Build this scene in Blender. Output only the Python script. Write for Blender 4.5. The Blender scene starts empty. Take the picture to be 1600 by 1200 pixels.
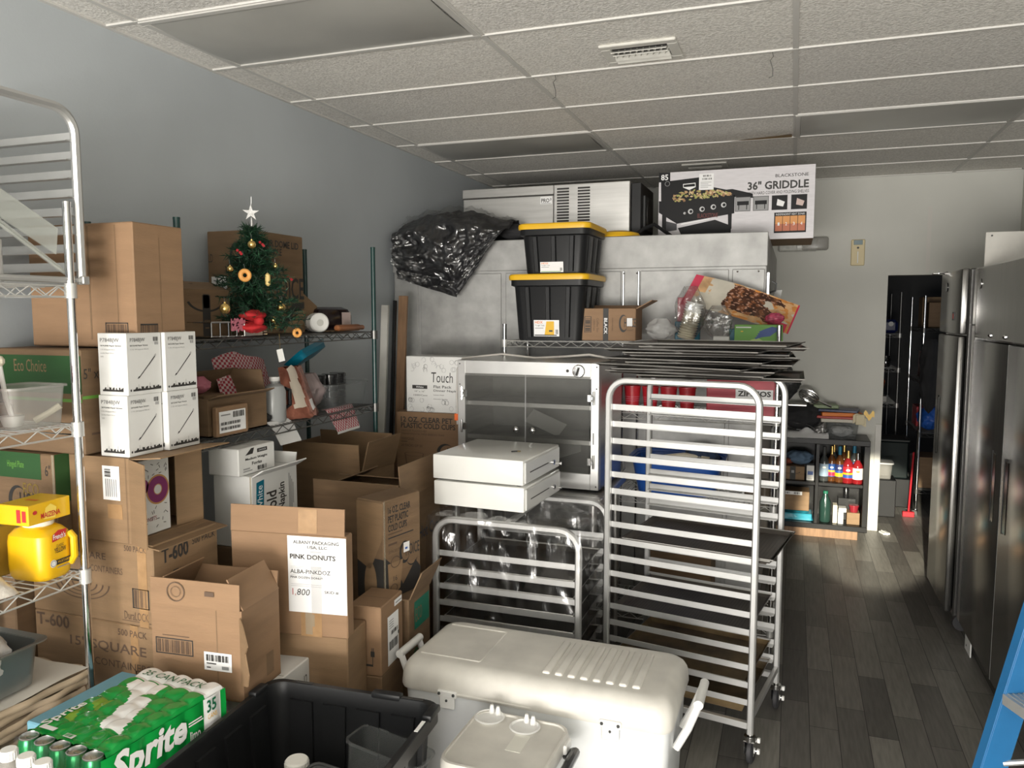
import bpy, bmesh, math, random
from math import sin, cos, pi, radians as R
from mathutils import Vector as V, Matrix, noise
random.seed(7)
sc = bpy.context.scene
COL = sc.collection

# ---------------------------------------------------------------- camera
cam_d = bpy.data.cameras.new('camera'); cam = bpy.data.objects.new('camera', cam_d); COL.objects.link(cam)
cam_d.sensor_fit = 'HORIZONTAL'; cam_d.sensor_width = 36.0
cam_d.lens = 36.0 * 1223.0 / 1600.0
cam_d.clip_start = 0.05
cam.location = (0, 0, 1.906)
cam.rotation_euler = (R(90 - 5.268), 0, R(19.755))
sc.camera = cam

# ---------------------------------------------------------------- light and exposure
sc.view_settings.view_transform = 'Standard'
sc.view_settings.look = 'None'
sc.view_settings.gamma = 1.0
sc.view_settings.use_curve_mapping = False
sc.view_settings.exposure = -0.14
w = bpy.data.worlds.new('world'); sc.world = w; w.use_nodes = True
w.node_tree.nodes['Background'].inputs[0].default_value = (0.75, 0.85, 1.0, 1)
w.node_tree.nodes['Background'].inputs[1].default_value = 0.6

def area(name, loc, rot, sx, sy, power, col, spread=180):
    d = bpy.data.lights.new(name, 'AREA'); d.shape = 'RECTANGLE'; d.size = sx; d.size_y = sy
    d.energy = power; d.color = col; d.spread = R(spread)
    o = bpy.data.objects.new(name, d); COL.objects.link(o); o.location = loc; o.rotation_euler = rot
    return o
# daylight through the storefront glazing behind the camera
area('storefront_daylight', (-0.30, -4.45, 1.45), (R(92), 0, 0), 3.7, 2.5, 150, (1.0, 0.97, 0.93))
area('added_ceiling_fill', (-0.30, -4.40, 0.75), (R(128), 0, 0), 3.7, 1.2, 610, (1.0, 0.95, 0.88))  # added fill lamp, tilted up to brighten the ceiling like ground-reflected daylight
# sun beam that reaches the back of the room low along the right side of the rack
sd = bpy.data.lights.new('low_sunbeam', 'SPOT'); sd.energy = 9000; sd.spot_size = R(8); sd.spot_blend = 0.35
sd.shadow_soft_size = 0.03; sd.color = (1.0, 0.93, 0.75)
so = bpy.data.objects.new('low_sunbeam', sd); COL.objects.link(so); so.location = (0.02, -1.3, 2.35)
so.rotation_euler = (V((0.66, 7.3, 0.08)) - V(so.location)).to_track_quat('-Z', 'Y').to_euler()

# ---------------------------------------------------------------- materials
MATS = {}
def mat(name, col, rough=0.6, metal=0.0, var=0.0, vscale=8.0, bump=0.0, bscale=60.0, spec=0.5, alpha=None, stretch=None, coat=0.0):
    if name in MATS: return MATS[name]
    m = bpy.data.materials.new(name); m.use_nodes = True; nt = m.node_tree; b = nt.nodes['Principled BSDF']
    b.inputs['Base Color'].default_value = (*col, 1); b.inputs['Roughness'].default_value = rough
    b.inputs['Metallic'].default_value = metal; b.inputs['Specular IOR Level'].default_value = spec
    b.inputs['Coat Weight'].default_value = coat
    tc = nt.nodes.new('ShaderNodeTexCoord'); mp = nt.nodes.new('ShaderNodeMapping')
    nt.links.new(tc.outputs['Object'], mp.inputs[0])
    if stretch: mp.inputs['Scale'].default_value = stretch
    if var > 0:
        n = nt.nodes.new('ShaderNodeTexNoise'); n.inputs['Scale'].default_value = vscale; n.inputs['Detail'].default_value = 5
        nt.links.new(mp.outputs[0], n.inputs[0])
        r = nt.nodes.new('ShaderNodeValToRGB'); r.color_ramp.elements[0].position = 0.3; r.color_ramp.elements[1].position = 0.72
        r.color_ramp.elements[0].color = (*[max(0, c * (1 - var)) for c in col], 1)
        r.color_ramp.elements[1].color = (*[min(1, c * (1 + var * 0.6)) for c in col], 1)
        nt.links.new(n.outputs[0], r.inputs[0]); nt.links.new(r.outputs[0], b.inputs['Base Color'])
    if bump > 0:
        n2 = nt.nodes.new('ShaderNodeTexNoise'); n2.inputs['Scale'].default_value = bscale; n2.inputs['Detail'].default_value = 4
        nt.links.new(mp.outputs[0], n2.inputs[0])
        bp = nt.nodes.new('ShaderNodeBump'); bp.inputs['Strength'].default_value = bump; bp.inputs['Distance'].default_value = 0.01
        nt.links.new(n2.outputs[0], bp.inputs['Height']); nt.links.new(bp.outputs[0], b.inputs['Normal'])
    if alpha is not None:
        out = nt.nodes['Material Output']; tr = nt.nodes.new('ShaderNodeBsdfTransparent'); mx = nt.nodes.new('ShaderNodeMixShader')
        tr.inputs[0].default_value = (*[0.55 + 0.45 * c for c in col], 1)
        mx.inputs[0].default_value = alpha
        nt.links.new(tr.outputs[0], mx.inputs[1]); nt.links.new(b.outputs[0], mx.inputs[2]); nt.links.new(mx.outputs[0], out.inputs[0])
    MATS[name] = m; return m

CARD = mat('cardboard', (0.245, 0.155, 0.083), 0.75, var=0.14, vscale=5, bump=0.10, bscale=35, stretch=(1, 1, 6))
CARD2 = mat('cardboard_dark', (0.185, 0.116, 0.063), 0.78, var=0.16, vscale=5, bump=0.1, bscale=35, stretch=(1, 1, 6))
CARD3 = mat('cardboard_warm', (0.265, 0.160, 0.088), 0.75, var=0.12, vscale=4, bump=0.08, bscale=30, stretch=(1, 1, 6))
CEDGE = mat('cardboard_cut_edge', (0.5, 0.34, 0.2), 0.8)
TAPE = mat('packing_tape', (0.36, 0.22, 0.11), 0.25, var=0.2, vscale=20)
SHINY = mat('clear_tape', (0.62, 0.55, 0.42), 0.15, alpha=0.35)
WCARD = mat('white_board', (0.68, 0.68, 0.66), 0.6, var=0.05, vscale=6)
PAPER = mat('white_paper', (0.82, 0.82, 0.82), 0.7)
INK = mat('black_ink', (0.03, 0.028, 0.026), 0.6)
INKB = mat('brown_ink', (0.10, 0.062, 0.04), 0.7)
INKG = mat('green_ink', (0.018, 0.075, 0.018), 0.6)
GREY = mat('grey_ink', (0.28, 0.28, 0.28), 0.6)
RED = mat('red_plastic', (0.45, 0.02, 0.03), 0.35)
REDF = mat('red_fabric', (0.5, 0.015, 0.02), 0.8, var=0.3, vscale=30)
CHROME = mat('chrome', (0.72, 0.72, 0.72), 0.12, 1.0)
DWIRE = mat('dark_wire', (0.16, 0.16, 0.155), 0.35, 0.8)
WIRE = mat('zinc_wire', (0.62, 0.62, 0.60), 0.35, 0.55)
EPOXY = mat('green_epoxy', (0.012, 0.045, 0.042), 0.3)
ALU = mat('aluminium', (0.60, 0.60, 0.59), 0.42, 0.75, var=0.10, vscale=6)
STEEL = mat('stainless', (0.60, 0.59, 0.57), 0.33, 0.9, var=0.12, vscale=3, stretch=(1, 1, 14))
STEELD = mat('stainless_fridge', (0.30, 0.296, 0.288), 0.22, 0.95, var=0.12, vscale=3, stretch=(12, 12, 1))
GALV = mat('galvanised', (0.42, 0.42, 0.41), 0.6, 0.45, var=0.2, vscale=9, bump=0.08, bscale=40)
BLACK = mat('black_plastic', (0.012, 0.0125, 0.0135), 0.42, var=0.1, spec=0.3)
BLACKG = mat('black_gloss', (0.012, 0.012, 0.013), 0.18)
DGREY = mat('dark_grey_plastic', (0.05, 0.052, 0.052), 0.45, spec=0.3)
RUBBER = mat('rubber', (0.03, 0.03, 0.033), 0.6)
YEL = mat('yellow_plastic', (0.74, 0.43, 0.012), 0.4)
YELM = mat('mustard_yellow', (0.78, 0.46, 0.008), 0.32)
WPL = mat('white_plastic', (0.80, 0.80, 0.78), 0.35)
WPLD = mat('worn_white_plastic', (0.66, 0.64, 0.59), 0.45, var=0.14, vscale=7)
CREAM = mat('cream_plastic', (0.68, 0.63, 0.50), 0.4)
FILM = mat('clear_film', (0.85, 0.85, 0.85), 0.18, 1.0, alpha=0.085, bump=1.0, bscale=13, stretch=(1, 1, .35))
FILM2 = mat('thin_film', (0.85, 0.85, 0.85), 0.14, 1.0, alpha=0.2, bump=1.0, bscale=22)
GLASS = mat('door_glass', (0.4, 0.4, 0.38), 0.04, alpha=0.09)
ACRYL = mat('acrylic', (0.72, 0.74, 0.70), 0.1, alpha=0.32)
TUB = mat('cloudy_plastic', (0.55, 0.54, 0.51), 0.25, alpha=0.34)
SHADE = mat('clear_tub', (0.4, 0.42, 0.42), 0.10, alpha=0.16)
BLUE = mat('blue_plastic', (0.02, 0.10, 0.42), 0.4)
TEAL = mat('teal_plastic', (0.0, 0.14, 0.22), 0.35)
LBLUE = mat('light_blue_board', (0.16, 0.36, 0.46), 0.6, var=0.1)
PINK = mat('pink_film', (0.55, 0.18, 0.24), 0.4)
WOOD = mat('wood_plank', (0.26, 0.15, 0.08), 0.6, var=0.3, vscale=6, stretch=(8, 8, 1))
CLOTHW = mat('white_cloth', (0.72, 0.72, 0.72), 0.9, bump=0.3, bscale=20)
CLOTHB = mat('blue_cloth', (0.10, 0.16, 0.24), 0.9, var=0.3)
CLOTHK = mat('black_cloth', (0.02, 0.02, 0.022), 0.85, var=0.3)
GREENL = mat('lime_print', (0.13, 0.33, 0.05), 0.45)
ORANGE = mat('orange_print', (0.72, 0.20, 0.03), 0.5)
GOLD = mat('gold', (0.75, 0.52, 0.18), 0.25, 0.9)

# ---------------------------------------------------------------- mesh builder
TXT = {}
def text_mesh(s, bold=0.0):
    k = (s, bold)
    if k not in TXT:
        c = bpy.data.curves.new('t', 'FONT'); c.body = s; c.size = 1.0; c.fill_mode = 'FRONT'; c.resolution_u = 2; c.offset = bold
        o = bpy.data.objects.new('t', c); COL.objects.link(o)
        bpy.context.view_layer.update()
        me = bpy.data.meshes.new_from_object(o.evaluated_get(bpy.context.evaluated_depsgraph_get()))
        vs = [v.co.copy() for v in me.vertices]; fs = [tuple(p.vertices) for p in me.polygons]
        bpy.data.objects.remove(o); bpy.data.meshes.remove(me); bpy.data.curves.remove(c)
        if not vs: vs = [V((0, 0, 0))]
        x0 = min(v.x for v in vs); x1 = max(v.x for v in vs); y0 = min(v.y for v in vs); y1 = max(v.y for v in vs)
        TXT[k] = ([((v.x - x0) / max(1e-6, x1 - x0), (v.y - y0) / max(1e-6, y1 - y0)) for v in vs], fs)
    return TXT[k]

class M:
    def __init__(s): s.bm = bmesh.new(); s.slots = []
    def mi(s, m):
        if m not in s.slots: s.slots.append(m)
        return s.slots.index(m)
    def _faces(s, vs, fs, m):
        i = s.mi(m); bv = [s.bm.verts.new(v) for v in vs]; out = []
        for f in fs:
            try:
                fc = s.bm.faces.new([bv[k] for k in f]); fc.material_index = i; out.append(fc)
            except ValueError: pass
        return bv, out
    def box(s, c, d, m, bev=0.0, rot=None, seg=1):
        x, y, z = d[0] / 2, d[1] / 2, d[2] / 2
        vs = [V(p) for p in ((-x, -y, -z), (x, -y, -z), (x, y, -z), (-x, y, -z), (-x, -y, z), (x, -y, z), (x, y, z), (-x, y, z))]
        if rot is not None: vs = [rot @ v for v in vs]
        vs = [v + V(c) for v in vs]
        bv, fs = s._faces(vs, [(0, 3, 2, 1), (4, 5, 6, 7), (0, 1, 5, 4), (1, 2, 6, 5), (2, 3, 7, 6), (3, 0, 4, 7)], m)
        if bev > 0:
            es = list({e for f in fs for e in f.edges})
            bmesh.ops.bevel(s.bm, geom=es, offset=bev, segments=seg, affect='EDGES', profile=0.5, clamp_overlap=True)
        return s
    def bx(s, x0, x1, y0, y1, z0, z1, m, bev=0.0, seg=1):
        return s.box(((x0 + x1) / 2, (y0 + y1) / 2, (z0 + z1) / 2), (x1 - x0, y1 - y0, z1 - z0), m, bev, None, seg)
    def cyl(s, p0, p1, r, m, seg=12, r2=None, cap=True):
        p0, p1 = V(p0), V(p1); d = (p1 - p0); r2 = r if r2 is None else r2
        if d.length < 1e-9: return s
        q = d.to_track_quat('Z', 'Y'); vs = []
        for p, rr in ((p0, r), (p1, r2)):
            for k in range(seg): vs.append(p + q @ V((rr * cos(2 * pi * k / seg), rr * sin(2 * pi * k / seg), 0)))
        fs = [(k, (k + 1) % seg, seg + (k + 1) % seg, seg + k) for k in range(seg)]
        if cap: fs += [tuple(reversed(range(seg))), tuple(range(seg, 2 * seg))]
        s._faces(vs, fs, m); return s
    def tube(s, path, r, m, seg=8, closed=False, sx=1.0, radii=None):
        P = [V(p) for p in path]; n = len(P); rings = []; prev = None
        for i in range(n):
            a = P[i - 1] if (i > 0 or closed) else P[i]; b = P[(i + 1) % n] if (i < n - 1 or closed) else P[i]
            t = (b - a).normalized()
            if prev is None:
                u = t.orthogonal().normalized() if abs(t.z) > 0.95 else t.cross(V((0, 0, 1))).normalized()
            else:
                u = (prev - t * prev.dot(t)); u = u.normalized() if u.length > 1e-6 else t.orthogonal().normalized()
            prev = u; v = t.cross(u); rr = radii[i] if radii else r
            rings.append([P[i] + u * rr * sx * cos(2 * pi * k / seg) + v * rr * sin(2 * pi * k / seg) for k in range(seg)])
        vs = [p for g in rings for p in g]; fs = []
        for i in range(n if closed else n - 1):
            j = (i + 1) % n
            for k in range(seg): fs.append((i * seg + k, i * seg + (k + 1) % seg, j * seg + (k + 1) % seg, j * seg + k))
        if not closed: fs += [tuple(reversed(range(seg))), tuple(range((n - 1) * seg, n * seg))]
        s._faces(vs, fs, m); return s
    def lathe(s, prof, c, m, seg=20, rot=None, sx=1.0, sy=1.0):
        c = V(c); vs = []; fs = []
        for r, z in prof:
            for k in range(seg):
                p = V((r * sx * cos(2 * pi * k / seg), r * sy * sin(2 * pi * k / seg), z)); p = rot @ p if rot is not None else p
                vs.append(c + p)
        n = len(prof)
        for i in range(n - 1):
            for k in range(seg): fs.append((i * seg + k, i * seg + (k + 1) % seg, (i + 1) * seg + (k + 1) % seg, (i + 1) * seg + k))
        if prof[0][0] > 1e-5: fs.append(tuple(reversed(range(seg))))
        if prof[-1][0] > 1e-5: fs.append(tuple(range((n - 1) * seg, n * seg)))
        s._faces(vs, fs, m); return s
    def ball(s, c, r, m, seg=14, sx=1, sy=1, sz=1):
        n = seg // 2; prof = [(max(1e-4, sin(pi * i / n)) * r, -cos(pi * i / n) * r * sz) for i in range(n + 1)]
        return s.lathe(prof, c, m, seg, None, sx, sy)
    def prism(s, pts, thick, m, frame):
        """outline pts (u,v) extruded by thick along the frame's normal"""
        o, u, v = frame; n = u.cross(v); k = len(pts)
        vs = [o + u * a + v * b for a, b in pts] + [o + u * a + v * b + n * thick for a, b in pts]
        s._faces(vs, [tuple(reversed(range(k))), tuple(range(k, 2 * k))] + [(i, (i + 1) % k, k + (i + 1) % k, k + i) for i in range(k)], m); return s
    def poly(s, pts, m):
        s._faces([V(p) for p in pts], [tuple(range(len(pts)))], m); return s
    def sheet(s, f, nu, nv, m, mf=None, thick=0.0):
        i0 = s.mi(m); g = [[s.bm.verts.new(V(f(a / nu, b / nv))) for b in range(nv + 1)] for a in range(nu + 1)]
        for a in range(nu):
            for b in range(nv):
                fc = s.bm.faces.new((g[a][b], g[a + 1][b], g[a + 1][b + 1], g[a][b + 1]))
                fc.material_index = s.mi(mf((a + .5) / nu, (b + .5) / nv)) if mf else i0
        return s
    # flat marks on a frame (origin, u, v)
    def rect(s, fr, u0, v0, u1, v1, m, off=0.0008):
        o, u, v = fr; n = u.cross(v).normalized() * off
        s._faces([o + u * a + v * b + n for a, b in ((u0, v0), (u1, v0), (u1, v1), (u0, v1))], [(0, 1, 2, 3)], m); return s
    def mark(s, fr, pts, m, off=0.0008):
        o, u, v = fr; n = u.cross(v).normalized() * off
        s._faces([o + u * a + v * b + n for a, b in pts], [tuple(range(len(pts)))], m); return s
    def outline(s, fr, u0, v0, u1, v1, t, m, off=0.001):
        s.rect(fr, u0, v0, u1, v0 + t, m, off); s.rect(fr, u0, v1 - t, u1, v1, m, off)
        s.rect(fr, u0, v0, u0 + t, v1, m, off); s.rect(fr, u1 - t, v0, u1, v1, m, off); return s
    def text(s, fr, st, u0, v0, u1, v1, m, off=0.0012, bold=0.0, turn=0, slant=0.0):
        o, u, v = fr; n = u.cross(v).normalized() * off; vs, fs = text_mesh(st, bold); out = []
        for a, b in vs:
            if turn == 90: a, b = 1 - b, a
            elif turn == -90: a, b = b, 1 - a
            elif turn == 180: a, b = 1 - a, 1 - b
            out.append(o + u * (u0 + a * (u1 - u0) + slant * b * (v1 - v0)) + v * (v0 + b * (v1 - v0)) + n)
        s._faces(out, fs, m); return s
    def bars(s, fr, u0, v0, u1, v1, m, n=18, off=0.0012, seed=1, vert=False):
        rnd = random.Random(seed); x = 0.0; ws = [rnd.choice((1, 1, 2, 3)) for _ in range(2 * n)]; t = float(sum(ws))
        for i, q in enumerate(ws):
            if i % 2 == 0:
                if vert: s.rect(fr, u0, v0 + (v1 - v0) * x / t, u1, v0 + (v1 - v0) * (x + q) / t, m, off)
                else: s.rect(fr, u0 + (u1 - u0) * x / t, v0, u0 + (u1 - u0) * (x + q) / t, v1, m, off)
            x += q
        return s
    def arc(s, fr, cu, cv, r0, r1, a0, a1, m, off=0.0012, sv=1.0, n=22, taper=False):
        o, u, v = fr; nn = u.cross(v).normalized() * off; vs = []
        for i in range(n + 1):
            t = i / n; a = R(a0 + (a1 - a0) * t); k = sin(pi * t) if taper else 1.0; mid = (r0 + r1) / 2; hw = (r1 - r0) / 2 * max(0.12, k)
            for r in (mid - hw, mid + hw): vs.append(o + u * (cu + r * cos(a)) + v * (cv + r * sv * sin(a)) + nn)
        s._faces(vs, [(2 * i, 2 * i + 1, 2 * i + 3, 2 * i + 2) if a1 < a0 else (2 * i, 2 * i + 2, 2 * i + 3, 2 * i + 1) for i in range(n)], m); return s
    def choice(s, fr, u0, v0, u1, v1, m, word='HOICE'):
        w_, h = u1 - u0, v1 - v0
        s.arc(fr, u0 + w_ * .27, v0 + h * .52, w_ * .19, w_ * .29, 55, 330, m, taper=True, sv=h / w_ * 1.35 if w_ else 1)
        s.arc(fr, u0 + w_ * .62, v0 + h * .30, w_ * .26, w_ * .31, 200, 345, m, taper=True, sv=.6)
        s.text(fr, word, u0 + w_ * .30, v0 + h * .36, u1, v0 + h * .72, m, bold=0.012); return s
    def obj(s, name, parent=None, loc=(0, 0, 0), rotz=0.0, rot=None, sharp=32, normals=True):
        me = bpy.data.meshes.new(name); s.bm.to_mesh(me); s.bm.free()
        for m in s.slots: me.materials.append(m)
        if len(me.polygons):
            me.polygons.foreach_set('use_smooth', [True] * len(me.polygons)); me.set_sharp_from_angle(angle=R(sharp))
        o = bpy.data.objects.new(name, me); COL.objects.link(o); o.location = loc; o.rotation_euler = rot or (0, 0, rotz)
        if parent: o.parent = parent
        return o

def tag(o, label, cat, group=None):
    o['label'] = label; o['category'] = cat
    if group: o['group'] = group
    return o
def thing(name, label, cat, loc=(0, 0, 0), rotz=0.0, group=None):
    o = bpy.data.objects.new(name, None); COL.objects.link(o); o.location = loc; o.rotation_euler = (0, 0, rotz); o.empty_display_size = 0.05
    return tag(o, label, cat, group)
def struct(o): o['kind'] = 'structure'; return o
def plabel(o, label): o['label'] = label; return o
def dup(root, loc, label, rot=None, group=None):
    r = root.copy(); COL.objects.link(r); r.location = loc; r['label'] = label
    if rot is not None: r.rotation_euler = rot
    if group: r['group'] = group
    for ch in list(root.children):
        c = ch.copy(); COL.objects.link(c); c.parent = r
        for g in list(ch.children):
            d = g.copy(); COL.objects.link(d); d.parent = c
    return r
X_, Y_, Z_ = V((1, 0, 0)), V((0, 1, 0)), V((0, 0, 1))
def roundrect(w_, h, r, n=5):
    out = []
    for cx, cy, a0 in ((w_ / 2 - r, h / 2 - r, 0), (-w_ / 2 + r, h / 2 - r, 90), (-w_ / 2 + r, -h / 2 + r, 180), (w_ / 2 - r, -h / 2 + r, 270)):
        for i in range(n + 1):
            a = R(a0 + 90 * i / n); out.append((cx + r * cos(a), cy + r * sin(a)))
    return out

# ---------------------------------------------------------------- room
XL, XR, YF, YB, ZC = -2.64, 1.69, -4.6, 7.38, 3.048
def wallmat(name, col, dirt=0.06):
    return mat(name, col, 0.62, var=dirt, vscale=1.6, bump=0.04, bscale=90, spec=0.3)
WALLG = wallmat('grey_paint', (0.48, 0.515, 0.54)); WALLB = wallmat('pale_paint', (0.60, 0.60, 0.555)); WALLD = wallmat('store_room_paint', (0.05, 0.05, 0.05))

def floor_material():
    m = bpy.data.materials.new('vinyl_plank_floor'); m.use_nodes = True; nt = m.node_tree; b = nt.nodes['Principled BSDF']
    tc = nt.nodes.new('ShaderNodeTexCoord'); mp = nt.nodes.new('ShaderNodeMapping'); mp.inputs['Rotation'].default_value = (0, 0, R(90))
    nt.links.new(tc.outputs['Object'], mp.inputs[0])
    br = nt.nodes.new('ShaderNodeTexBrick'); br.offset = 0.37; br.inputs['Scale'].default_value = 1.0
    br.inputs['Brick Width'].default_value = 0.62; br.inputs['Row Height'].default_value = 0.125; br.inputs['Mortar Size'].default_value = 0.0016
    br.inputs['Color1'].default_value = (0.10, 0.095, 0.086, 1); br.inputs['Color2'].default_value = (0.25, 0.238, 0.212, 1); br.inputs['Mortar'].default_value = (0.02, 0.02, 0.02, 1)
    nt.links.new(mp.outputs[0], br.inputs[0])
    mp2 = nt.nodes.new('ShaderNodeMapping'); mp2.inputs['Scale'].default_value = (14, 1.2, 1); nt.links.new(tc.outputs['Object'], mp2.inputs[0])
    n = nt.nodes.new('ShaderNodeTexNoise'); n.inputs['Scale'].default_value = 5; n.inputs['Detail'].default_value = 6; nt.links.new(mp2.outputs[0], n.inputs[0])
    r = nt.nodes.new('ShaderNodeValToRGB'); r.color_ramp.elements[0].position = 0.3; r.color_ramp.elements[0].color = (0.62, 0.62, 0.62, 1); r.color_ramp.elements[1].position = 0.7
    nt.links.new(n.outputs[0], r.inputs[0])
    mx = nt.nodes.new('ShaderNodeMix'); mx.data_type = 'RGBA'; mx.blend_type = 'MULTIPLY'; mx.inputs[0].default_value = 0.8
    nt.links.new(br.outputs[0], mx.inputs[6]); nt.links.new(r.outputs[0], mx.inputs[7]); nt.links.new(mx.outputs[2], b.inputs['Base Color'])
    b.inputs['Roughness'].default_value = 0.42; b.inputs['Specular IOR Level'].default_value = 0.35
    return m
def ceiling_material():
    m = bpy.data.materials.new('acoustic_tile'); m.use_nodes = True; nt = m.node_tree; b = nt.nodes['Principled BSDF']
    tc = nt.nodes.new('ShaderNodeTexCoord')
    n = nt.nodes.new('ShaderNodeTexNoise'); n.inputs['Scale'].default_value = 95; n.inputs['Detail'].default_value = 3; nt.links.new(tc.outputs['Object'], n.inputs[0])
    r = nt.nodes.new('ShaderNodeValToRGB'); r.color_ramp.elements[0].position = 0.36; r.color_ramp.elements[0].color = (0.68, 0.66, 0.625, 1)
    r.color_ramp.elements[1].position = 0.62; r.color_ramp.elements[1].color = (0.90, 0.88, 0.84, 1); nt.links.new(n.outputs[0], r.inputs[0])
    # each lay-in panel has its own tint
    mp = nt.nodes.new('ShaderNodeMapping'); mp.inputs['Location'].default_value = (2.469, -2.511 + 12.2, 0); nt.links.new(tc.outputs['Object'], mp.inputs[0])
    br = nt.nodes.new('ShaderNodeTexBrick'); br.offset = 0; br.inputs['Scale'].default_value = 1; br.inputs['Brick Width'].default_value = 1.22; br.inputs['Row Height'].default_value = 0.61
    br.inputs['Mortar Size'].default_value = 0; br.inputs['Color1'].default_value = (0.88, 0.88, 0.88, 1); br.inputs['Color2'].default_value = (1, 1, 0.985, 1); nt.links.new(mp.outputs[0], br.inputs[0])
    mx = nt.nodes.new('ShaderNodeMix'); mx.data_type = 'RGBA'; mx.blend_type = 'MULTIPLY'; mx.inputs[0].default_value = 1.0
    nt.links.new(r.outputs[0], mx.inputs[6]); nt.links.new(br.outputs[0], mx.inputs[7]); nt.links.new(mx.outputs[2], b.inputs['Base Color'])
    bp = nt.nodes.new('ShaderNodeBump'); bp.inputs['Strength'].default_value = 0.5; bp.inputs['Distance'].default_value = 0.01; nt.links.new(n.outputs[0], bp.inputs['Height']); nt.links.new(bp.outputs[0], b.inputs['Normal'])
    b.inputs['Roughness'].default_value = 0.9; b.inputs['Specular IOR Level'].default_value = 0.1
    return m
struct(M().bx(XL - .2, 2.6, YF - .1, 11.2, -0.1, 0, floor_material()).obj('floor'))
struct(M().bx(XL - .2, 2.6, YF - .1, 11.2, ZC, ZC + .1, ceiling_material()).obj('ceiling'))
struct(M().bx(XL - .15, XL, YF, 7.53, 0, ZC, WALLG).obj('wall_left'))
struct(M().bx(XR, XR + .15, YF, 7.53, 0, ZC, WALLB).obj('wall_right'))
DX0, DX1, DZ = 0.74, 1.66, 2.215
bw = M(); bw.bx(XL, DX0, YB, YB + .14, 0, ZC, WALLB); bw.bx(DX1, XR, YB, YB + .14, 0, ZC, WALLB); bw.bx(DX0, DX1, YB, YB + .14, DZ, ZC, WALLB)
# stripe left where a strip of trim was pulled off
bw.rect((V((0, YB, 0)), X_, Z_), 1.02, 2.23, 1.05, 2.78, mat('bare_plaster', (0.62, 0.60, 0.56), 0.8), 0.002)
struct(bw.obj('wall_back'))
fwm = M(); fwm.bx(XL, -2.25, YF - .14, YF, 0, ZC, WALLG); fwm.bx(1.6, XR, YF - .14, YF, 0, ZC, WALLG); fwm.bx(-2.25, 1.6, YF - .14, YF, 2.75, ZC, WALLG); fwm.bx(-2.25, 1.6, YF - .14, YF, 0, .12, WALLG)
struct(fwm.obj('wall_front'))
# store room beyond the doorway
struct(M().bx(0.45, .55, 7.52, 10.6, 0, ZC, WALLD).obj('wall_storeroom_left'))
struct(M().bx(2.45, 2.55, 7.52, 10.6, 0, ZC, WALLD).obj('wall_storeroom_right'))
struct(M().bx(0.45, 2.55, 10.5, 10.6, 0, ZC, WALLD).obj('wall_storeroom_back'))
TRIMW = mat('white_trim', (0.62, 0.61, 0.57), 0.5, var=0.1)
t1 = M(); t1.bx(DX0 - .05, DX0, YB - .012, YB + .15, 0, .94, TRIMW, .003); struct(t1.obj('trim_1'))
bbm = M(); bbm.bx(-.15, DX0 - .05, YB - .012, YB, 0, .1, TRIMW, .003); struct(bbm.obj('baseboard_back'))
# ceiling grid
GRID = mat('painted_grid', (0.60, 0.59, 0.56), 0.55)
g = M(); GX = [-2.469 + 1.22 * i for i in range(4)]; GY = [2.511 + .61 * i for i in range(-11, 9)]
for x in GX: g.bx(x - .012, x + .012, YF, YB, ZC - .006, ZC, GRID)
for i, y in enumerate(GY): g.bx(XL, XR, y - .008, y + .008, ZC - .0075, ZC, GRID)
g.bx(XL, XL + .02, YF, YB, ZC - .008, ZC, GRID); g.bx(XL, XR, YB - .02, YB, ZC - .008, ZC, GRID); g.bx(XR - .02, XR, YF, YB, ZC - .008, ZC, GRID)
struct(g.obj('trim_2'))
# slipped tile that shows its raw brown edge and the dark gap above it
gap = M(); gap.poly([(-.46, 5.535, ZC - .009), (-.05, 5.44, ZC - .009), (-.05, 5.535, ZC - .009)], mat('raw_tile_edge', (0.33, 0.23, 0.12), 0.9, var=.3))
gap.poly([(-.11, 5.455, ZC - .0095), (-.05, 5.438, ZC - .0095), (-.05, 5.452, ZC - .0095)], INK); struct(gap.obj('trim_3'))
# wall conduit and far right corner pipe
c = M(); c.tube([(1.66, 6.9, 2.98), (1.66, 6.9, 2.6), (1.63, 6.86, 2.5), (1.655, 6.88, 2.42), (1.66, 6.9, 2.3)], .012, DGREY); struct(c.obj('trim_4'))

DIFF = mat('unlit_diffuser', (0.42, 0.415, 0.385), 0.28, var=0.12, vscale=2)
FRM = mat('light_frame', (0.55, 0.54, 0.51), 0.5)
def ceiling_light(x, y, label, hots):
    t = thing('ceiling_light', label, 'ceiling light', (x, y, ZC), 0, 'fluorescent troffers in the drop ceiling')
    f = M()
    for a in ((.0, 1.22, 0, .03), (0, 1.22, .58, .61), (0, .03, .03, .58), (1.19, 1.22, .03, .58)): f.bx(a[0], a[1], a[2], a[3], -.012, -.001, FRM, .002)
    f.obj('frame', t)
    d = M(); d.sheet(lambda u, v: (.03 + 1.16 * u, .03 + .55 * v, -.006 - .012 * sin(pi * v) - .006 * sin(pi * u * 3) * sin(pi * v)), 24, 10, DIFF); d.obj('diffuser', t)
    return t
ceiling_light(-2.469, 2.511, 'wide unlit ceiling light nearest the camera above the left wall', [])
ceiling_light(-2.469, 4.951, 'small-looking unlit ceiling light above the steel refrigeration unit', [])
ceiling_light(-.029, 4.951, 'unlit ceiling light on the right in front of the pale back wall', [])

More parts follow.
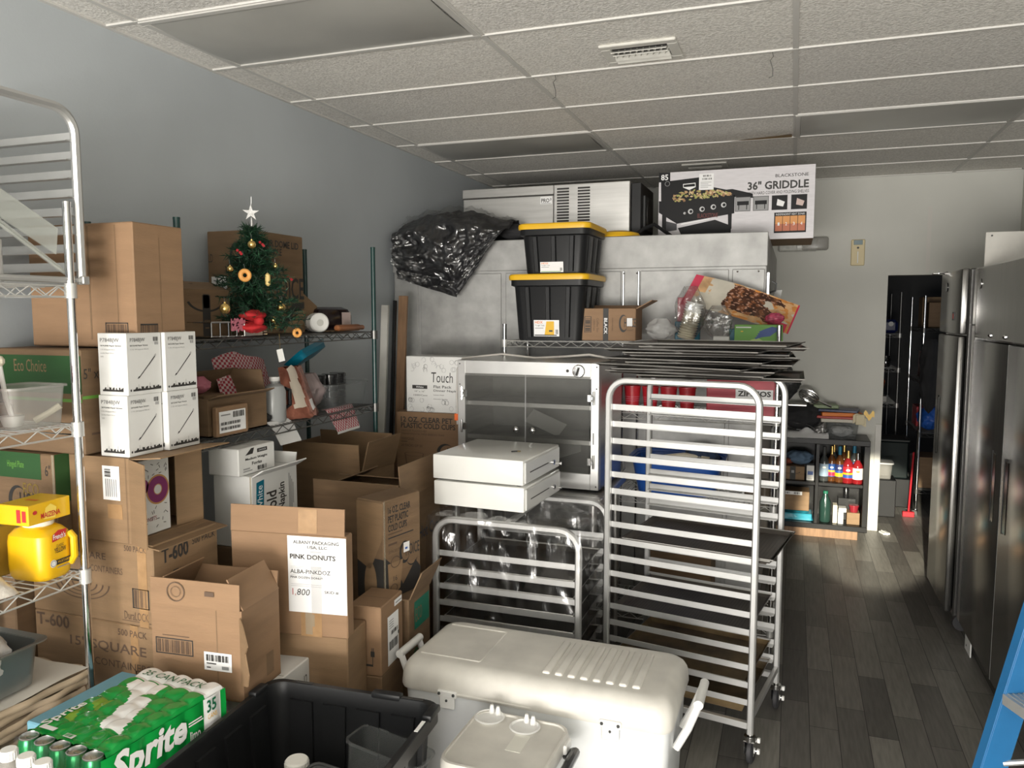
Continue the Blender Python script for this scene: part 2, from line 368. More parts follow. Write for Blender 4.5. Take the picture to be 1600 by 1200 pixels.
VENT = mat('vent_enamel', (0.66, 0.65, 0.60), 0.4, var=.12, vscale=12)
def vent(x0, x1, y0, y1, label, n):
    t = thing('ceiling_vent', label, 'vent', (x0, y0, ZC)); w_, h = x1 - x0, y1 - y0
    f = M(); e = .045
    f.bx(0, w_, 0, e, -.014, -.001, VENT, .004); f.bx(0, w_, h - e, h, -.014, -.001, VENT, .004); f.bx(0, e, e, h - e, -.014, -.001, VENT, .004); f.bx(w_ - e, w_, e, h - e, -.014, -.001, VENT, .004)
    f.bx(e, w_ - e, e, h - e, -.0035, -.001, INK); f.obj('frame', t)
    for k in range(n):
        y = e + (h - 2 * e) * (k + .5) / n
        s = M(); s.box(((w_) / 2, y, -.018), (w_ - 2 * e, (h - 2 * e) / n * .75, .003), VENT, 0, Matrix.Rotation(R(28 if k < n / 2 else -28), 3, 'X')); s.obj('louvre', t)
    for k in range(9 if n > 3 else 0):
        s = M(); s.box((e + (w_ - 2 * e) * (k + .5) / 9, h / 2, -.010), (.002, h * .34, .02), VENT, 0, Matrix.Rotation(R(20), 3, 'Z')); s.obj('damper_blade', t)
vent(-.83, -.5, 3.40, 3.66, 'white ceiling vent with a scuffed frame in the near tile', 4)
vent(-.86, -.52, 6.28, 6.45, 'dim ceiling vent just above the long griddle box', 2)
for i, (x, y, l) in enumerate(((-1.12, 3.73, 'bent wire hook hanging from the grid left of the vent'), (-.126, 3.73, 'bent wire hook hanging from the grid right of the vent'))):
    h = M(); h.tube([(0, 0, 0), (.005, 0, -.02), (-.008, 0, -.035), (.004, 0, -.075), (.004, 0, -.105), (-.012, 0, -.11)], .0018, DWIRE, 6)
    tag(h.obj('ceiling_hook', None, (x, y, ZC - .006)), l, 'hook')

# ---------------------------------------------------------------- walk-in cooler
def walkin():
    x0, x1, y0, y1, h = -2.625, -.16, 4.88, 7.36, 2.374
    t = thing('walk_in_cooler', 'large dull silver walk-in cooler box filling the back left corner', 'walk-in cooler', (x0, y0, 0)); W = x1 - x0; D = y1 - y0
    M().bx(0, W, 0, D, 0, h, GALV, .006).obj('body', t)
    cap = M(); cap.bx(0, W + .004, -.012, 0, h - .20, h, GALV, .004); cap.obj('top_fascia', t)
    seams = [.0, .20, 1.02, 1.20, 1.62, 1.72, 2.26, W]
    for a, b in ((.01, .19), (.21, .80), (.83, 1.0), (1.03, 1.60), (1.72, 2.25), (2.27, W - .01)):
        M().bx(a, b, -.008, 0, .05, h - .215, GALV, .004).obj('wall_panel', t)
    for a in (1.61, 1.705): M().bx(a, a + .012, -.014, 0, .05, h - .215, CHROME, .003).obj('seam_trim', t)
    k = M()
    for a in (.05, .3, .9, 1.1, 1.62, 1.7, 2.3, 2.42): k.ball((a, -.014, h - .23), .006, CHROME, 8)
    k.obj('rivets', t)
    l = M(); l.bx(W, W + .018, .02, .05, 1.98, 2.14, CHROME, .003); l.tube([(W + .02, .03, 2.02), (W + .05, .02, 2.03), (W + .055, .01, 2.07), (W + .03, .01, 2.085)], .006, DGREY); l.obj('door_latch', t)
    return t
walkin()
tg = M(); tg.box((0, 0, -.07), (.002, .07, .15), WPL, 0, Matrix.Rotation(R(12), 3, 'Y')); tag(tg.obj('hanging_tag', None, (-.105, 4.915, 2.03), .6), 'white blank card hanging from the hook at the right side of the silver cooler', 'tag')

# refrigeration unit on top
def condenser():
    t = thing('refrigeration_unit', 'wide brushed steel refrigeration unit with slotted vents on top of the walk-in cooler', 'refrigeration unit', (-2.234, 5.2, 2.374)); H = .39
    a = M(); a.bx(0, .668, 0, .55, .0, H, STEEL, .004); a.bx(-.004, .67, -.006, 0, H - .062, H, STEEL, .003); a.bx(-.002, .668, -.004, 0, H - .07, H - .062, INK)
    a.obj('housing', t)
    p = M(); p.bx(.672, 1.194, -.012, .5, 0, H, STEEL, .004)
    fr = (V((0, -.012, 0)), X_, Z_)
    for x in (.695, .84):
        for k in range(17): p.rect(fr, x, H - .036 - k * .0195, x + .085, H - .024 - k * .0195, INK)
    p.obj('vented_panel', t)
    e = M(); e.bx(1.196, 1.26, .03, .5, 0, H - .01, BLACK, .003)
    fr2 = (V((1.26, 0, 0)), Y_, Z_)
    e.bx(1.255, 1.275, .12, .42, .08, H - .08, DGREY, .004); e.cyl((1.275, .27, .2), (1.279, .27, .2), .1, INK, 20); e.obj('fan_side', t)
    b = M(); fr3 = (V((0, -.006, 0)), X_, Z_); b.rect(fr3, .575, H - .125, .66, H - .075, PAPER, .0015); b.text(fr3, 'PRO', .582, H - .115, .64, H - .088, INK, .0022, .02); b.text(fr3, '3', .643, H - .103, .654, H - .086, INK, .0022, .01); b.rect(fr3, .582, H - .121, .65, H - .119, INK, .0022)
    b.obj('brand_plate', t)
    return t
condenser()
cb = M(); cb.tube([(-.98, 5.05, 2.39), (-.93, 5.1, 2.44), (-.87, 5.15, 2.47), (-.8, 5.2, 2.42), (-.75, 5.25, 2.385)], .012, BLACK); tag(cb.obj('power_cable'), 'thick black cable looping between the steel unit and the griddle box', 'cable')

# griddle carton
def griddle():
    w_, h, d = .985, .462, .56
    t = M(); t.bx(0, w_, 0, d, 0, h, CARD, .004)
    GB = mat('silver_print', (0.62, 0.60, 0.62), 0.45, var=.08, vscale=14, stretch=(1, 1, 8)); DK = mat('print_black', (0.010, 0.010, 0.011), 0.5, spec=.2); DK2 = mat('print_grey', (0.07, 0.07, 0.075), 0.5, spec=.2)
    f = (V((0, 0, 0)), X_, Z_)
    def P(x, y): return ((x - 115) / 1385 * w_, (745 - y) / 660 * h + .0)
    t.rect(f, 0, 0, w_, h, GB, .0008)
    t.rect(f, 0, h - .062, .075, h, DK, .0012); t.text(f, '85', .014, h - .05, .062, h - .012, PAPER, .0016, .02)
    # picture of the griddle: lid, pan, body, legs, shelf
    lid = [(135, 300), (520, 215), (520, 320), (690, 325), (800, 375), (330, 470), (150, 410)]
    def mk(pts, m, o): t.mark(f, [P(*q) for q in reversed(pts)] if False else [P(*q) for q in pts], m, o)
    Q = lambda x, y: (max(0, min(1, (x - 115) / 1385)) * w_, max(0, (1 - (y - (185 - (x - 115) * .072)) / 660)) * h)
    def mk(pts, m, o): t.mark(f, [Q(*q) for q in reversed(pts)], m, o)
    mk([(135, 270), (520, 215), (520, 310), (600, 305), (740, 330), (805, 378), (805, 400), (140, 520)], DK, .0012)
    mk([(118, 450), (330, 475), (812, 378), (812, 545), (290, 660), (118, 560)], DK, .0014)
    mk([(730, 330), (790, 322), (970, 360), (975, 400), (812, 395)], DK, .0014)
    mk([(150, 580), (190, 590), (190, 740), (150, 740)], DK, .0015); mk([(190, 640), (290, 660), (290, 720), (190, 740)], DK2, .0013); mk([(755, 555), (790, 548), (790, 690), (760, 690)], DK, .0014); mk([(300, 700), (640, 610), (785, 660), (785, 740), (330, 760)], DK, .0013)
    mk([(330, 658), (590, 598), (590, 608), (330, 670)], PAPER, .0018)
    rnd = random.Random(3); fm = [mat('food_a', (0.48, 0.30, 0.14), .6), mat('food_b', (0.62, 0.47, 0.26), .6), mat('food_c', (0.30, 0.16, 0.07), .6), mat('food_d', (0.36, 0.36, 0.10), .6)]
    for k in range(150):
        x = rnd.uniform(245, 770); top = 400 - (x - 245) * .05 - 55 * sin(pi * min(1, (x - 240) / 560)); y = rnd.uniform(top - 5, 458 - (x - 245) * .155)
        a = rnd.uniform(0, pi); L = rnd.uniform(10, 30)
        mk([(x - L * cos(a), y - L * sin(a) * .6), (x + 9 * sin(a), y - 9 * cos(a)), (x + L * cos(a), y + L * sin(a) * .6), (x - 9 * sin(a), y + 9 * cos(a))][::1], rnd.choice(fm), .0018 + .00001 * k)
    for i, x in enumerate((360, 415, 520, 622, 715)):
        y = (558, 540, 515, 492, 470)[i]; t.arc(f, *Q(x, y), 0, .017 if i else .008, 0, 360, mat('knob_print', (.55, .55, .55), .3), .002); t.arc(f, *Q(x + 4, y), 0, .010 if i else .003, 0, 360, DK, .0023)
    t.text(f, 'BLACKSTONE', *Q(480, 600), *Q(665, 545), mat('dark_red_print', (.16, .02, .015), .5), .0024)
    mk([(340, 285), (455, 270), (458, 310), (400, 340), (343, 318)], PAPER, .0022); mk([(346, 292), (450, 278), (452, 303), (348, 314)], DK, .0024)
    t.arc(f, *Q(195, 285), .014, .017, 0, 360, GREY, .0022)
    # right half
    t.text(f, 'BLACKSTONE', .745, .392, .945, .412, INK, .0014, .01)
    t.text(f, '36" GRIDDLE', .575, .318, .948, .372, INK, .0014, .03); t.text(f, 'WITH HARD COVER AND FOLDING SHELVES', .578, .288, .95, .308, INK, .0014, .005)
    for i, x in enumerate((.50, .612, .727, .845)):
        t.rect(f, x, .185, x + .096, .278, GREY if i < 2 else DK, .0015); t.outline(f, x, .185, x + .096, .278, .003, INK, .002)
        if i < 2: t.rect(f, x + .012, .225, x + .085, .25, DK, .002); t.rect(f, x + .02, .195, x + .025, .23, DK, .002); t.rect(f, x + .07, .195, x + .075, .23, DK, .002)
        else: t.mark(f, [(x + .03, .215), (x + .07, .205), (x + .08, .235), (x + .035, .255)], mat('hand_print', (.55, .42, .38), .5) if i == 3 else PAPER, .002)
    t.rect(f, .745, .038, .94, .168, DK, .0015); t.text(f, 'INDEPENDENT HEAT ZONES', .755, .15, .93, .162, PAPER, .002)
    fl = [mat('flame_a', (.62, .26, .06), .5), mat('flame_b', (.45, .12, .05), .5)]
    for i in range(4):
        a = .752 + i * .046; t.rect(f, a, .095, a + .043, .145, fl[0], .002); t.rect(f, a, .05, a + .043, .095, fl[1], .002); t.text(f, str(i + 1), a + .015, .085, a + .027, .105, PAPER, .0026)
    o = tag(t.obj('griddle_box', None, (-.886, 5.4, 2.3745)), 'long silver and black printed griddle box lying on top of the walk-in cooler', 'box')
    l = M(); l.rect(f, .265, .335, .36, .44, PAPER, .003); l.bars(f, .29, .42, .345, .432, INK, 10, .0036); l.bars(f, .285, .40, .35, .412, INK, 10, .0036, 2)
    for k in range(4): l.rect(f, .275, .35 + k * .011, .275 + .05 + .02 * (k % 2), .353 + k * .011, GREY, .0036)
    l.obj('price_sticker', o)
griddle()
# emergency light and thermostat on the back wall
def em_light():
    t = thing('emergency_light', 'clear plastic emergency light cover on the back wall beside the griddle box', 'emergency light', (.02, YB, 2.49))
    b = M(); b.bx(-.17, .15, -.06, 0, -.06, .05, mat('grey_lens', (.62, .62, .58), .3, var=.2, vscale=40, alpha=.8), .012); b.obj('back_box', t)
    l = M(); l.bx(0.02, .24, -.075, -.005, -.055, .06, TUB, .02, 3); l.obj('lens', t)
    s = M(); s.bx(-.02, .03, -.09, -.06, -.04, -.01, WPL, .008); s.obj('lamp_head', t)
em_light()
def thermostat():
    t = thing('thermostat', 'cream wall controller with a small blue-grey display on the back wall', 'thermostat', (.495, YB, 2.30))
    M().bx(-.054, .054, -.025, 0, 0, .22, mat('cream_case', (.62, .52, .30), .45), .006).obj('case', t)
    s = M(); s.bx(-.035, .035, -.028, -.024, .175, .215, mat('dead_lcd', (.18, .25, .27), .2), .002); s.cyl((0, -.024, .15), (0, -.03, .15), .009, DGREY); s.bx(-.004, .004, -.03, -.024, .02, .12, WPL, .001); s.obj('display', t)
thermostat()

# ---------------------------------------------------------------- wire shelving
def wire_shelf_unit(name, label, x0, x1, y0, y1, H, levels, wm, pm, posts=((0, 0), (1, 0), (1, 1), (0, 1)), cross='x', step=.028):
    t = thing(name, label, 'wire shelf', (x0, y0, 0)); W = x1 - x0; D = y1 - y0; pr_ = .0127
    pts = [(p[0] * (W - 2 * pr_) + pr_, p[1] * (D - 2 * pr_) + pr_) for p in posts]
    for px, py in pts:
        p = M(); p.cyl((px, py, .02), (px, py, H), pr_, pm, 14); p.cyl((px, py, H), (px, py, H + .008), pr_ * 1.06, pm, 14)
        n = int(H / .051)
        for k in range(n): p.cyl((px, py, .06 + k * .051), (px, py, .0620 + k * .051), pr_ * 1.03, pm, 12)
        p.cyl((px, py, 0), (px, py, .02), .017, RUBBER, 12); p.obj('post', t)
    for z in levels:
        s = M(); a, b = .016, .004
        # double rim joined by a zigzag truss on each side
        rim = [(pr_, pr_), (W - pr_, pr_), (W - pr_, D - pr_), (pr_, D - pr_)]
        for zz in (z - .004, z - .038): s.tube([(x, y, zz) for x, y in rim], .0032, wm, 6, True)
        for (ax, ay), (bx_, by_) in zip(rim, rim[1:] + rim[:1]):
            L = math.hypot(bx_ - ax, by_ - ay); n = max(4, int(L / .045)); path = []
            for k in range(n + 1): q = k / n; path.append((ax + (bx_ - ax) * q, ay + (by_ - ay) * q, z - (.006 if k % 2 else .036)))
            s.tube(path, .0026, wm, 5)
        if cross == 'x':
            n = int(D / step)
            for k in range(1, n): s.cyl((pr_, D * k / n, z - .002), (W - pr_, D * k / n, z - .002), .002, wm, 5, cap=False)
            for q in (.25, .5, .75): s.cyl((W * q, pr_, z - .006), (W * q, D - pr_, z - .006), .003, wm, 5, cap=False)
        else:
            n = int(W / step)
            for k in range(1, n): s.cyl((W * k / n, pr_, z - .002), (W * k / n, D - pr_, z - .002), .002, wm, 5, cap=False)
            for q in (.25, .5, .75): s.cyl((pr_, D * q, z - .006), (W - pr_, D * q, z - .006), .003, wm, 5, cap=False)
        for px, py in pts: s.cyl((px, py, z - .042), (px, py, z + .004), pr_ + .006, wm, 12)
        s.obj('wire_shelf', t)
    return t
# near left, chrome
wire_shelf_unit('wire_shelving', 'chrome wire shelving against the left wall nearest the camera', -2.60, -2.107, .62, 1.855, 2.236, (.62, 1.08, 1.556, 1.99), WIRE, CHROME)
# middle left, green posts
wire_shelf_unit('wire_shelving', 'dark wire shelving with green posts that holds the small decorated tree', -2.61, -2.15, 2.335, 3.80, 2.246, (1.40, 1.80), DWIRE, EPOXY)
# back, in front of the walk-in cooler
wire_shelf_unit('wire_shelving', 'wire shelving with thin chrome posts in front of the silver walk-in cooler', -1.645, -.06, 4.40, 4.86, 1.826, (.16, .85, 1.335, 1.737), WIRE, CHROME, cross='y')

# ---------------------------------------------------------------- bun pan racks
def upath(L, H, r, z0, x0=0.0, n=7):
    p = [(x0, 0, z0)]
    for i in range(n + 1): a = pi - pi / 2 * i / n; p.append((x0 + r + r * cos(a), 0, H - r + r * sin(a)))
    for i in range(n + 1): a = pi / 2 - pi / 2 * i / n; p.append((x0 + L - r + r * cos(a), 0, H - r + r * sin(a)))
    p.append((x0 + L, 0, z0)); return p
def side_frame(L, H, r, z0, t):
    """inverted U of square-ish tube in the local x-z plane"""
    path = upath(L, H, r, z0); m = M(); s_ = t / 2; rings = []
    for i, p in enumerate(path):
        a = V(path[max(0, i - 1)]); b = V(path[min(len(path) - 1, i + 1)]); d = (b - a).normalized(); n = V((-d.z, 0, d.x)); q = V(p)
        c = s_ * .72
        rings.append([q + n * u * s_ + Y_ * v * s_ for u, v in ((1, .6), (.6, 1), (-.6, 1), (-1, .6), (-1, -.6), (-.6, -1), (.6, -1), (1, -.6))])
    vs = [p for g_ in rings for p in g_]; k = 8; fs = []
    for i in range(len(rings) - 1):
        for j in range(k): fs.append((i * k + j, i * k + (j + 1) % k, (i + 1) * k + (j + 1) % k, (i + 1) * k + j))
    fs += [tuple(reversed(range(k))), tuple(range(len(rings) * k - k, len(rings) * k))]
    m._faces(vs, fs, ALU); return m
def caster(t, x, y, z, turn):
    c = M(); c.cyl((x, y, z - .005), (x, y, z + .045), .013, CHROME, 12); c.cyl((x, y, z - .028), (x, y, z - .008), .024, CHROME, 16); c.bx(x - .024, x + .024, y - .022, y + .022, z - .033, z - .026, CHROME, .002)
    for s_ in (-1, 1): c.bx(x + s_ * .019 - .0018, x + s_ * .019 + .0018, y - .02, y + .045, z - .088, z - .028, CHROME, .001)
    c.cyl((x - .024, y + .028, z - .085), (x + .024, y + .028, z - .085), .005, CHROME, 8)
    o = c.obj('caster', t)
    wv = M(); q = Matrix.Rotation(R(90), 3, 'Y'); wv.lathe([(.012, -.013), (.046, -.013), (.055, -.007), (.055, .007), (.046, .013), (.012, .013)], (x, y + .028, z - .085), RUBBER, 24, q); wv.obj('wheel', o)
    lk = M(); lk.bx(x + .022, x + .035, y + .03, y + .045, z - .05, z - .03, WPL, .002); lk.bx(x + .024, x + .036, y + .02, y + .036, z - .125 + .03, z - .075, WPL, .002); lk.obj('brake_tag', o)
def bun_rack(label, cat_group, loc, rot, L, Wd, H, zb, zs, pitch, n, casters=True, tube=.027):
    t = thing('sheet_pan_rack', label, 'rack', loc, rot)
    for y in (0, Wd):
        f = side_frame(L, H, .085, zb, tube); o = f.obj('side_frame', t, (0, y, 0)); s_ = 1 if y == 0 else -1
        for k in range(n):
            z = zs + k * pitch; a = M(); a.bx(.012, L - .012, -.0015 + s_ * .0135, .0015 + s_ * .0135, z - .012, z + .013, ALU, .0008); a.bx(.012, L - .012, min(s_ * .0135, s_ * .052), max(s_ * .0135, s_ * .052), z - .0135, z - .0115, ALU)
            a.obj('slide', o)
        bb = M(); bb.bx(.012, L - .012, -.012, .012, zb + .02, zb + .048, ALU, .002); bb.obj('bottom_rail', o)
    for x in (0, L):
        for z in (zb + .07, H - .16):
            e = M(); e.bx(x - .010, x + .010, .01, Wd - .01, z - .013, z + .013, ALU, .002); (e.obj('cross_bar', t) if (z < .5) else e.bm.free())
    tb = M(); tb.bx(L * .5 - .012, L * .5 + .012, .01, Wd - .01, H - .012, H + .008, ALU, .002); tb.obj('top_bar', t)
    for x in (0, L):
        for y in (0, Wd):
            if casters: caster(t, x, y, zb, 0)
    return t
rk = R(-10)
RL, RW = .655, .53
rack_fr = V((-.118 - .002, 3.325 - .03, 0))
rack_o = rack_fr - V((cos(rk), sin(rk), 0)) * RL
bun_rack('tall open aluminium sheet pan rack on casters right of the white coolers', None, rack_o, rk, RL, RW, 1.605, .14, .265, .0762, 17)
def rack_pt(x, y, z): return rack_o + V((x * cos(rk) - y * sin(rk), x * sin(rk) + y * cos(rk), z))

PAN = mat('dark_sheet_pan', (0.075, 0.068, 0.06), 0.42, 0.5, var=.3, vscale=9); PANE = mat('pan_rim', (0.46, 0.45, 0.43), 0.35, 0.8)
PERF = mat('perforated_pan', (0.13, 0.115, 0.10), 0.5, 0.4, var=.25, vscale=6); BROWNP = mat('stained_pan', (0.20, 0.14, 0.07), 0.5, 0.3, var=.6, vscale=7)
def pan_mesh(w_, d, h, m, wall=.0, perf=False):
    s = M(); e = .018
    s.bx(-w_ / 2 + e, w_ / 2 - e, -d / 2 + e, d / 2 - e, 0, .002, m)
    for a, b, c, e2, in ((-1, 0, 0, 0), (1, 0, 0, 0), (0, -1, 0, 0), (0, 1, 0, 0)):
        if a: s.poly([(a * (w_ / 2 - e), -d / 2 + e, .001), (a * (w_ / 2 - e), d / 2 - e, .001), (a * w_ / 2, d / 2, h), (a * w_ / 2, -d / 2, h)], m)
        else: s.poly([(-w_ / 2 + e, b * (d / 2 - e), .001), (w_ / 2 - e, b * (d / 2 - e), .001), (w_ / 2, b * d / 2, h), (-w_ / 2, b * d / 2, h)], m)
    s.tube([(-w_ / 2, -d / 2, h), (w_ / 2, -d / 2, h), (w_ / 2, d / 2, h), (-w_ / 2, d / 2, h)], .0032, PANE, 6, True)
    if perf:
        for k in range(40):
            x = -w_ / 2 + .04 + (w_ - .08) * k / 39
            s.bx(x - .0015, x + .0015, -d / 2 + .04, d / 2 - .04, .002, .0026, PAN)
    return s
random.seed(11)
PL = [('topmost dark sheet pan of the pile on top of the rack', .10, .07, 7), ('second dark sheet pan from the top of the pile on the rack', .06, .05, 3)]
ORD = ['topmost', 'second', 'third', 'fourth', 'fifth', 'sixth', 'seventh', 'eighth', 'ninth', 'tenth', 'bottommost']
px = [(.06, .02, 1), (.075, .10, 14), (-.03, .06, -4), (.02, .09, 9), (.03, .13, 12), (-.02, .04, -2), (.05, .07, 6), (-.06, .02, -9), (.0, .05, 3), (-.03, .06, 0), (.08, .10, 10)]
base = None
for i in range(11):
    k = 10 - i; x, y, a = px[i]; p = rack_pt(RL / 2 + x, RW / 2 + y, 1.6135 + k * .0142)
    lab = f'dark sheet pan, {ORD[i]} in the pile on top of the tall rack' if i < 10 else 'dark sheet pan at the bottom of the pile on top of the tall rack'
    if base is None: base = tag(pan_mesh(.70, .49, .0125, PAN).obj('sheet_pan', None, p, rk + R(a)), lab, 'pan', 'sheet pans piled on the tall rack')
    else: dup(base, p, lab, (R(random.uniform(-.25, .25)), R(random.uniform(-.35, .35)), rk + R(a)))
def rack_pan(z, m, label, h=.02, perf=False, dx=0, dy=0, grp=None, ww=.60):
    p = rack_pt(RL / 2 + dx, RW / 2 + dy, z); return tag(pan_mesh(ww, RW - .045, h, m, 0, perf).obj('sheet_pan', None, p, rk), label, 'pan', grp)
Zs = lambda k: .265 + k * .0762 - .011
rack_pan(Zs(8), PERF, 'lower perforated sheet pan halfway up the tall rack', .02, True, .05, 0, None, .66)
rack_pan(Zs(8) + .006, PERF, 'upper perforated sheet pan stacked halfway up the tall rack', .02, True, .065, .0, None, .66)
rack_pan(Zs(4), PERF, 'dark mesh pan on the fifth slide from the bottom of the tall rack', .015, True)
rack_pan(Zs(1), BROWNP, 'brown stained sheet pan near the bottom of the tall rack', .02)
rack_pan(Zs(-1) + .03, BROWNP, 'deep greasy brown pan at the very bottom of the tall rack', .05)

# covered half-height rack
CX0, CX1, CY0, CY1, CZ = -1.50, -.80, 3.09, 3.66, 1.0
bun_rack('low aluminium rack under a clear plastic cover behind the big cooler', None, V((CX0 + .02, CY0 + .02, 0)), 0, CX1 - CX0 - .04, CY1 - CY0 - .04, CZ - .012, .13, .22, .0762, 9, False)
def rack_cover():
    m = M()
    def nz(p, s_=9, a=.012): return noise.noise(V(p) * s_) * a
    def side(u, v):  # around the rack, v down
        per = [(CX0, CY1), (CX0, CY0), (CX1, CY0), (CX1, CY1), (CX0, CY1)]; q = u * 4; i = min(3, int(q)); f = q - i
        x = per[i][0] + (per[i + 1][0] - per[i][0]) * f; y = per[i][1] + (per[i + 1][1] - per[i][1]) * f; z = CZ + .004 - v * (CZ - .05)
        rg = 1 - abs(noise.noise(V((x * 9 + y * 7, z * 4, x * 3)))) * 2; d = .004 + .008 * v + abs(nz((x * 1.3, y * 1.3, z * .5), 8, .03)) + .007 * max(0, rg) ** 4 + .004 * abs(noise.noise(V((x * 40, y * 40, z * 22)))); cx, cy = (CX0 + CX1) / 2, (CY0 + CY1) / 2; n = V((0, 0, 0))
        n = (V((-1, 0, 0)), V((0, -1, 0)), V((1, 0, 0)), V((0, 1, 0)))[i]
        if f < .06 and i in (1, 2, 3): n = (n + (V((-1, 0, 0)), V((0, -1, 0)), V((1, 0, 0)), V((0, 1, 0)))[i - 1]).normalized()
        d = min(d, .022 if i in (0, 2) else .05); p = V((x, y, z)) + n * d; return p
    m.sheet(side, 220, 90, FILM)
    m.sheet(lambda u, v: (CX0 - .004 + (CX1 - CX0 + .008) * u, CY0 - .004 + (CY1 - CY0 + .008) * v, CZ + .006 + abs(nz((u * 3, v * 3, 2), 2.2, .018)) * (1 if (.04 < u < .96 and .04 < v < .96) else 0)), 48, 40, FILM2)
    tag(m.obj('plastic_rack_cover', sharp=180), 'crinkled clear plastic cover draped over the low aluminium rack', 'plastic cover')
rack_cover()

for k in range(8):
    lab = ['lowest', 'second lowest', 'third lowest', 'fourth lowest', 'fourth highest', 'third highest', 'second highest', 'highest'][k]
    tag(pan_mesh(CX1 - CX0 - .10, CY1 - CY0 - .09, .022, PAN).obj('sheet_pan', None, ((CX0 + CX1) / 2, (CY0 + CY1) / 2, .22 + (k + .0) * .0762 - .011)), f'dark sheet pan on the {lab} used slide of the plastic-covered rack', 'pan', 'pans in the covered rack')
# stainless table, glass-front warming cabinet
def table():
    t = thing('work_table', 'stainless work table hidden behind the covered rack, carrying the glass-front cabinet', 'table', (-1.74, 3.76, 0))
    M().bx(0, .86, 0, .635, .935, .972, STEEL, .006).obj('tabletop', t)
    for x in (.05, .81):
        for y in (.05, .58): M().cyl((x, y, 0), (x, y, .936), .02, STEEL).obj('leg', t)
table()
def warmer():
    W, D, H, z0 = .80, .46, .66, .985
    t = thing('display_warmer', 'silver glass-front warming cabinet with two small round knobs behind the white drawers', 'cabinet', (-1.722, 3.93, .973), R(-2)); e = .045; zt = .012
    b = M(); b.bx(0, W, 0, D, zt + H - .012, zt + H, STEEL, .003); b.bx(0, W, 0, D, zt, zt + .02, STEEL, .003); b.bx(0, .012, .02, D, zt, zt + H, STEEL, .002); b.bx(W - .012, W, .02, D, zt, zt + H, STEEL, .002); b.bx(0, W, D - .01, D, zt, zt + H, GALV, .002)
    for x in (.05, W - .05):
        for y in (.05, D - .05): b.cyl((x, y, -.001), (x, y, zt + .002), .018, RUBBER)
    b.obj('housing', t)
    f = M(); f.bx(0, e, -.015, .02, zt, zt + H, ALU, .003); f.bx(W - e, W, -.015, .02, zt, zt + H, ALU, .003); f.bx(e, W - e, -.015, .02, zt + H - .085, zt + H, ALU, .003); f.bx(e, W - e, -.015, .02, zt, zt + .085, ALU, .003)
    for z in (zt + .02, zt + H - .02, zt + H * .8):
        for x in (.014, W - .014): f.ball((x, -.016, z), .004, DGREY, 8)
    f.obj('front_frame', t)
    kn = M(); q = Matrix.Rotation(R(90), 3, 'X'); kn.lathe([(.03, 0), (.034, .006), (.03, .014), (.001, .016)], (W - .11, -.015, zt + H - .043), CHROME, 24, q); kn.box((W - .11, -.034, zt + H - .043), (.012, .014, .045), BLACK, .003, Matrix.Rotation(R(20), 3, 'Y')); kn.cyl((W - .17, -.018, zt + H - .043), (W - .17, -.014, zt + H - .043), .008, INK); kn.obj('thermostat_knob', t)
    for z in (zt + .245, zt + .43):
        s = M(); s.bx(.015, W - .015, .03, D - .02, z - .003, z, GALV); s.bx(.015, W - .015, .024, .031, z - .018, z + .006, ALU, .001)
        s.obj('shelf', t)
    for i, (a, b2) in enumerate(((e + .004, W / 2 - .002), (W / 2 + .002, W - e - .004))):
        d = M(); d.bx(a, b2, -.022, -.017, zt + .088, zt + H - .07, GLASS); d.cyl(((a if i else b2), -.0225, zt + .088), ((a if i else b2), -.0225, zt + H - .07), .0015, GREY, 6); o = d.obj('glass_door', t)
        k = M(); x = (b2 - .045) if i == 0 else (a + .045); k.lathe([(.008, 0), (.008, .012), (.017, .02), (.017, .026), (.010, .034), (.0005, .036)], (x, -.022, zt + .30), CHROME, 18, q); k.obj('door_knob', o)
        for z in ((zt + .15, zt + .48) if i else (zt + .30, zt + .48)):
            h = M(); xx = a if i == 0 else b2; sg = -1 if i == 0 else 1
            h.bx(xx - .012, xx + .012, -.03, -.022, z - .02, z + .02, CHROME, .003); h.cyl((xx + sg * .022, -.022, z - .035), (xx + sg * .022, -.022, z + .035), .006, CHROME, 8); h.bx(min(xx, xx + sg * .022), max(xx, xx + sg * .022), -.026, -.02, z - .008, z + .008, CHROME, .001); h.obj('hinge', o)
    lt = M(); lt.bx(W - e + .012, W - e + .02, -.017, -.0145, zt + .24, zt + .30, GREY); lt.obj('latch_plate', t)
    c = M(); c.tube([(.06, .1, zt + H + .012), (.2, .14, zt + H + .028), (.4, .12, zt + H + .012), (.55, .16, zt + H + .02), (.7, .14, zt + H + .035), (.82, .2, zt + H + .01), (.86, .3, zt + H - .03)], .006, mat('grey_cord', (.42, .40, .37), .5), 8); c.tube([(.06, .1, zt + H + .012), (.0, .05, zt + H + .004), (-.02, .03, zt + H - .05), (-.022, .02, zt + H - .2), (-.018, .02, zt + .3)], .006, MATS['grey_cord'], 8); c.obj('power_cord', t)
    p = M(); p.bx(-.036, -.010, .012, .03, zt + .32, zt + .36, mat('orange_plug', (.75, .14, .03), .5), .004); p.obj('orange_plug', t)
    pp = M(); pp.poly([(.33, .28, zt + .30), (.52, .33, zt + .35), (.57, .35, zt + .24), (.3, .3, zt + .29)], PAPER)
    return t
warmer()
cl = M(); cl.box((0, 0, 0), (.21, .003, .12), PAPER, 0, Matrix.Rotation(R(22), 3, 'Y') @ Matrix.Rotation(R(-62), 3, 'X')); tag(cl.obj('paper_sheet', None, (-1.29, 4.15, 1.288)), 'white sheet of paper lying on the lower shelf inside the glass-front cabinet', 'paper')
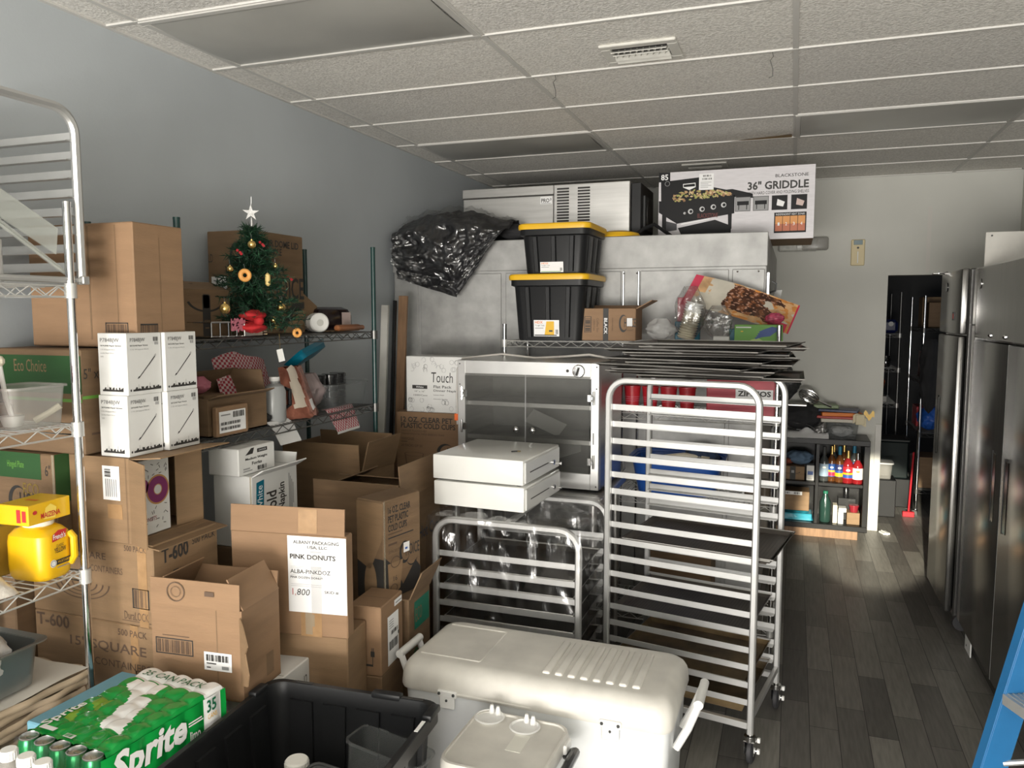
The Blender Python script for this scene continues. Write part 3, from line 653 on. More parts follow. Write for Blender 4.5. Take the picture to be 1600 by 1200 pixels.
cl = M(); cl.box((0, 0, 0), (.26, .003, .16), PAPER, 0, Matrix.Rotation(R(-20), 3, 'Y') @ Matrix.Rotation(R(-55), 3, 'X')); tag(cl.obj('paper_sheet', None, (-1.22, 4.20, 1.14)), 'white sheet of paper leaning under the lower shelf inside the glass-front cabinet', 'paper')

# cash drawers
def cash_drawer(z, label, dx):
    W, D, H = .445, .47, .118
    t = thing('cash_drawer', label, 'cash drawer', (-1.53 + dx, 3.20, z), R(-3), 'white cash drawers')
    DW = mat('drawer_white', (0.70, 0.70, 0.67), 0.22, var=.03)
    b = M(); b.bx(0, W, 0, D, .006, H, DW, .006, 2)
    for x in (.03, W - .03):
        for y in (.03, D - .03): b.cyl((x, y, 0), (x, y, .008), .012, RUBBER)
    b.obj('case', t)
    f = M(); f.bx(W, W + .008, .012, D - .012, .014, H - .010, mat('drawer_front', (0.60, 0.60, 0.58), 0.3), .003); fr = (V((W + .008, 0, 0)), Y_, Z_); f.rect(fr, .06, .055, .30, .060, INK); o = f.obj('drawer_front', t)
    k = M(); k.cyl((W + .007, .36, .05), (W + .016, .36, .05), .012, CHROME, 16); k.cyl((W + .016, .36, .05), (W + .0175, .36, .05), .006, DGREY, 12); k.cyl((W + .006, .44, .03), (W + .022, .44, .03), .007, CHROME, 12); k.obj('lock', o)
    return t
cash_drawer(1.022, 'lower white cash drawer on the plastic-covered rack', 0)
cash_drawer(1.142, 'upper white cash drawer with a key on its lid', -.004)
ky = M(); ky.tube([(0, 0, 0.003), (.03, .02, .003)], .003, DGREY, 6); ky.cyl((.03, .02, .001), (.03, .02, .005), .009, mat('brass', (.35, .28, .15), .35, .8), 12); tag(ky.obj('key', None, (-1.21, 3.36, 1.261)), 'small dark key lying on top of the upper white drawer', 'key')

# ---------------------------------------------------------------- coolers
def big_cooler():
    z1 = .525; L = 1.0; D = .45; x0, y0 = -1.335, 2.475
    t = thing('ice_chest', 'long dirty white ice chest with a ribbed lid in front of the rack', 'cooler', (x0, y0, 0), R(-.6))
    b = M(); s = [roundrect(L - 2 * k, D - 2 * k, .05) for k in (.03, .0)]
    def loft(m, secs, mt):
        n = len(secs[0][0]); vs = []
        for pts, z in secs: vs += [(L / 2 + a, D / 2 + c, z) for a, c in pts]
        fs = [(i * n + j, i * n + (j + 1) % n, (i + 1) * n + (j + 1) % n, (i + 1) * n + j) for i in range(len(secs) - 1) for j in range(n)]
        fs += [tuple(reversed(range(n))), tuple(range((len(secs) - 1) * n, len(secs) * n))]; m._faces(vs, fs, mt)
    WB = mat('cooler_body', (0.74, 0.76, 0.77), 0.45, var=.10, vscale=5)
    loft(b, [(roundrect(L - .10, D - .09, .05), .0), (roundrect(L - .06, D - .06, .05), .04), (roundrect(L - .02, D - .02, .05), z1)], WB); b.obj('body', t)
    l = M(); hh = .105
    secs = [(roundrect(L, D, .05), z1 + .001), (roundrect(L + .006, D + .006, .05), z1 + .012), (roundrect(L + .002, D, .055), z1 + .05)]
    for k in range(1, 6):
        a = k / 5 * pi / 2; secs.append((roundrect(L - .10 * (1 - cos(a)), D - .12 * (1 - cos(a)), .06), z1 + .05 + (hh - .05) * sin(a)))
    loft(l, secs, WPLD)
    zt = z1 + hh
    for i in range(8):   # raised ribs on the right half
        x = .545 + i * .046
        l.box((x, D / 2 - .005, zt), (.030, D - .17, .018), WPLD, .008, None, 3)
    # raised square outline on the left half
    for c, d in (((.17, D / 2 - .14, zt), (.24, .006, .007)), ((.29, D / 2, zt), (.006, .28, .007)), ((.17, D / 2 + .14, zt), (.24, .006, .007))): l.box(c, d, WPLD, .002)
    l.obj('lid', t)
    for x in (.20, .80):
        h = M(); h.box((x, -.006, z1 + .01), (.075, .014, .026), WPL, .004); h.box((x, -.006, z1 - .02), (.06, .012, .05), WPL, .004)
        for dx in (-.028, .028): h.ball((x + dx, -.014, z1 + .012), .006, DGREY, 8)
        h.ball((x, -.013, z1 - .012), .005, DGREY, 8); h.obj('latch', t)
    for sx in (0, 1):
        h = M(); x = -.005 if sx == 0 else L + .005; d = -1 if sx == 0 else 1
        y = D * .5
        for yy in (y - .075, y + .075): h.tube([(x - d * .01, yy, z1 - .12), (x + d * .03, yy, z1 - .04), (x + d * .065, yy, z1 + .055)], .014, WPL, 8, sx=.7)
        h.cyl((x + d * .065, y - .088, z1 + .055), (x + d * .065, y + .088, z1 + .055), .016, WPL, 14); h.obj('handle', t)
    sp = M(); sp.box((.37, -.001, z1 + .012), (.30, .01, .010), WPLD, .003); sp.obj('lid_lip', t)
    return t
big_cooler()
def small_cooler():
    L, D, z1 = .335, .345, .505
    t = thing('small_cooler', 'stained small white cooler with open cup recesses in its lid beside the black tote', 'cooler', (-.985, 2.045, 0), R(-1))
    b = M(); b.bx(0.02, L - .02, .02, D - .02, 0, z1, WPL, .02, 2); b.obj('body', t)
    l = M(); pts = roundrect(L, D, .05); n = len(pts); secs = [(1, z1 + .001), (1, z1 + .032), (.975, z1 + .045), (.93, z1 + .046), (.92, z1 + .040)]; vs = []
    for k, z in secs: vs += [(L / 2 + a * k, D / 2 + c * k, z) for a, c in pts]
    fs = [(i * n + j, i * n + (j + 1) % n, (i + 1) * n + (j + 1) % n, (i + 1) * n + j) for i in range(len(secs) - 1) for j in range(n)] + [tuple(range((len(secs) - 1) * n, len(secs) * n)), tuple(reversed(range(n)))]
    l._faces(vs, fs, WPLD)
    for x, y in ((.058, D - .045), (.19, D - .062)):
        l.lathe([(.044, 0), (.052, .006), (.046, .008), (.043, .002), (.0005, .001)], (x, y, z1 + .040), WPL, 24)
        for a in (60, 100):
            p = V((x + .036 * cos(R(a)), y + .036 * sin(R(a)), z1 + .04)); l.cyl(p, p + V((0, 0, .03)), .012, WPL, 10, .005)
    l.box((.20, .19, z1 + .0405), (.05, .10, .001), mat('lid_label', (.74, .73, .66), .5))
    l.obj('lid', t)
    h = M(); h.tube([(L - .01, .02, z1 - .04), (L + .03, .05, z1 + .0), (L + .035, .17, z1 + .01), (L + .03, .27, z1 - .0), (L - .01, .31, z1 - .04)], .016, BLACKG, 10); h.obj('black_handle', t)
    hb = M(); hb.bx(L - .012, L + .01, .24, .30, z1 + .0, z1 + .03, WPL, .004); hb.obj('handle_block', t)
small_cooler()

# ---------------------------------------------------------------- storage totes
def tote(name, label, loc, rot, L, D, H, lid=None, taper=.86, sticker=None, wall=.006, holes=False):
    """L along local x, D along local y; ribs on every wall"""
    t = thing(name, label, 'storage tote', loc, rot)
    b = M(); n = 0
    def ring(k, z, inset=0):
        pts = roundrect(L * k - 2 * inset, D * k - 2 * inset, .05, 6); return [(a, c, z) for a, c in pts]
    rings = [ring(taper, 0), ring(taper + .01, .012), ring(.955, H - .055), ring(.965, H - .05), ring(1.03, H - .045), ring(1.03, H - .003), ring(1.02, H), ring(.965, H), ring(.955, H - .008), ring(.945, H - .05), ring(taper - .02, .012)]
    k = len(rings[0]); vs = [p for r_ in rings for p in r_]
    fs = [(i * k + j, i * k + (j + 1) % k, (i + 1) * k + (j + 1) % k, (i + 1) * k + j) for i in range(len(rings) - 1) for j in range(k)]
    fs += [tuple(reversed(range(k))), tuple(range((len(rings) - 1) * k, len(rings) * k))]
    b._faces(vs, fs, BLACK)
    # vertical ribs, outside and inside
    for axis, (A, B) in (('x', (L, D)), ('y', (D, L))):
        m_ = max(2, int(A / .13))
        for s_ in (-1, 1):
            for q in range(m_):
                f = (q + .5) / m_ - .5; wd = .034
                pts = []
                for z, kk in ((.02, taper + .012), (H - .055, .958)):
                    for d in (-1, 1):
                        for off in (-.002, .012): pts.append((f * A * kk * .86 + d * wd / 2 * (1 - .4 * (off > 0)), s_ * (B / 2 * kk + off), z))
                vs2 = [(p[0], p[1], p[2]) if axis == 'x' else (p[1], p[0], p[2]) for p in pts]
                b._faces(vs2, [(0, 1, 3, 2), (4, 6, 7, 5), (1, 5, 7, 3), (0, 4, 5, 1), (2, 3, 7, 6)], BLACK)
                if not lid:
                    pts = []
                    for z, kk in ((.02, taper - .015), (H - .05, .946)):
                        for d in (-1, 1):
                            for off in (.002, -.010): pts.append((f * A * kk * .86 + d * wd * 1.2, s_ * (B / 2 * kk + off), z))
                    vs2 = [(p[0], p[1], p[2]) if axis == 'x' else (p[1], p[0], p[2]) for p in pts]
                    b._faces(vs2, [(0, 1, 3, 2), (4, 6, 7, 5), (1, 5, 7, 3), (0, 4, 5, 1), (2, 3, 7, 6)], BLACK)
    bo = b.obj('tub', t)
    if holes:
        for x, y, w_, d in ((L * .35, D * .498, .075, .012), (-L * .30, D * .498, .06, .012), (L * .498, D * .26, .012, .06), (-L * .498, 0, .012, .08), (L * .498, -D * .1, .012, .05)):
            h = M(); h.box((x, y, H + .0012), (w_, d, .0016), WPL if (x > L * .4 and y > 0) else INK, .0005); h.obj('rim_slot', t)
        for x, y, w_, d in ((-L * .5, D * .36, .03, .07), (L * .2, D * .5, .10, .03), (L * .5, D * .40, .03, .08)): c = M(); c.box((x, y, H - .002), (w_, d, .022), BLACK, .006, None, 2); c.obj('rim_tab', t)
    if lid:
        l = M(); pts = [(roundrect(L * 1.07, D * 1.07, .05, 6), H - .012), (roundrect(L * 1.08, D * 1.08, .05, 6), H + .004), (roundrect(L * 1.07, D * 1.07, .05, 6), H + .016), (roundrect(L * 1.04, D * 1.04, .05, 6), H + .022), (roundrect(L * .92, D * .92, .05, 6), H + .022), (roundrect(L * .90, D * .90, .05, 6), H + .014)]
        k = len(pts[0][0]); vs = [(a, c, z) for q, z in pts for a, c in q]
        l._faces(vs, [(i * k + j, i * k + (j + 1) % k, (i + 1) * k + (j + 1) % k, (i + 1) * k + j) for i in range(len(pts) - 1) for j in range(k)] + [tuple(range((len(pts) - 1) * k, len(pts) * k)), tuple(reversed(range(k)))], lid)
        l.obj('yellow_lid', t)
    if sticker:
        s = M(); u0, v0, u1, v1, big = sticker; tl = (D / 2 * (.955 - taper)) / (H - .055)
        fr = (V((0, -D / 2 * taper - .016, 0)), X_, V((0, -tl, 1)).normalized()); s.rect(fr, u0, v0, u1, v1, PAPER, .0); w_ = u1 - u0; h = v1 - v0
        s.text(fr, 'HDX', u0 + w_ * .05, v0 + h * .78, u0 + w_ * .36, v0 + h * .94, ORANGE, .0008, .02); s.text(fr, 'Tough Tote', u0 + w_ * .05, v0 + h * .60, u0 + w_ * .42, v0 + h * .72, INK, .0008); s.rect(fr, u0 + w_ * .05, v0 + h * .48, u0 + w_ * .38, v0 + h * .52, GREY, .0008)
        if big: s.mark(fr, [(u0 + w_ * .42, v0 + h * .06), (u0 + w_ * .8, v0 + h * .06), (u0 + w_ * .8, v0 + h * .92), (u0 + w_ * .5, v0 + h * .92)], YEL, .0007); s.rect(fr, u0 + w_ * .60, v0 + h * .28, u0 + w_ * .74, v0 + h * .38, DGREY, .001)
        s.rect(fr, u0 + w_ * .03, v0 + h * .04, u1 - w_ * .1, v0 + h * .10, INK if big else GREENL, .001); s.bars(fr, u1 - w_ * .14, v0 + h * .14, u1 - w_ * .04, v0 + h * .42, INK, 7, .001)
        s.obj('product_label', t)
    return t
tote('storage_tote', 'large black tote with yellow lid standing on the wire shelf, lowest of its stack', (-1.352, 4.60, 1.7385), 0, .455, .46, .365, YEL, .86, (-.085, .025, .07, .12, True))
tote('storage_tote', 'smaller black tote with yellow lid stacked on the larger one', (-1.325, 4.61, 1.7385 + .382), 0, .41, .44, .275, YEL, .86, (-.08, .015, .06, .075, False))
hl = M(); hl.lathe([(.14, 0), (.145, .01), (.13, .03), (.07, .045), (.001, .05)], (0, 0, 0), YEL, 24); tag(hl.obj('lid', None, (-1.08, 5.03, 2.3755)), 'round yellow lid lying on top of the walk-in cooler behind the upper tote', 'lid')

TX, TY, TZ = -1.272, 1.785, .275
tote('open_storage_tote', 'big open black tote in the foreground holding loose containers', (TX, TY, TZ), R(3.5), .585, .62, .425, None, .88, None, .006, True)
bt = M(); bt.bx(-.25, .25, -.24, .24, 0, TZ - .002, CARD, .004); tag(bt.obj('cardboard_box', None, (TX, TY, 0), R(3.5)), 'plain brown carton under the open black tote', 'box')
# things in the open tote
def jar(name, label, loc, r, h, body, cap, cat='bottle', tilt=(0, 0, 0), grp=None):
    t = thing(name, label, cat, loc, 0, grp); t.rotation_euler = tilt
    M().lathe([(r * .92, 0), (r, r * .12), (r, h * .72), (r * .55, h * .86), (r * .5, h * .88), (r * .5, h * .97), (.0005, h * .97)], (0, 0, 0), body, 20).obj('body', t)
    c = M(); c.lathe([(r * .58, h * .865), (r * .6, h * .87), (r * .6, h * .985), (r * .54, h), (.0005, h)], (0, 0, 0), cap, 24)
    for k in range(20): a = 2 * pi * k / 20; c.box((r * .6 * cos(a), r * .6 * sin(a), h * .925), (.0025, .0025, h * .10), cap, 0, Matrix.Rotation(a, 3, 'Z'))
    c.obj('cap', t); return t
jar('plastic_bottle', 'white capped plastic jug standing inside the open black tote', (-1.345, 1.86, TZ + .0125), .058, .30, WPL, mat('cap_white', (.78, .77, .72), .4))
lid = M(); pts = roundrect(.25, .19, .04); lid.prism(pts, .014, DGREY, (V((0, 0, 0)), X_, Y_)); lid.prism(roundrect(.21, .15, .035), .018, mat('grey_lid_panel', (.10, .105, .105), .5), (V((0, 0, .0)), X_, Y_)); lid.tube([(a, b, .012) for a, b in pts], .006, DGREY, 6, True)
o = tag(lid.obj('container_lid'), 'grey rectangular lid propped up inside the open black tote', 'lid'); o.location = (-1.165, 1.79, TZ + .24); o.rotation_euler = (R(38), R(14), R(12))
def clear_bin(name, label, loc, rotz, w_, d, h, m, cat='container', lidm=None, tilt=None):
    t = M(); P = [(roundrect(w_ * .88, d * .88, .02, 4), 0), (roundrect(w_, d, .025, 4), h), (roundrect(w_ + .016, d + .016, .03, 4), h + .001), (roundrect(w_ + .016, d + .016, .03, 4), h - .006)]
    k = len(P[0][0]); vs = [(a, c, z) for q, z in P for a, c in q]; t._faces(vs, [(i * k + j, i * k + (j + 1) % k, (i + 1) * k + (j + 1) % k, (i + 1) * k + j) for i in range(len(P) - 1) for j in range(k)] + [tuple(reversed(range(k)))], m)
    if lidm: t.prism(roundrect(w_ + .02, d + .02, .03, 4), .012, lidm, (V((0, 0, h)), X_, Y_))
    o = tag(t.obj(name, None, loc, rotz), label, cat)
    if tilt: o.rotation_euler = tilt
    return o
clear_bin('clear_container', 'empty clear rectangular container lying inside the open black tote', (-1.125, 1.99, TZ + .235), R(5), .24, .13, .09, SHADE, tilt=(R(-8), R(10), R(0)))
clear_bin('clear_container', 'clear container under the grey lid at the bottom of the open black tote', (-1.15, 1.77, TZ + .0125), R(5), .26, .30, .17, SHADE)
# ---------------------------------------------------------------- can pack
def can_pack():
    L, W, H = .456, .30, .122; nx, ny = 5, 7; px, py = W / nx, L / ny
    t = thing('can_pack', 'shrink wrapped green and white 35 can soda pack in the foreground', 'can pack', (-1.755, 1.63, .661), R(-3.5))
    CG = mat('can_green', (0.012, 0.20, 0.06), 0.22, .5); CT = mat('can_top', (.62, .62, .62), .3, .9); FG = mat('green_wrap', (0.006, 0.27, 0.045), 0.16); FW = mat('white_wrap', (.78, .78, .77), .2); FY = mat('lime_wrap', (.16, .30, .03), .2)
    cm = M(); cm.lathe([(.020, 0), (.0295, .008), (.0295, .100), (.0245, .116), (.0255, .119), (.0235, .120), (.022, .114), (.0005, .113)], (0, 0, 0), CG, 20)
    for v in cm.bm.faces:
        if v.calc_center_median().z > .112: v.material_index = cm.mi(CT)
    cm.box((.004, 0, .1145), (.02, .012, .002), CT, .0005)
    # short white word patch round the can
    for k in range(5):
        a0 = R(-130 + k * 20); 
        for j in range(3):
            a = a0 + R(j * 7); cm._faces([V((.0300 * cos(a), .0300 * sin(a), .04 + .012 * (k % 2))), V((.0300 * cos(a + R(6)), .0300 * sin(a + R(6)), .042 + .012 * (k % 2))), V((.0300 * cos(a + R(6)), .0300 * sin(a + R(6)), .075)), V((.0300 * cos(a), .0300 * sin(a), .073))], [(0, 1, 2, 3)], FW)
    first = None
    for j in range(ny):
        for i in range(nx):
            x, y = -W / 2 + px * (i + .5), -L / 2 + py * (j + .5)
            if first is None: first = cm.obj('soda_can', t, (x, y, 0))
            else:
                c = first.copy(); COL.objects.link(c); c.location = (x, y, 0); c.rotation_euler = (0, 0, random.uniform(-.6, .6))
    f = M()
    def topz(x, y):
        if abs(x) > W / 2 - .001 or abs(y) > L / 2 - .001: return H - .012
        cx = (x + W / 2) / px % 1 - .5; cy = (y + L / 2) / py % 1 - .5; return H + .004 - .014 * max(0, (cx * cx + cy * cy) * 2 - .22) + noise.noise(V((x * 18, y * 18, 3))) * .004
    def mf(u, v):
        x, y = u, v
        if y > .82: return FW
        if .62 < y < .80 and x < .55 and x > .12 and (y - .62) * 1.2 > abs(x - .36) * .5 - .02: return FW
        if x + .55 * (y - .5) > .40 and x + .55 * (y - .5) < .66 and .22 < y < .62: return FW
        if x < .28 and .2 < y < .62: return FY if x > .12 and y < .5 and noise.noise(V((x * 5, y * 5, 0))) > -.1 else FG
        return FG
    f.sheet(lambda u, v: (-W / 2 + W * u, -L / 2 + L * (.10 + .90 * v), topz(-W / 2 + W * u, -L / 2 + L * (.10 + .9 * v))), 50, 70, FG, mf)
    # right side
    f.sheet(lambda u, v: (W / 2 + .002 + .006 * abs(sin(u * pi * 6.3)) * (.5 + .5 * sin(pi * v)), -L / 2 + L * (.06 + .94 * u), (H - .012) * v + .002), 70, 16, FG, lambda u, v: FW if .80 < u < .955 else FG)
    f.sheet(lambda u, v: (-W / 2 - .002 - .006 * abs(sin(u * pi * 6.3)), -L / 2 + L * (.14 + .86 * u), (H - .012) * v + .002), 50, 10, FG)
    fr = (V((W / 2 + .0095, -L / 2, 0)), Y_, Z_)
    f.text(fr, 'Sprite', L * .10, .006, L * .64, .115, FW, .001, .035, 0, .16)
    f.text(fr, 'limo', L * .68, .016, L * .765, .046, FW, .001, .02); f.rect(fr, L * .67, .062, L * .79, .066, FW); f.rect(fr, L * .67, .070, L * .78, .074, FW)
    f.text(fr, '35', L * .825, .070, L * .905, .108, mat('dark_green_print', (0, .12, .05), .4), .001, .02); f.text(fr, 'CANS', L * .83, .05, L * .91, .064, YEL, .001)
    ft = (V((-W / 2, -L / 2, H + .0085)), X_, Y_)
    f.text(ft, '35 CAN PACK', .03, L * .865, W - .03, L * .93, MATS['dark_green_print'], .0, .01)
    f.text(ft, 'Sprite', .012, L * .16, .05, L * .44, FW, .0, .02, 90)
    f.rect(ft, .03, L * .13, .085, L * .165, FW, -.001); f.rect(ft, .13, L * .115, .165, L * .15, FW, -.001); f.bars(ft, .133, L * .12, .162, L * .145, FG, 8, 0)
    f.obj('printed_wrap', t)
    g = M(); g.sheet(lambda u, v: (-W / 2 - .004 + (W + .008) * u, -L / 2 - .004 + L * .13 * v - .0 , (H - .004) if v > .3 else (H - .004) * (v / .3)), 40, 12, FILM); g.obj('clear_wrap_end', t)
can_pack()
bt = M(); bt.bx(-.27, .195, -.52, .26, 0, .656, CARD, .006); bt.bx(.01, .06, -.52, .26, .6562, .657, TAPE); tag(bt.obj('cardboard_box', None, (-1.805, 1.66, 0)), 'plain brown carton under the green soda can pack', 'box')
bb = M(); bb.bx(-.065, .065, -.17, .17, 0, .07, LBLUE, .004); tag(bb.obj('blue_box', None, (-1.985, 1.73, .658), R(-1)), 'flat pale blue carton tucked behind the soda can pack', 'box')
for i, (x, y, l) in enumerate(((-1.775, 1.30, 'leftmost of the white capped water bottles in the bottom left corner'), (-1.71, 1.295, 'middle one of the white capped water bottles in the bottom left corner'), (-1.65, 1.29, 'rightmost of the white capped water bottles in the bottom left corner'))):
    jar('water_bottle', l, (x, y, .657), .033, .185, TUB, WPL, grp='water bottles in the corner')

# ---------------------------------------------------------------- cartons
def carton(label, K, w_, d, h, rot, m=CARD, marks=None, name='cardboard_box', flaps=(), open_=False, seam=True, bev=.004, cat='box', grp=None):
    """K is the near right bottom corner; front face looks to local -y, side face to +x"""
    b = M()
    if open_:
        e = .006; b.bx(-w_, 0, 0, d, 0, e, m); b.bx(-w_, 0, 0, e, 0, h, m); b.bx(-w_, 0, d - e, d, 0, h, m); b.bx(-w_, -w_ + e, e, d - e, 0, h, m); b.bx(-e, 0, e, d - e, 0, h, m)
    else:
        b.bx(-w_, 0, 0, d, 0, h, m, bev)
        if seam: b.rect((V((0, 0, h)), X_, Y_), -w_ + .003, d / 2 - .001, -.003, d / 2 + .001, INKB)
    F = (V((-w_, 0, 0)), X_ * w_, Z_ * h); S = (V((0, 0, 0)), Y_ * d, Z_ * h); T = (V((-w_, 0, h)), X_ * w_, Y_ * d)
    if marks: marks(b, F, S, T)
    o = tag(b.obj(name, None, K, R(rot)), label, cat, grp)
    for side, lean, ln in flaps[:]:
        f = M(); a = R(lean); e = .005; dz, dn = cos(a) * ln, sin(a) * ln
        if side == 'F': f.prism([(0.004, 0), (w_ - .004, 0), (w_ - .004, ln), (.004, ln)], e, m, (V((-w_, .0, h)), X_, V((0, -sin(a), cos(a)))))
        if side == 'B': f.prism([(0.004, 0), (w_ - .004, 0), (w_ - .004, ln), (.004, ln)], e, m, (V((-w_, d, h)), X_, V((0, sin(a), cos(a)))))
        if side == 'R': f.prism([(0.004, 0), (d - .004, 0), (d - .004, ln), (.004, ln)], e, m, (V((0, 0, h)), Y_, V((sin(a), 0, cos(a)))))
        if side == 'L': f.prism([(0.004, 0), (d - .004, 0), (d - .004, ln), (.004, ln)], e, m, (V((-w_, 0, h)), Y_, V((-sin(a), 0, cos(a)))))
        f.obj('flap', o)
    return o
def sticker(parent, fr, u0, v0, u1, v1, fn, name='shipping_label', m=PAPER, lab=None):
    s = M(); s.rect(fr, u0, v0, u1, v1, m, .0018)
    fr = (fr[0] + fr[1].cross(fr[2]).normalized() * .0012, fr[1], fr[2])
    def sub(a, b): return (u0 + (u1 - u0) * a, v0 + (v1 - v0) * b)
    fn(s, fr, sub); o = s.obj(name, parent)
    if lab: o['label'] = lab
    return o
def FS(w_, d, h): return (V((-w_, 0, 0)), X_ * w_, Z_ * h), (V((0, 0, 0)), Y_ * d, Z_ * h)

# left column between the two wire shelves
def mk(b, F, S, T):
    b.outline(F, .72, .10, .93, .20, .008, INK); b.bars(F, .735, .115, .915, .185, INKB, 16); b.outline(S, .08, .10, .42, .19, .012, INK); b.bars(S, .10, .112, .40, .178, INKB, 14)
    b.text(F, 'ZW0-178ZH', .70, .012, .93, .045, INK, turn=180); b.rect(F, .70, .055, .95, .065, INKB); b.rect(F, .72, .075, .92, .083, INKB); b.rect(S, .08, .055, .45, .068, INKB); b.rect(S, .08, .03, .45, .04, INKB)
    b.rect(F, .58, .06, .595, .98, CARD2); b.rect(F, .84, .0, .846, .98, CARD2); b.rect(S, .5, .05, .51, .9, CARD2)
carton('large plain brown carton topping the left stack, higher than the white straw boxes', (-2.055, 2.03, 1.787), .47, .225, .415, 0, CARD3, mk)
def mk(b, F, S, T):
    b.rect(F, .0, .58, 1, .94, INKG); b.text(F, 'Eco Choice', .25, .78, .62, .90, CARD); b.rect(F, 0, .50, 1, .53, GREENL)
    b.rect(S, .72, .52, 1, .95, INKG); b.text(S, '5" x 3"', .03, .72, .36, .82, INK); b.rect(S, 0, .53, .9, .56, GREENL); b.rect(S, .1, .18, .35, .2, INKB); b.rect(S, .3, .0, .36, .98, TAPE, .001); b.rect(S, .72, .05, .78, .6, SHINY, .002)
carton('green banded carton marked 5 by 3, under the large plain carton', (-2.20, 1.935, 1.432), .40, .30, .35, 0, CARD2, mk)
def mk(b, F, S, T):
    b.rect(F, 0, .76, .80, 1, INKG); b.text(F, 'Hinged Plate', .30, .84, .55, .92, GREENL); b.text(F, '6"', .86, .80, .94, .90, INK); b.choice(F, .30, .34, .84, .74, INK); b.text(F, 'ECO', .52, .61, .75, .72, mat('eco_gold_ink', (.25, .17, .03), .6)); b.rect(F, .2, .1, .7, .13, INKB)
    b.rect(S, 0, .55, .5, 1, INKG); b.rect(F, .965, .5, 1, 1, SHINY, .002)
carton('brown and green eco plate carton behind the yellow mustard jug', (-2.31, 1.91, 1.06), .31, .34, .37, 0, CARD2, mk)
carton('brown carton filling the gap under the green banded plate carton', (-2.53, 1.91, 0), .09, .34, 1.058, 0, CARD2)
def mk(b, F, S, T):
    b.text(F, '15" SQUARE', .30, .62, .92, .76, INKB, bold=.01); b.text(F, 'CONTAINERS', .50, .45, 1.2 - .25, .54, INKB); b.text(F, '500 PACK', .70, .86, .93, .94, INKB, bold=.01); b.text(F, 'T-600', .02, .82, .30, .98, INKB, bold=.02)
    for k in range(3): b.arc(F, .45, .12, .22 - k * .05, .23 - k * .05, 180, 360, INKB, sv=.5)
    b.outline(F, .83, .2, .97, .46, .01, INK); b.bars(F, .845, .22, .955, .44, INKB, 10); b.rect(F, .80, 0, .86, 1, TAPE, .001)
    b.text(S, 'PT-600', .1, .66, .5, .82, INKB, bold=.02); b.text(S, 'Durable Packaging', .2, .3, .8, .45, INKB)
DK = (-1.972, 1.975, .56)
carton('lowest square-container carton of the left stack, beside the chrome post', DK, .55, .31, .29, 0, CARD, mk)
def mk(b, F, S, T):
    b.text(F, 'PT-600 SQUARE', .10, .74, .63, .84, INKB, bold=.01); b.text(F, 'CONTAINERS', .50, .60, .76, .68, INKB); b.text(F, '500 PACK', .78, .90, .95, .97, INKB, bold=.01)
    for k in range(4): b.arc(F, .42, .44, .22 - k * .05, .232 - k * .05, 180, 360, INKB, sv=.9)
    b.outline(F, .83, .22, .96, .46, .01, INK); b.bars(F, .845, .235, .945, .445, INKB, 10); b.text(F, 'DuraLOCK', .76, .07, .95, .17, INKB); b.rect(F, .74, .05, .97, .058, INKB); b.rect(F, .88, 0, .95, 1, TAPE, .001)
    b.text(S, 'T-600', .12, .74, .52, .93, INK, bold=.03); b.text(S, '500 PACK', .58, .84, .95, .92, INK); b.text(S, 'D', .28, .34, .44, .62, INK, bold=.05); b.text(S, 'urable', .45, .42, .78, .56, INK); b.text(S, 'Packaging', .46, .26, .82, .38, INK)
carton('printed square-container carton in the left stack under the box of donut cartons', (DK[0], DK[1], .8505), .55, .31, .285, 0, CARD, mk)
carton('plain carton on the floor at the base of the left stack', (DK[0], DK[1], 0), .55, .31, .559, 0, CARD2)
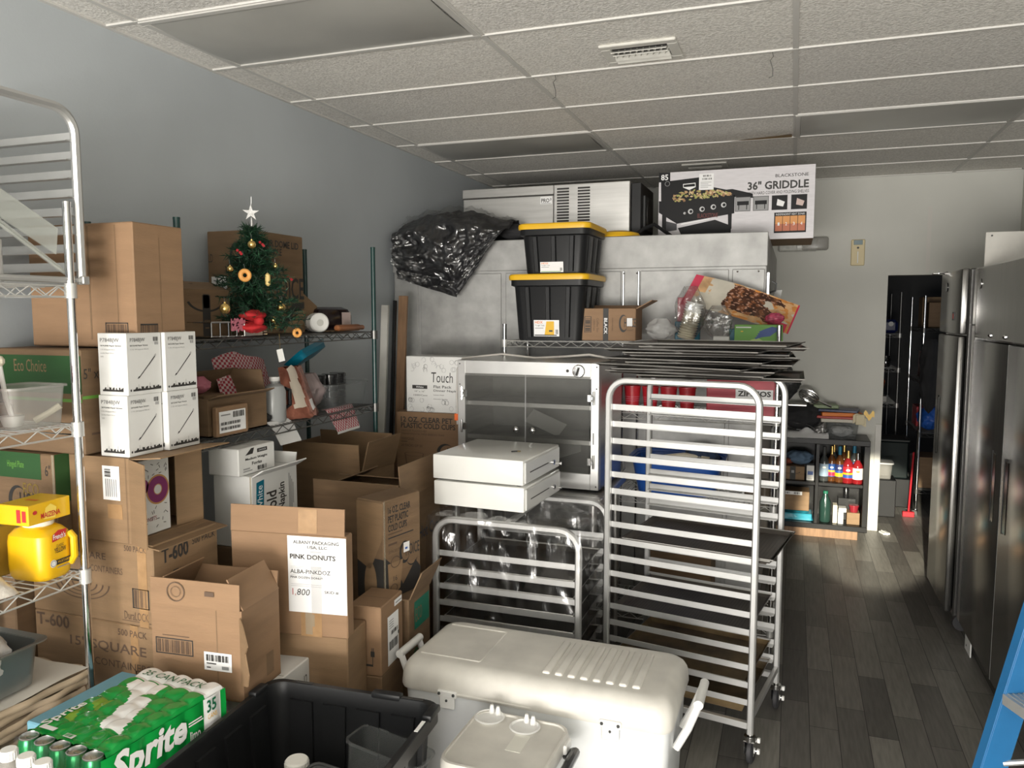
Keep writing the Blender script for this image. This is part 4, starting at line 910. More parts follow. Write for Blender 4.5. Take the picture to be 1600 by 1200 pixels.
# open sided donut carton
def donut_carton():
    K = V((-2.045, 1.965, 1.1365)); w_, d, h = .262, .335, .288; e = .006
    b = M(); b.bx(-w_, 0, 0, d, 0, e, CARD); b.bx(-w_, 0, 0, d, h - e, h, CARD); b.bx(-w_, 0, 0, e, e, h - e, CARD); b.bx(-w_, 0, d - e, d, e, h - e, CARD); b.bx(-w_, -w_ + e, e, d - e, e, h - e, CARD)
    F = (V((-w_, 0, 0)), X_ * w_, Z_ * h); b.rect(F, .62, .28, .86, .45, TAPE, .001); b.rect(F, .93, 0, .95, 1, CARD2)
    o = tag(b.obj('open_cardboard_box', None, K), 'open sided brown carton under the white straw boxes, holding a donut box', 'box')
    f = M(); f.prism([(0, .002), (.10, .0), (.10, h - .01), (0, h - .002)], .004, CARD, (V((0, 0.002, 0)), V((cos(R(-18)), sin(R(-18)), 0)), Z_)); f.obj('flap', o)
    f = M(); f.prism([(.003, 0), (d - .003, 0), (d - .003, .13), (.003, .13)], .004, CARD, (V((0, 0, h - .002)), Y_, V((.995, 0, .10)))); f.obj('flap', o)
    f = M(); f.prism([(.003, 0), (d - .003, 0), (d - .003, .11), (.003, .11)], .004, CARD, (V((0, 0, .003)), Y_, V((.99, 0, -.12)))); f.obj('flap', o)
    f = M(); f.prism([(0, .004), (.11, .004), (.11, h - .006), (0, h - .006)], .004, CARD, (V((0, d - .004, 0)), V((-cos(R(80)), -sin(R(80)), 0)), Z_)); f.obj('flap', o)
    sticker(o, F, .56, .50, .84, .90, lambda s, fr, q: (s.bars(fr, *q(.15, .68), *q(.5, .92), INK, 10, .0026, 1, True), [s.rect(fr, *q(.18 + .12 * k, .1), *q(.22 + .12 * k, .62), GREY, .0026) for k in range(6)]))
    p = M(); p.bx(-.21, -.012, .045, .185, .008, h - .02, WCARD, .002)
    fr = (V((-.012, .045, .008)), Y_, Z_); rnd = random.Random(5)
    for k in range(46):
        u, v = rnd.uniform(.008, .128), rnd.uniform(.02, .24); a = rnd.uniform(0, pi)
        if (u - .085) ** 2 + (v - .15) ** 2 < .0030: continue
        p.mark(fr, [(u - .006 * cos(a) + .0012 * sin(a), v - .006 * sin(a) - .0012 * cos(a)), (u + .006 * cos(a) + .0012 * sin(a), v + .006 * sin(a) - .0012 * cos(a)), (u + .006 * cos(a) - .0012 * sin(a), v + .006 * sin(a) + .0012 * cos(a)), (u - .006 * cos(a) - .0012 * sin(a), v - .006 * sin(a) + .0012 * cos(a))], INK)
    MG = mat('magenta_print', (.20, .02, .12), .5)
    for cu, cv, r0, r1, m_, of in ((.085, .15, .016, .052, mat('donut_tan', (.50, .26, .09), .6), .001), (.085, .15, .019, .046, MG, .0014), (.02, .17, .0, .026, MG, .001)): p.arc(fr, cu, cv, r0, r1, 0, 360, m_, of, n=28)
    p.text(fr, 'DONUTS', .012, .045, .075, .06, mat('dark_red_ink', (.25, .01, .02), .5))
    tag(p.obj('donut_box', None, K), 'white donut box printed with a pink frosted donut inside the open carton', 'box')
donut_carton()
# white paper straw boxes
def straw_box(label, K):
    w_, d, h = .122, .150, .205
    b = M(); b.bx(-w_, 0, 0, d, 0, h, WCARD, .002); F = (V((-w_, 0, 0)), X_ * w_, Z_ * h); S = (V((0, 0, 0)), Y_ * d, Z_ * h)
    for f, big in ((F, 1), (S, 0)):
        x1 = .76 if big else .52
        b.text(f, 'P784BJW', .1, .84, x1, .92, mat('mid_grey_ink', (.12, .12, .12), .6)); b.text(f, 'SKYLINE Paper Straws', .1, .78, x1 + .08, .81, INK, bold=.01)
        for k in range(3 if big else 1): b.text(f, ('7.75 Wrapped Black', 'Jumbo Paper Straw', '500')[k], .1, .72 - k * .055, (.62, .58, .2)[k], .745 - k * .055, GREY)
        if not big:
            b.mark(f, [(.30, .27), (.32, .265), (.80, .60), (.80, .625)], INK); b.mark(f, [(.27, .255), (.31, .265), (.34, .30), (.31, .295)], INK); b.mark(f, [(.78, .60), (.83, .62), (.82, .655), (.78, .63)], GREY); b.mark(f, [(.79, .612), (.815, .625), (.81, .64), (.79, .63)], WCARD, .0012)
            b.bars(f, .76, .86, .92, .93, INK, 8); b.bars(f, .80, .80, .92, .85, GREY, 8)
        rnd = random.Random(4); x = .14 if not big else .12; x2 = .95 if not big else .85
        pts = [(x, .075)]
        while x < x2:
            wv = rnd.uniform(.02, .05); hh = .085 + rnd.random() * .05; pts += [(x, hh), (min(x + wv, x2), hh)]; x += wv
        pts += [(x2, .06), (.14 if not big else .12, .055)]
        i = len(pts)
        for a in range(1, i - 3, 2): b.rect(f, pts[a][0], .06, pts[a + 1][0], pts[a][1], INK)
        b.rect(f, .3, .08, .305, .17, INK); b.rect(f, .62, .08, .625, .18, INK)
        if not big: b.arc(f, .08, .08, 0, .02, 0, 360, INK)
    return tag(b.obj('straw_box', None, K, R(0)), label, 'box', 'white paper straw boxes')
sk = (-2.052, 1.975, 1.4255)
s0 = straw_box('lower white paper straw box, nearest the chrome shelf post', sk)
for (x, y, z), l in (((0.004, .003, .2055), 'upper white paper straw box, nearest the chrome shelf post'), ((.02, .155, 0), 'lower white paper straw box on the side away from the chrome post'), ((.016, .157, .2055), 'upper white paper straw box on the side away from the chrome post')):
    dup(s0, (sk[0] + x, sk[1] + y, sk[2] + z), l)

# open carton in front of the left stack
def front_open():
    w_, d, h = .335, .215, .30; K = V((-1.605, 1.955, .668))
    def mk(b, F, S, T):
        b.outline(F, .04, .44, .46, .62, .012, INK); b.bars(F, .06, .46, .44, .60, INKB, 22); b.rect(F, .12, .645, .42, .655, INKB); b.rect(S, .6, .1, .8, .35, CARD2); b.rect(F, .72, .0, .73, .98, CARD2)
    o = carton('open brown carton with a torn side, just behind the green soda can pack', K, w_, d, h, 5, CARD3, mk, 'open_cardboard_box', (('F', -2, .085), ('R', -30, .11), ('L', -28, .10), ('B', 8, .06)), True)
    F = (V((-w_, 0, 0)), X_ * w_, Z_ * h)
    sticker(o, F, .58, .32, .88, .52, lambda s, fr, q: (s.bars(fr, *q(.08, .52), *q(.92, .88), INK, 22, .0026), s.rect(fr, *q(.1, .36), *q(.45, .42), INK, .0026), s.rect(fr, *q(.1, .14), *q(.25, .2), INK, .0026), s.rect(fr, *q(.65, .12), *q(.9, .3), GREY, .0026)))
    s = M(); fr = (V((-w_, -.002, h)), X_ * w_, V((0, .03, .99)).normalized()); s.arc(fr, .30, .045, .09, .10, 0, 360, INKB, .007, .32); s.arc(fr, .30, .045, .05, .055, 0, 360, INKB, .007, .32); s.rect(fr, .62, .04, .72, .055, INKB, .007)
    s.obj('printed_stamp', o)
    t = M(); t.prism([(0, 0), (.06, .02), (.075, .06), (.045, .12), (.07, .15), (.03, .2), (0, .22)], .004, CARD, (V((-.002, -.004, .06)), V((.75, -.6, 0)).normalized(), Z_)); t.obj('torn_flap', o)
front_open()
def mk(b, F, S, T):
    b.text(S, '12', .86, .58, .92, .76, INK); b.rect(S, .80, .34, .94, .46, INK)
carton('flat white carton marked 12 under the torn open carton', (-1.59, 1.99, .45), .35, .33, .217, 3, WCARD, mk, 'white_box')
carton('plain brown carton on the floor under the flat white carton', (-1.60, 1.985, 0), .34, .32, .449, 3, CARD2)

# pink donuts carton
def albany():
    w_, d, h = .445, .055, .372; K = V((-1.448, 2.318, .7525))
    def mk(b, F, S, T):
        b.rect(F, .60, 0, .78, .30, TAPE); b.rect(F, .64, .02, .70, .28, SHINY, .0014); b.rect(F, .68, .10, .72, .22, SHINY, .0016)
    o = carton('tall brown carton with a white sheet reading pink donuts taped on its front', K, w_, d, h, 8, CARD3, mk, 'cardboard_box', (('F', -4, .095),))
    F = (V((-w_, 0, 0)), X_ * w_, Z_ * h)
    def pr_(s, fr, q):
        s.text(fr, 'ALBANY PACKAGING', *q(.10, .90), *q(.88, .945), INK, bold=.02); s.text(fr, 'USA, LLC', *q(.34, .835), *q(.68, .88), INK, bold=.02); s.text(fr, 'PINK DONUTS', *q(.04, .70), *q(.82, .765), INK, bold=.03)
        s.text(fr, 'ALBA-PINKDOZ', *q(.04, .51), *q(.73, .565), INK, bold=.012); s.text(fr, 'PINK DOZEN DONUT', *q(.04, .445), *q(.60, .475), INK, bold=.02)
        s.text(fr, '1,', *q(.07, .21), *q(.13, .31), mat('red_ink', (.4, .05, .04), .6)); s.text(fr, '800', *q(.14, .225), *q(.36, .31), INK, slant=.15); s.text(fr, 'SKID #', *q(.62, .265), *q(.86, .305), INK, bold=.02)
        for v in (.80, .60, .58, .49, .37, .345): s.rect(fr, *q(.05, v), *q(.92, v + .004), mat('light_grey_ink', (.5, .5, .52), .6), .0024)
        s.rect(fr, *q(.40, 0), *q(.58, 1), mat('tape_over_paper', (.70, .70, .70), .12, alpha=.12), .0034)
    sticker(o, F, .50, .235, 1.0, .98, pr_, 'paper_sign')
    st = M(); fr = (V((-w_, -.0, h)), X_ * w_, V((0, .07, .997)).normalized()); st.rect(fr, .60, .005, .76, .09, TAPE, .0065); st.obj('tape_strip', o)
albany()
carton('plain brown carton under the pink donuts carton', (-1.458, 2.33, 0), .265, .17, .751, 8, CARD)
carton('plain brown carton under the left end of the pink donuts carton', (-1.75, 2.315, 0), .13, .20, .735, 8, CARD2)
def mk(b, F, S, T):
    b.text(F, '91L', .25, .62, .52, .80, mat('red_ink', (.4, .05, .04), .6), turn=90); b.mark(F, [(.68, .28), (.80, .28), (.80, .36), (.68, .36)], INK); b.rect(F, .71, .36, .73, .41, INK); b.rect(F, .755, .36, .775, .41, INK); b.rect(F, .73, .16, .75, .28, INK); b.rect(F, .45, .14, .75, .17, INK); b.rect(F, .40, .14, .42, .24, INK); b.text(F, 'CM', .06, .18, .32, .26, INK)
    b.rect(S, .85, .0, .86, 1, CARD2); b.rect(F, .42, .0, .44, .35, CARD2)
o = carton('brown carton printed with a plug symbol and a white address label at the end', (-1.425, 2.51, .53), .135, .20, .27, 4, CARD3, mk)
F, S = FS(.135, .20, .27)
sticker(o, S, .28, .06, .78, .78, lambda s, fr, q: (s.bars(fr, *q(.1, .30), *q(.9, .48), INK, 16, .0026), s.bars(fr, *q(.3, .6), *q(.9, .68), INK, 9, .0026), [s.rect(fr, *q(.1, .74 + .05 * k), *q(.5, .755 + .05 * k), GREY, .0026) for k in range(4)], s.rect(fr, *q(.9, .5), *q(1.0, .57), INK, .0026)))
sticker(o, S, .6, .86, .95, .95, lambda s, fr, q: s.rect(fr, *q(.1, .4), *q(.9, .6), GREY, .0026), 'small_label')
sticker(o, F, .08, .55, .42, .75, lambda s, fr, q: (s.rect(fr, *q(.1, .6), *q(.5, .8), GREY, .0026), s.rect(fr, *q(.1, .2), *q(.9, .4), GREY, .0026)), 'small_label')
carton('plain brown carton on the floor under the plug-symbol carton', (-1.425, 2.51, 0), .135, .20, .529, 4, CARD2)
def mk(b, F, S, T):
    b.rect(S, .25, .80, .95, .96, mat('teal_print', (.01, .16, .10), .5)); b.text(S, 'ECO', .3, .84, .6, .92, CARD); b.choice(S, .12, .35, .86, .75, INKG)
carton('brown carton with a teal green band and raised flap behind the plug-symbol carton', (-1.435, 2.755, 0), .20, .22, .742, 3, CARD2, mk, 'cardboard_box', (('R', 25, .13),))
def mk(b, F, S, T):
    for k, s_ in enumerate(('16 OZ. CLEAR', 'PET PLASTIC', 'COLD CUPS')): b.text(S, s_, .12, .86 - k * .09, (.72, .66, .62)[k], .93 - k * .09, INK, bold=.02)
    b.rect(S, .12, .65, .5, .66, INKB); b.rect(S, .12, .61, .8, .622, INK); b.rect(S, .12, .54, .35, .56, INKB); b.text(S, '20 PACKS OF 50', .12, .46, .5, .49, INKB); b.choice(S, .42, .26, .96, .58, INK)
    b.rect(F, 0, 0, 1, .42, INK); b.mark(F, [(.0, .38), (.5, .30), (.95, .62), (1, .98), (0, .98)], CARD, .0012); b.arc(F, .5, .14, 0, .24, 0, 360, CARD, .0012)
    b.mark(S, [(0, 0), (.9, 0), (1, .2), (.85, .3), (.5, .1), (.3, .3), (0, .45)], INK); b.mark(S, [(.10, .36), (.12, .08), (.25, .03), (.42, .08), (.5, .36)], CARD, .0014); b.arc(S, .30, .36, .11, .13, 0, 360, INKB, .002, .45); b.arc(S, .25, .10, .08, .10, 0, 360, INKB, .002, .45); b.text(S, '16', .24, .17, .34, .22, INK, .002)
    b.rect(S, -.0, 0, .04, 1, SHINY, .002)
o = carton('brown carton of 16 oz clear cold cups leaning behind the pink donuts carton', (-1.515, 2.70, .7435), .14, .235, .41, -12, CARD2, mk)
F, S = FS(.14, .235, .41); sticker(o, S, .52, .42, .68, .52, lambda s, fr, q: s.rect(fr, *q(.2, .3), *q(.6, .5), BLUE, .0026), 'small_label')
def mk(b, F, S, T):
    b.text(S, 'Paper Hot Cup', .05, .78, .95, .85, mat('navy_ink', (.03, .04, .06), .6), bold=.01); b.text(S, '12 oz.', .10, .56, .62, .66, MATS['navy_ink'], bold=.02)
    b.mark(T, [(.1, .2), (.6, .1), (.9, .5), (.5, .7)], CARD2, .002)
carton('deep open brown carton marked paper hot cup behind the 16 oz carton', (-1.59, 2.985, 0), .44, .405, 1.085, 0, CARD2, mk, 'open_cardboard_box', (('F', 2, .07), ('R', -4, .15), ('B', -75, .2), ('L', -60, .12)), True)
carton('wide open brown carton with all flaps raised under the green-post shelving', (-2.03, 3.40, 0), .46, .35, 1.09, 0, CARD, None, 'open_cardboard_box', (('F', 3, .15), ('R', 14, .17), ('B', -4, .16), ('L', 4, .12)), True)
def mk(b, F, S, T):
    b.text(S, 'Interfold', .30, .05, .52, .72, INK, turn=90, bold=.02); b.text(S, 'Paper Napkin', .56, .05, .74, .8, INK, turn=90, bold=.02); b.mark(S, [(.08, .42), (.24, .48), (.26, .92), (.1, .9)], TEAL); b.text(S, 'White', .11, .50, .22, .85, PAPER, .0014, turn=90)
    for k in range(4): b.rect(S, .80 + k * .03, .2 + .08 * k, .815 + k * .03, .9 - .05 * k, GREY)
    b.rect(F, .96, 0, 1, 1, SHINY)
carton('white napkin carton with a teal label half open under the green-post shelving', (-2.045, 2.575, .94), .19, .31, .30, 0, WCARD, mk, 'napkin_box', (('R', 60, .06), ('B', 10, .05)))
carton('plain brown carton on the floor under the white napkin carton', (-2.045, 2.575, 0), .19, .31, .939, 0, CARD2)
def mk(b, F, S, T):
    b.text(S, 'Medium Weight', .18, .50, .78, .62, INK, bold=.02); b.text(S, 'Forks', .35, .32, .62, .44, INK, bold=.02); b.bars(S, .5, .08, .75, .24, INK, 9); b.rect(S, .5, .74, .78, .88, INK); b.text(S, 'CHOICE', .54, .78, .74, .84, PAPER, .0014); b.rect(S, .12, .2, .3, .25, GREY); b.rect(S, .12, .12, .36, .16, GREY); b.mark(S, [(.18, .72), (.34, .95), (.42, .95), (.38, .74)], INK)
carton('small white forks carton on top of the napkin carton', (-2.085, 2.55, 1.2415), .15, .235, .112, 0, WCARD, mk, 'fork_box')
# cartons left of the warming cabinet
def mk(b, F, S, T):
    b.text(F, '12 OZ. CLEAR PET', .07, .85, .82, .93, INK, bold=.02); b.text(F, 'PLASTIC COLD CUPS', .07, .76, .86, .84, INK, bold=.02); b.text(F, 'VASOS DE PLASTICO PET', .07, .705, .45, .735, INKB); b.text(F, 'TRANSPARENTES PARA BEBIDAS FRIAS', .07, .66, .70, .69, INKB); b.text(F, '1000/CASE', .07, .58, .26, .62, INKB); b.rect(F, .07, .55, .16, .56, INKB); b.text(F, '20 PACKS OF 50', .07, .48, .38, .515, INKB)
    b.choice(F, .60, .22, 1.08, .60, INK); b.arc(F, .26, .37, .135, .145, 0, 360, INKB, sv=.22); b.mark(F, [(.125, .35), (.135, .35), (.18, .02), (.17, .02)], INKB); b.mark(F, [(.385, .35), (.395, .35), (.35, .02), (.34, .02)], INKB); b.text(F, '12 oz', .2, .05, .3, .1, INK); b.rect(F, .44, 0, .445, .7, CARD3)
carton('brown carton of 12 oz clear cold cups standing left of the glass-front cabinet', (-1.80, 4.20, .90), .455, .18, .405, 0, CARD3, mk)
carton('plain brown carton on the floor beneath the 12 oz cold cup carton', (-1.80, 4.20, 0), .455, .18, .899, 0, CARD2)
def mk(b, F, S, T):
    rnd = random.Random(8); LG = mat('pattern_grey', (.42, .42, .42), .6)
    for k in range(46):
        u, v = rnd.uniform(.04, .96), rnd.choice((rnd.uniform(.03, .22), rnd.uniform(.74, .96))); b.arc(F, u, v, .028, .034, rnd.uniform(0, 360), rnd.uniform(400, 620), LG, sv=1.3, n=12)
    b.rect(F, .08, .25, .98, .72, WCARD, .0014); b.choice(F, .10, .58, .30, .72, INK); b.text(F, 'Touch', .40, .54, .74, .72, INK, .002, .0, 0, .03); b.rect(F, .10, .42, .34, .485, INK, .002); b.text(F, 'White', .16, .435, .28, .47, PAPER, .0026); b.text(F, '16" x 16"', .14, .36, .3, .39, INK, .002); b.text(F, '1000/Case', .12, .29, .34, .32, INK, .002)
    for k, s_ in enumerate(('Flat Pack', 'Dinner Napkin', 'Linen Feel', 'Premium Quality')): b.text(F, s_, .44, .44 - .075 * k + (.02 if k > 1 else 0), (.72, .84, .6, .66)[k], (.49 if k < 2 else .475) - .075 * k, INK, .002, .01)
o = carton('white patterned napkin carton on top of the 12 oz cold cup carton', (-1.775, 4.21, 1.3065), .415, .165, .335, 0, WCARD, mk, 'napkin_box')
# small flat shelf boards
pl = M(); pl.bx(-.14, .14, -.12, .12, 0, .012, STEEL, .002); pl.bx(-.14, .14, -.122, -.118, -.006, .018, STEEL, .001)
tag(pl.obj('metal_tray', None, (-2.215, 4.748, 1.605)), 'small metal shelf bracket fixed to the walk-in front left of the patterned napkin carton', 'shelf')
brk = None
for x0, x1, y, z, m, l, tl in ((-2.59, -2.54, 4.47, 1.95, TRIMW, 'white painted board leaning in the corner behind the green post', .2), (-2.515, -2.495, 4.49, 1.98, BLACK, 'thin black strip leaning between the white board and the brown plank', .16), (-2.49, -2.43, 4.52, 2.01, WOOD, 'tall brown plank leaning at the left edge of the walk-in cooler', .10)):
    b = M(); b.box((0, 0, z / 2), (x1 - x0, .022, z), m, .002); o = tag(b.obj('leaning_board', None, ((x0 + x1) / 2, y, .003)), l, 'board'); o.rotation_euler = (R(-3), R(1.2), 0)

# ---------------------------------------------------------------- on the near left shelving
def small_rack():
    t = thing('countertop_rack', 'half height aluminium pan rack standing on the top shelf at the left edge', 'rack', (-2.585, 1.43, 1.992)); D, H, L = .46, .535, .46
    for x in (0, D):
        m = M(); pts = []; r = .075
        pts += [(x, 0, 0)] + [(x, r - r * cos(pi / 2 * i / 7), H - r + r * sin(pi / 2 * i / 7)) for i in range(8)] + [(x, L - r + r * sin(pi / 2 * i / 7), H - r + r * cos(pi / 2 * i / 7)) for i in range(8)] + [(x, L, 0)]
        m.tube(pts, .0145, ALU, 8); m.tube([(x, 0, .012), (x, L, .012)], .010, ALU, 8); m.obj('end_frame', t)
    for y in (0, L):
        s_ = 1 if y == 0 else -1
        for k in range(8):
            a = M(); z = .055 + k * .057; a.bx(.0, D, y + s_ * .010 - .0015, y + s_ * .010 + .0015, z - .014, z + .014, ALU); a.bx(.0, D, min(y + s_ * .01, y + s_ * .035), max(y + s_ * .01, y + s_ * .035), z - .0145, z - .0125, ALU); a.obj('slide', t)
        b = M(); b.bx(-.012, D + .02, y - .013, y + .013, .0, .026, ALU, .003); b.obj('bottom_rail', t)
small_rack()
ac = M(); ac.prism([(0, .30), (.255, .165), (.245, .085), (.0, .215)], .004, ACRYL, (V((0, 0, 0)), Y_, Z_)); ac.prism([(0, .215), (.28, .03), (.29, .022), (.29, .012), (.0, .200)], .006, ACRYL, (V((.004, 0, 0)), Y_, Z_)); ac.tube([(.006, 0, .20), (.006, .29, .016)], .006, ACRYL, 6)
tag(ac.obj('acrylic_sheet', None, (-2.155, 1.58, 1.998)), 'clear acrylic sheet leaning across the inside of the small rack at the left edge', 'sheet')
rl = M(); rl.cyl((0, 0, 0), (0, 0, .12), .05, mat('film_roll', (.70, .70, .70), .3, var=.1), 20); tag(rl.obj('film_roll', None, (-2.17, 1.60, 1.992)), 'white roll at the left picture edge standing inside the small top rack', 'roll')
# second shelf: tub with scoop, red bucket, pink bag
clear_bin('plastic_tub', 'cloudy plastic tub with white scoops on the shelf behind the chrome post', (-2.215, 1.73, 1.557), 0, .165, .19, .125, TUB, 'tub')
sc1 = M(); sc1.lathe([(.001, 0), (.025, .004), (.033, .03), (.034, .035)], (0, 0, 0), WPL, 16); sc1.tube([(0, .0, .03), (-.01, -.01, .09), (-.02, -.015, .19)], .007, WPL, 8); sc1.ball((-.022, -.016, .20), .018, CREAM, 10)
tag(sc1.obj('scoop', None, (-2.205, 1.69, 1.5595)), 'white long handled scoop standing up in the cloudy tub', 'scoop')
sc2 = M(); sc2.tube([(0, 0, .01), (.03, .03, .035), (.05, .05, .055)], .010, CREAM, 8); tag(sc2.obj('scoop', None, (-2.20, 1.76, 1.56)), 'small cream scoop lying at the right inside the cloudy tub', 'scoop')
br = M(); br.prism([(0, 0), (.06, 0), (.05, .10), (.0, .13)], .03, BLACK, (V((0, 0, 0)), Y_, Z_)); br.prism([(-.03, .135), (-.015, .14), (.045, .06), (.03, .055)], .006, mat('brush_handle', (.40, .40, .42), .4), (V((.031, 0, 0.02)), Y_, Z_)); tag(br.obj('dustpan', None, (-2.30, 1.66, 1.63)), 'black dustpan with a pale handle behind the cloudy tub', 'dustpan')
bk = M(); bk.bx(-.04, .04, -.03, .04, 0, .07, CARD2, .003); tag(bk.obj('small_box', None, (-2.285, 1.69, 1.557)), 'small brown carton supporting the black dustpan behind the cloudy tub', 'box')
bu = M(); bu.lathe([(.085, 0), (.095, .01), (.105, .145), (.112, .15), (.112, .16), (.104, .16), (.095, .02), (.001, .015)], (0, 0, 0), RED, 24); tag(bu.obj('bucket', None, (-2.235, 1.515, 1.557)), 'red plastic bucket cut off by the left picture edge', 'bucket')
pb = M(); pb.sheet(lambda u, v: (.07 * sin(pi * v) * cos(2 * pi * u) * (1 + .2 * noise.noise(V((u * 6, v * 5, 0)))), .075 * sin(pi * v) * sin(2 * pi * u) * (1 + .2 * noise.noise(V((u * 6, v * 5, 3)))), .15 * v + .0), 20, 12, PINK); tag(pb.obj('pink_bag', None, (-2.235, 1.515, 1.575)), 'pale pink plastic bag sticking out of the red bucket at the left edge', 'bag')
# third shelf: mustard jug, maizena box, plastic pouch
def mustard():
    t = thing('mustard_jug', 'large yellow mustard jug with a black lettered label on the third shelf', 'jug', (-2.205, 1.755, 1.081), R(4)); w_, d, h = .155, .125, .165
    b = M(); secs = [(.86, .86, 0), (.97, .97, .012), (1, 1, .04), (1, 1, h * .72), (.96, .96, h * .84), (.78, .74, h * .94), (.50, .60, h * .985), (.46, .56, h)]
    base = roundrect(w_, d, .035, 5); n = len(base); vs = [(a * kx, c * ky, z) for kx, ky, z in secs for a, c in base]
    b._faces(vs, [(i * n + j, i * n + (j + 1) % n, (i + 1) * n + (j + 1) % n, (i + 1) * n + j) for i in range(len(secs) - 1) for j in range(n)] + [tuple(reversed(range(n))), tuple(range((len(secs) - 1) * n, len(secs) * n))], YELM); b.obj('body', t)
    c = M(); c.lathe([(.042, 0), (.045, .004), (.045, .014), (.040, .018), (.001, .018)], (0, 0, h - .002), mat('cream_cap', (.85, .84, .74), .4), 24); c.obj('cap', t)
    hd = M(); hd.tube([(w_ / 2 - .004, .045, h * .80), (w_ / 2 + .012, .045, h * .72), (w_ / 2 + .012, .045, h * .35), (w_ / 2 - .004, .045, h * .22)], .011, YELM, 10); hd.obj('handle', t)
    l = M(); RM = mat('label_red', (.55, .03, .03), .4)
    # label faces the aisle (+x side)
    fr = (V((w_ / 2 + .001, -d / 2, 0)), Y_, Z_)
    l.mark(fr, [(.036, .118), (.086, .126), (.092, .150), (.060, .152), (.038, .140)], RM); l.text(fr, "French's", .040, .125, .086, .142, PAPER, .0016, .02)
    l.text(fr, 'CLASSIC', .050, .100, .078, .108, INK); l.text(fr, 'YELLOW', .042, .082, .086, .098, INK, .0012, .02); l.rect(fr, .034, .044, .102, .060, INK); l.arc(fr, .036, .052, 0, .012, 0, 360, PAPER, .0018); l.arc(fr, .036, .052, .008, .010, 0, 360, GREY, .0024); l.text(fr, 'MUSTARD', .054, .049, .098, .056, YELM, .0018); l.rect(fr, .05, .034, .1, .037, GREY)
    l.obj('label', t)
mustard()
def mk(b, F, S, T):
    RM = MATS['label_red']; b.mark(S, [(.34, .16), (.62, .10), (.66, .62), (.52, .86), (.40, .70)], mat('light_yellow', (.9, .68, .12), .5)); b.text(S, 'MAIZENA', .28, .22, .74, .48, RM, .0016, .02); b.arc(S, .15, .6, 0, .05, 0, 360, RM, sv=2); b.rect(F, .62, .15, .75, .8, RM); b.rect(F, .8, .2, .93, .75, RM)
    b.rect(T, .3, .4, .7, .5, ORANGE)
o = carton('yellow cornstarch box with red lettering lying on top of the mustard jug', (-2.14, 1.672, 1.2635), .115, .155, .062, 4, YELM, mk, 'cornstarch_box', seam=False, bev=.002)
po = M(); po.sheet(lambda u, v: (.13 * (u - .5) * (1 + .08 * sin(9 * v)), .17 * (v - .5), .002 + .075 * (sin(pi * u) ** .5) * (sin(pi * v) ** .5) * (1 + .25 * noise.noise(V((u * 5, v * 5, 1))))), 22, 26, mat('noodle_bag', (.62, .58, .52), .2, var=.2, vscale=14, bump=.6, bscale=30)); po.sheet(lambda u, v: (.13 * (u - .5), .17 * (v - .5), .001), 3, 3, WPL); po.bx(.0, .06, -.06, .0, .0, .012, BLUE, .003)
tag(po.obj('plastic_pouch', None, (-2.185, 1.53, 1.081)), 'clear plastic pouch of pale food in front of the mustard jug at the left edge', 'pouch')
def mk(b, F, S, T):
    for k in range(7): b.rect(S, .1, .12 + k * .07, .8 - .1 * (k % 3), .14 + k * .07, GREY)
    b.rect(S, 0, .7, 1, .74, BLUE); b.rect(S, .2, .85, .7, .9, INK)
carton('tall white carton with blue stripe at the left edge on the mustard shelf', (-2.27, 1.53, 1.081), .08, .10, .23, 0, WCARD, mk, 'white_box', seam=False, bev=.002)
carton('golden yellow carton half hidden behind the mustard jug', (-2.305, 1.64, 1.081), .10, .12, .16, 0, mat('golden_board', (.42, .26, .03), .5), None, 'yellow_box', seam=False)
# fourth shelf: paper bags, steel pan
random.seed(3)
b0 = None
for k in range(5):
    s = M(); sd_ = k * 1.7; ww, dd = .36 + .015 * (k % 3), .50
    s.sheet(lambda u, v: (-ww * (1 - u), -dd / 2 + dd * v, .022 + .012 * noise.noise(V((u * 4, v * 4, sd_))) - .014 * (1 if u > .94 else 0)), 20, 24, mat('kraft_paper', (.42, .33, .23), .8, var=.15, vscale=6, bump=.2, bscale=12))
    s.sheet(lambda u, v: (.010 * noise.noise(V((v * 7, k * 3.1, 0))) + .006 * sin(pi * u), -dd / 2 + dd * v, .024 * u + .007 * noise.noise(V((v * 5, k * 5.3, 4)))), 5, 30, MATS['kraft_paper']); s.bx(-ww, -.01, -dd / 2 + .01, dd / 2 - .01, 0, .012, MATS['kraft_paper'])
    tag(s.obj('paper_bag', None, (-2.125 - .01 * (k % 2), 1.56 + .01 * k, .6205 + .0265 * k), R(2 * (k % 3) - 2)), f'flat folded brown paper bag, {["lowest", "second from the bottom", "middle", "second from the top", "topmost"][k]} of the pile under the steel pan', 'paper bag', 'folded paper bags on the low shelf')
s = M(); s.sheet(lambda u, v: (-.30 * (1 - u) + .02 * v, -.24 + .50 * v, .004 + .006 * noise.noise(V((u * 3, v * 3, 9))) + .0), 14, 20, mat('newsprint', (.60, .58, .53), .8, var=.08))
for k in range(9): s.rect((V((-.16, -.2, .012)), Y_, X_ * -1), .02, -.02 - .012 * k, .26 - .03 * (k % 3), -.023 - .012 * k, GREY, .001)
tag(s.obj('newspaper', None, (-2.128, 1.57, .757), R(1)), 'pale printed newspaper sheet spread under the steel pan', 'newspaper')
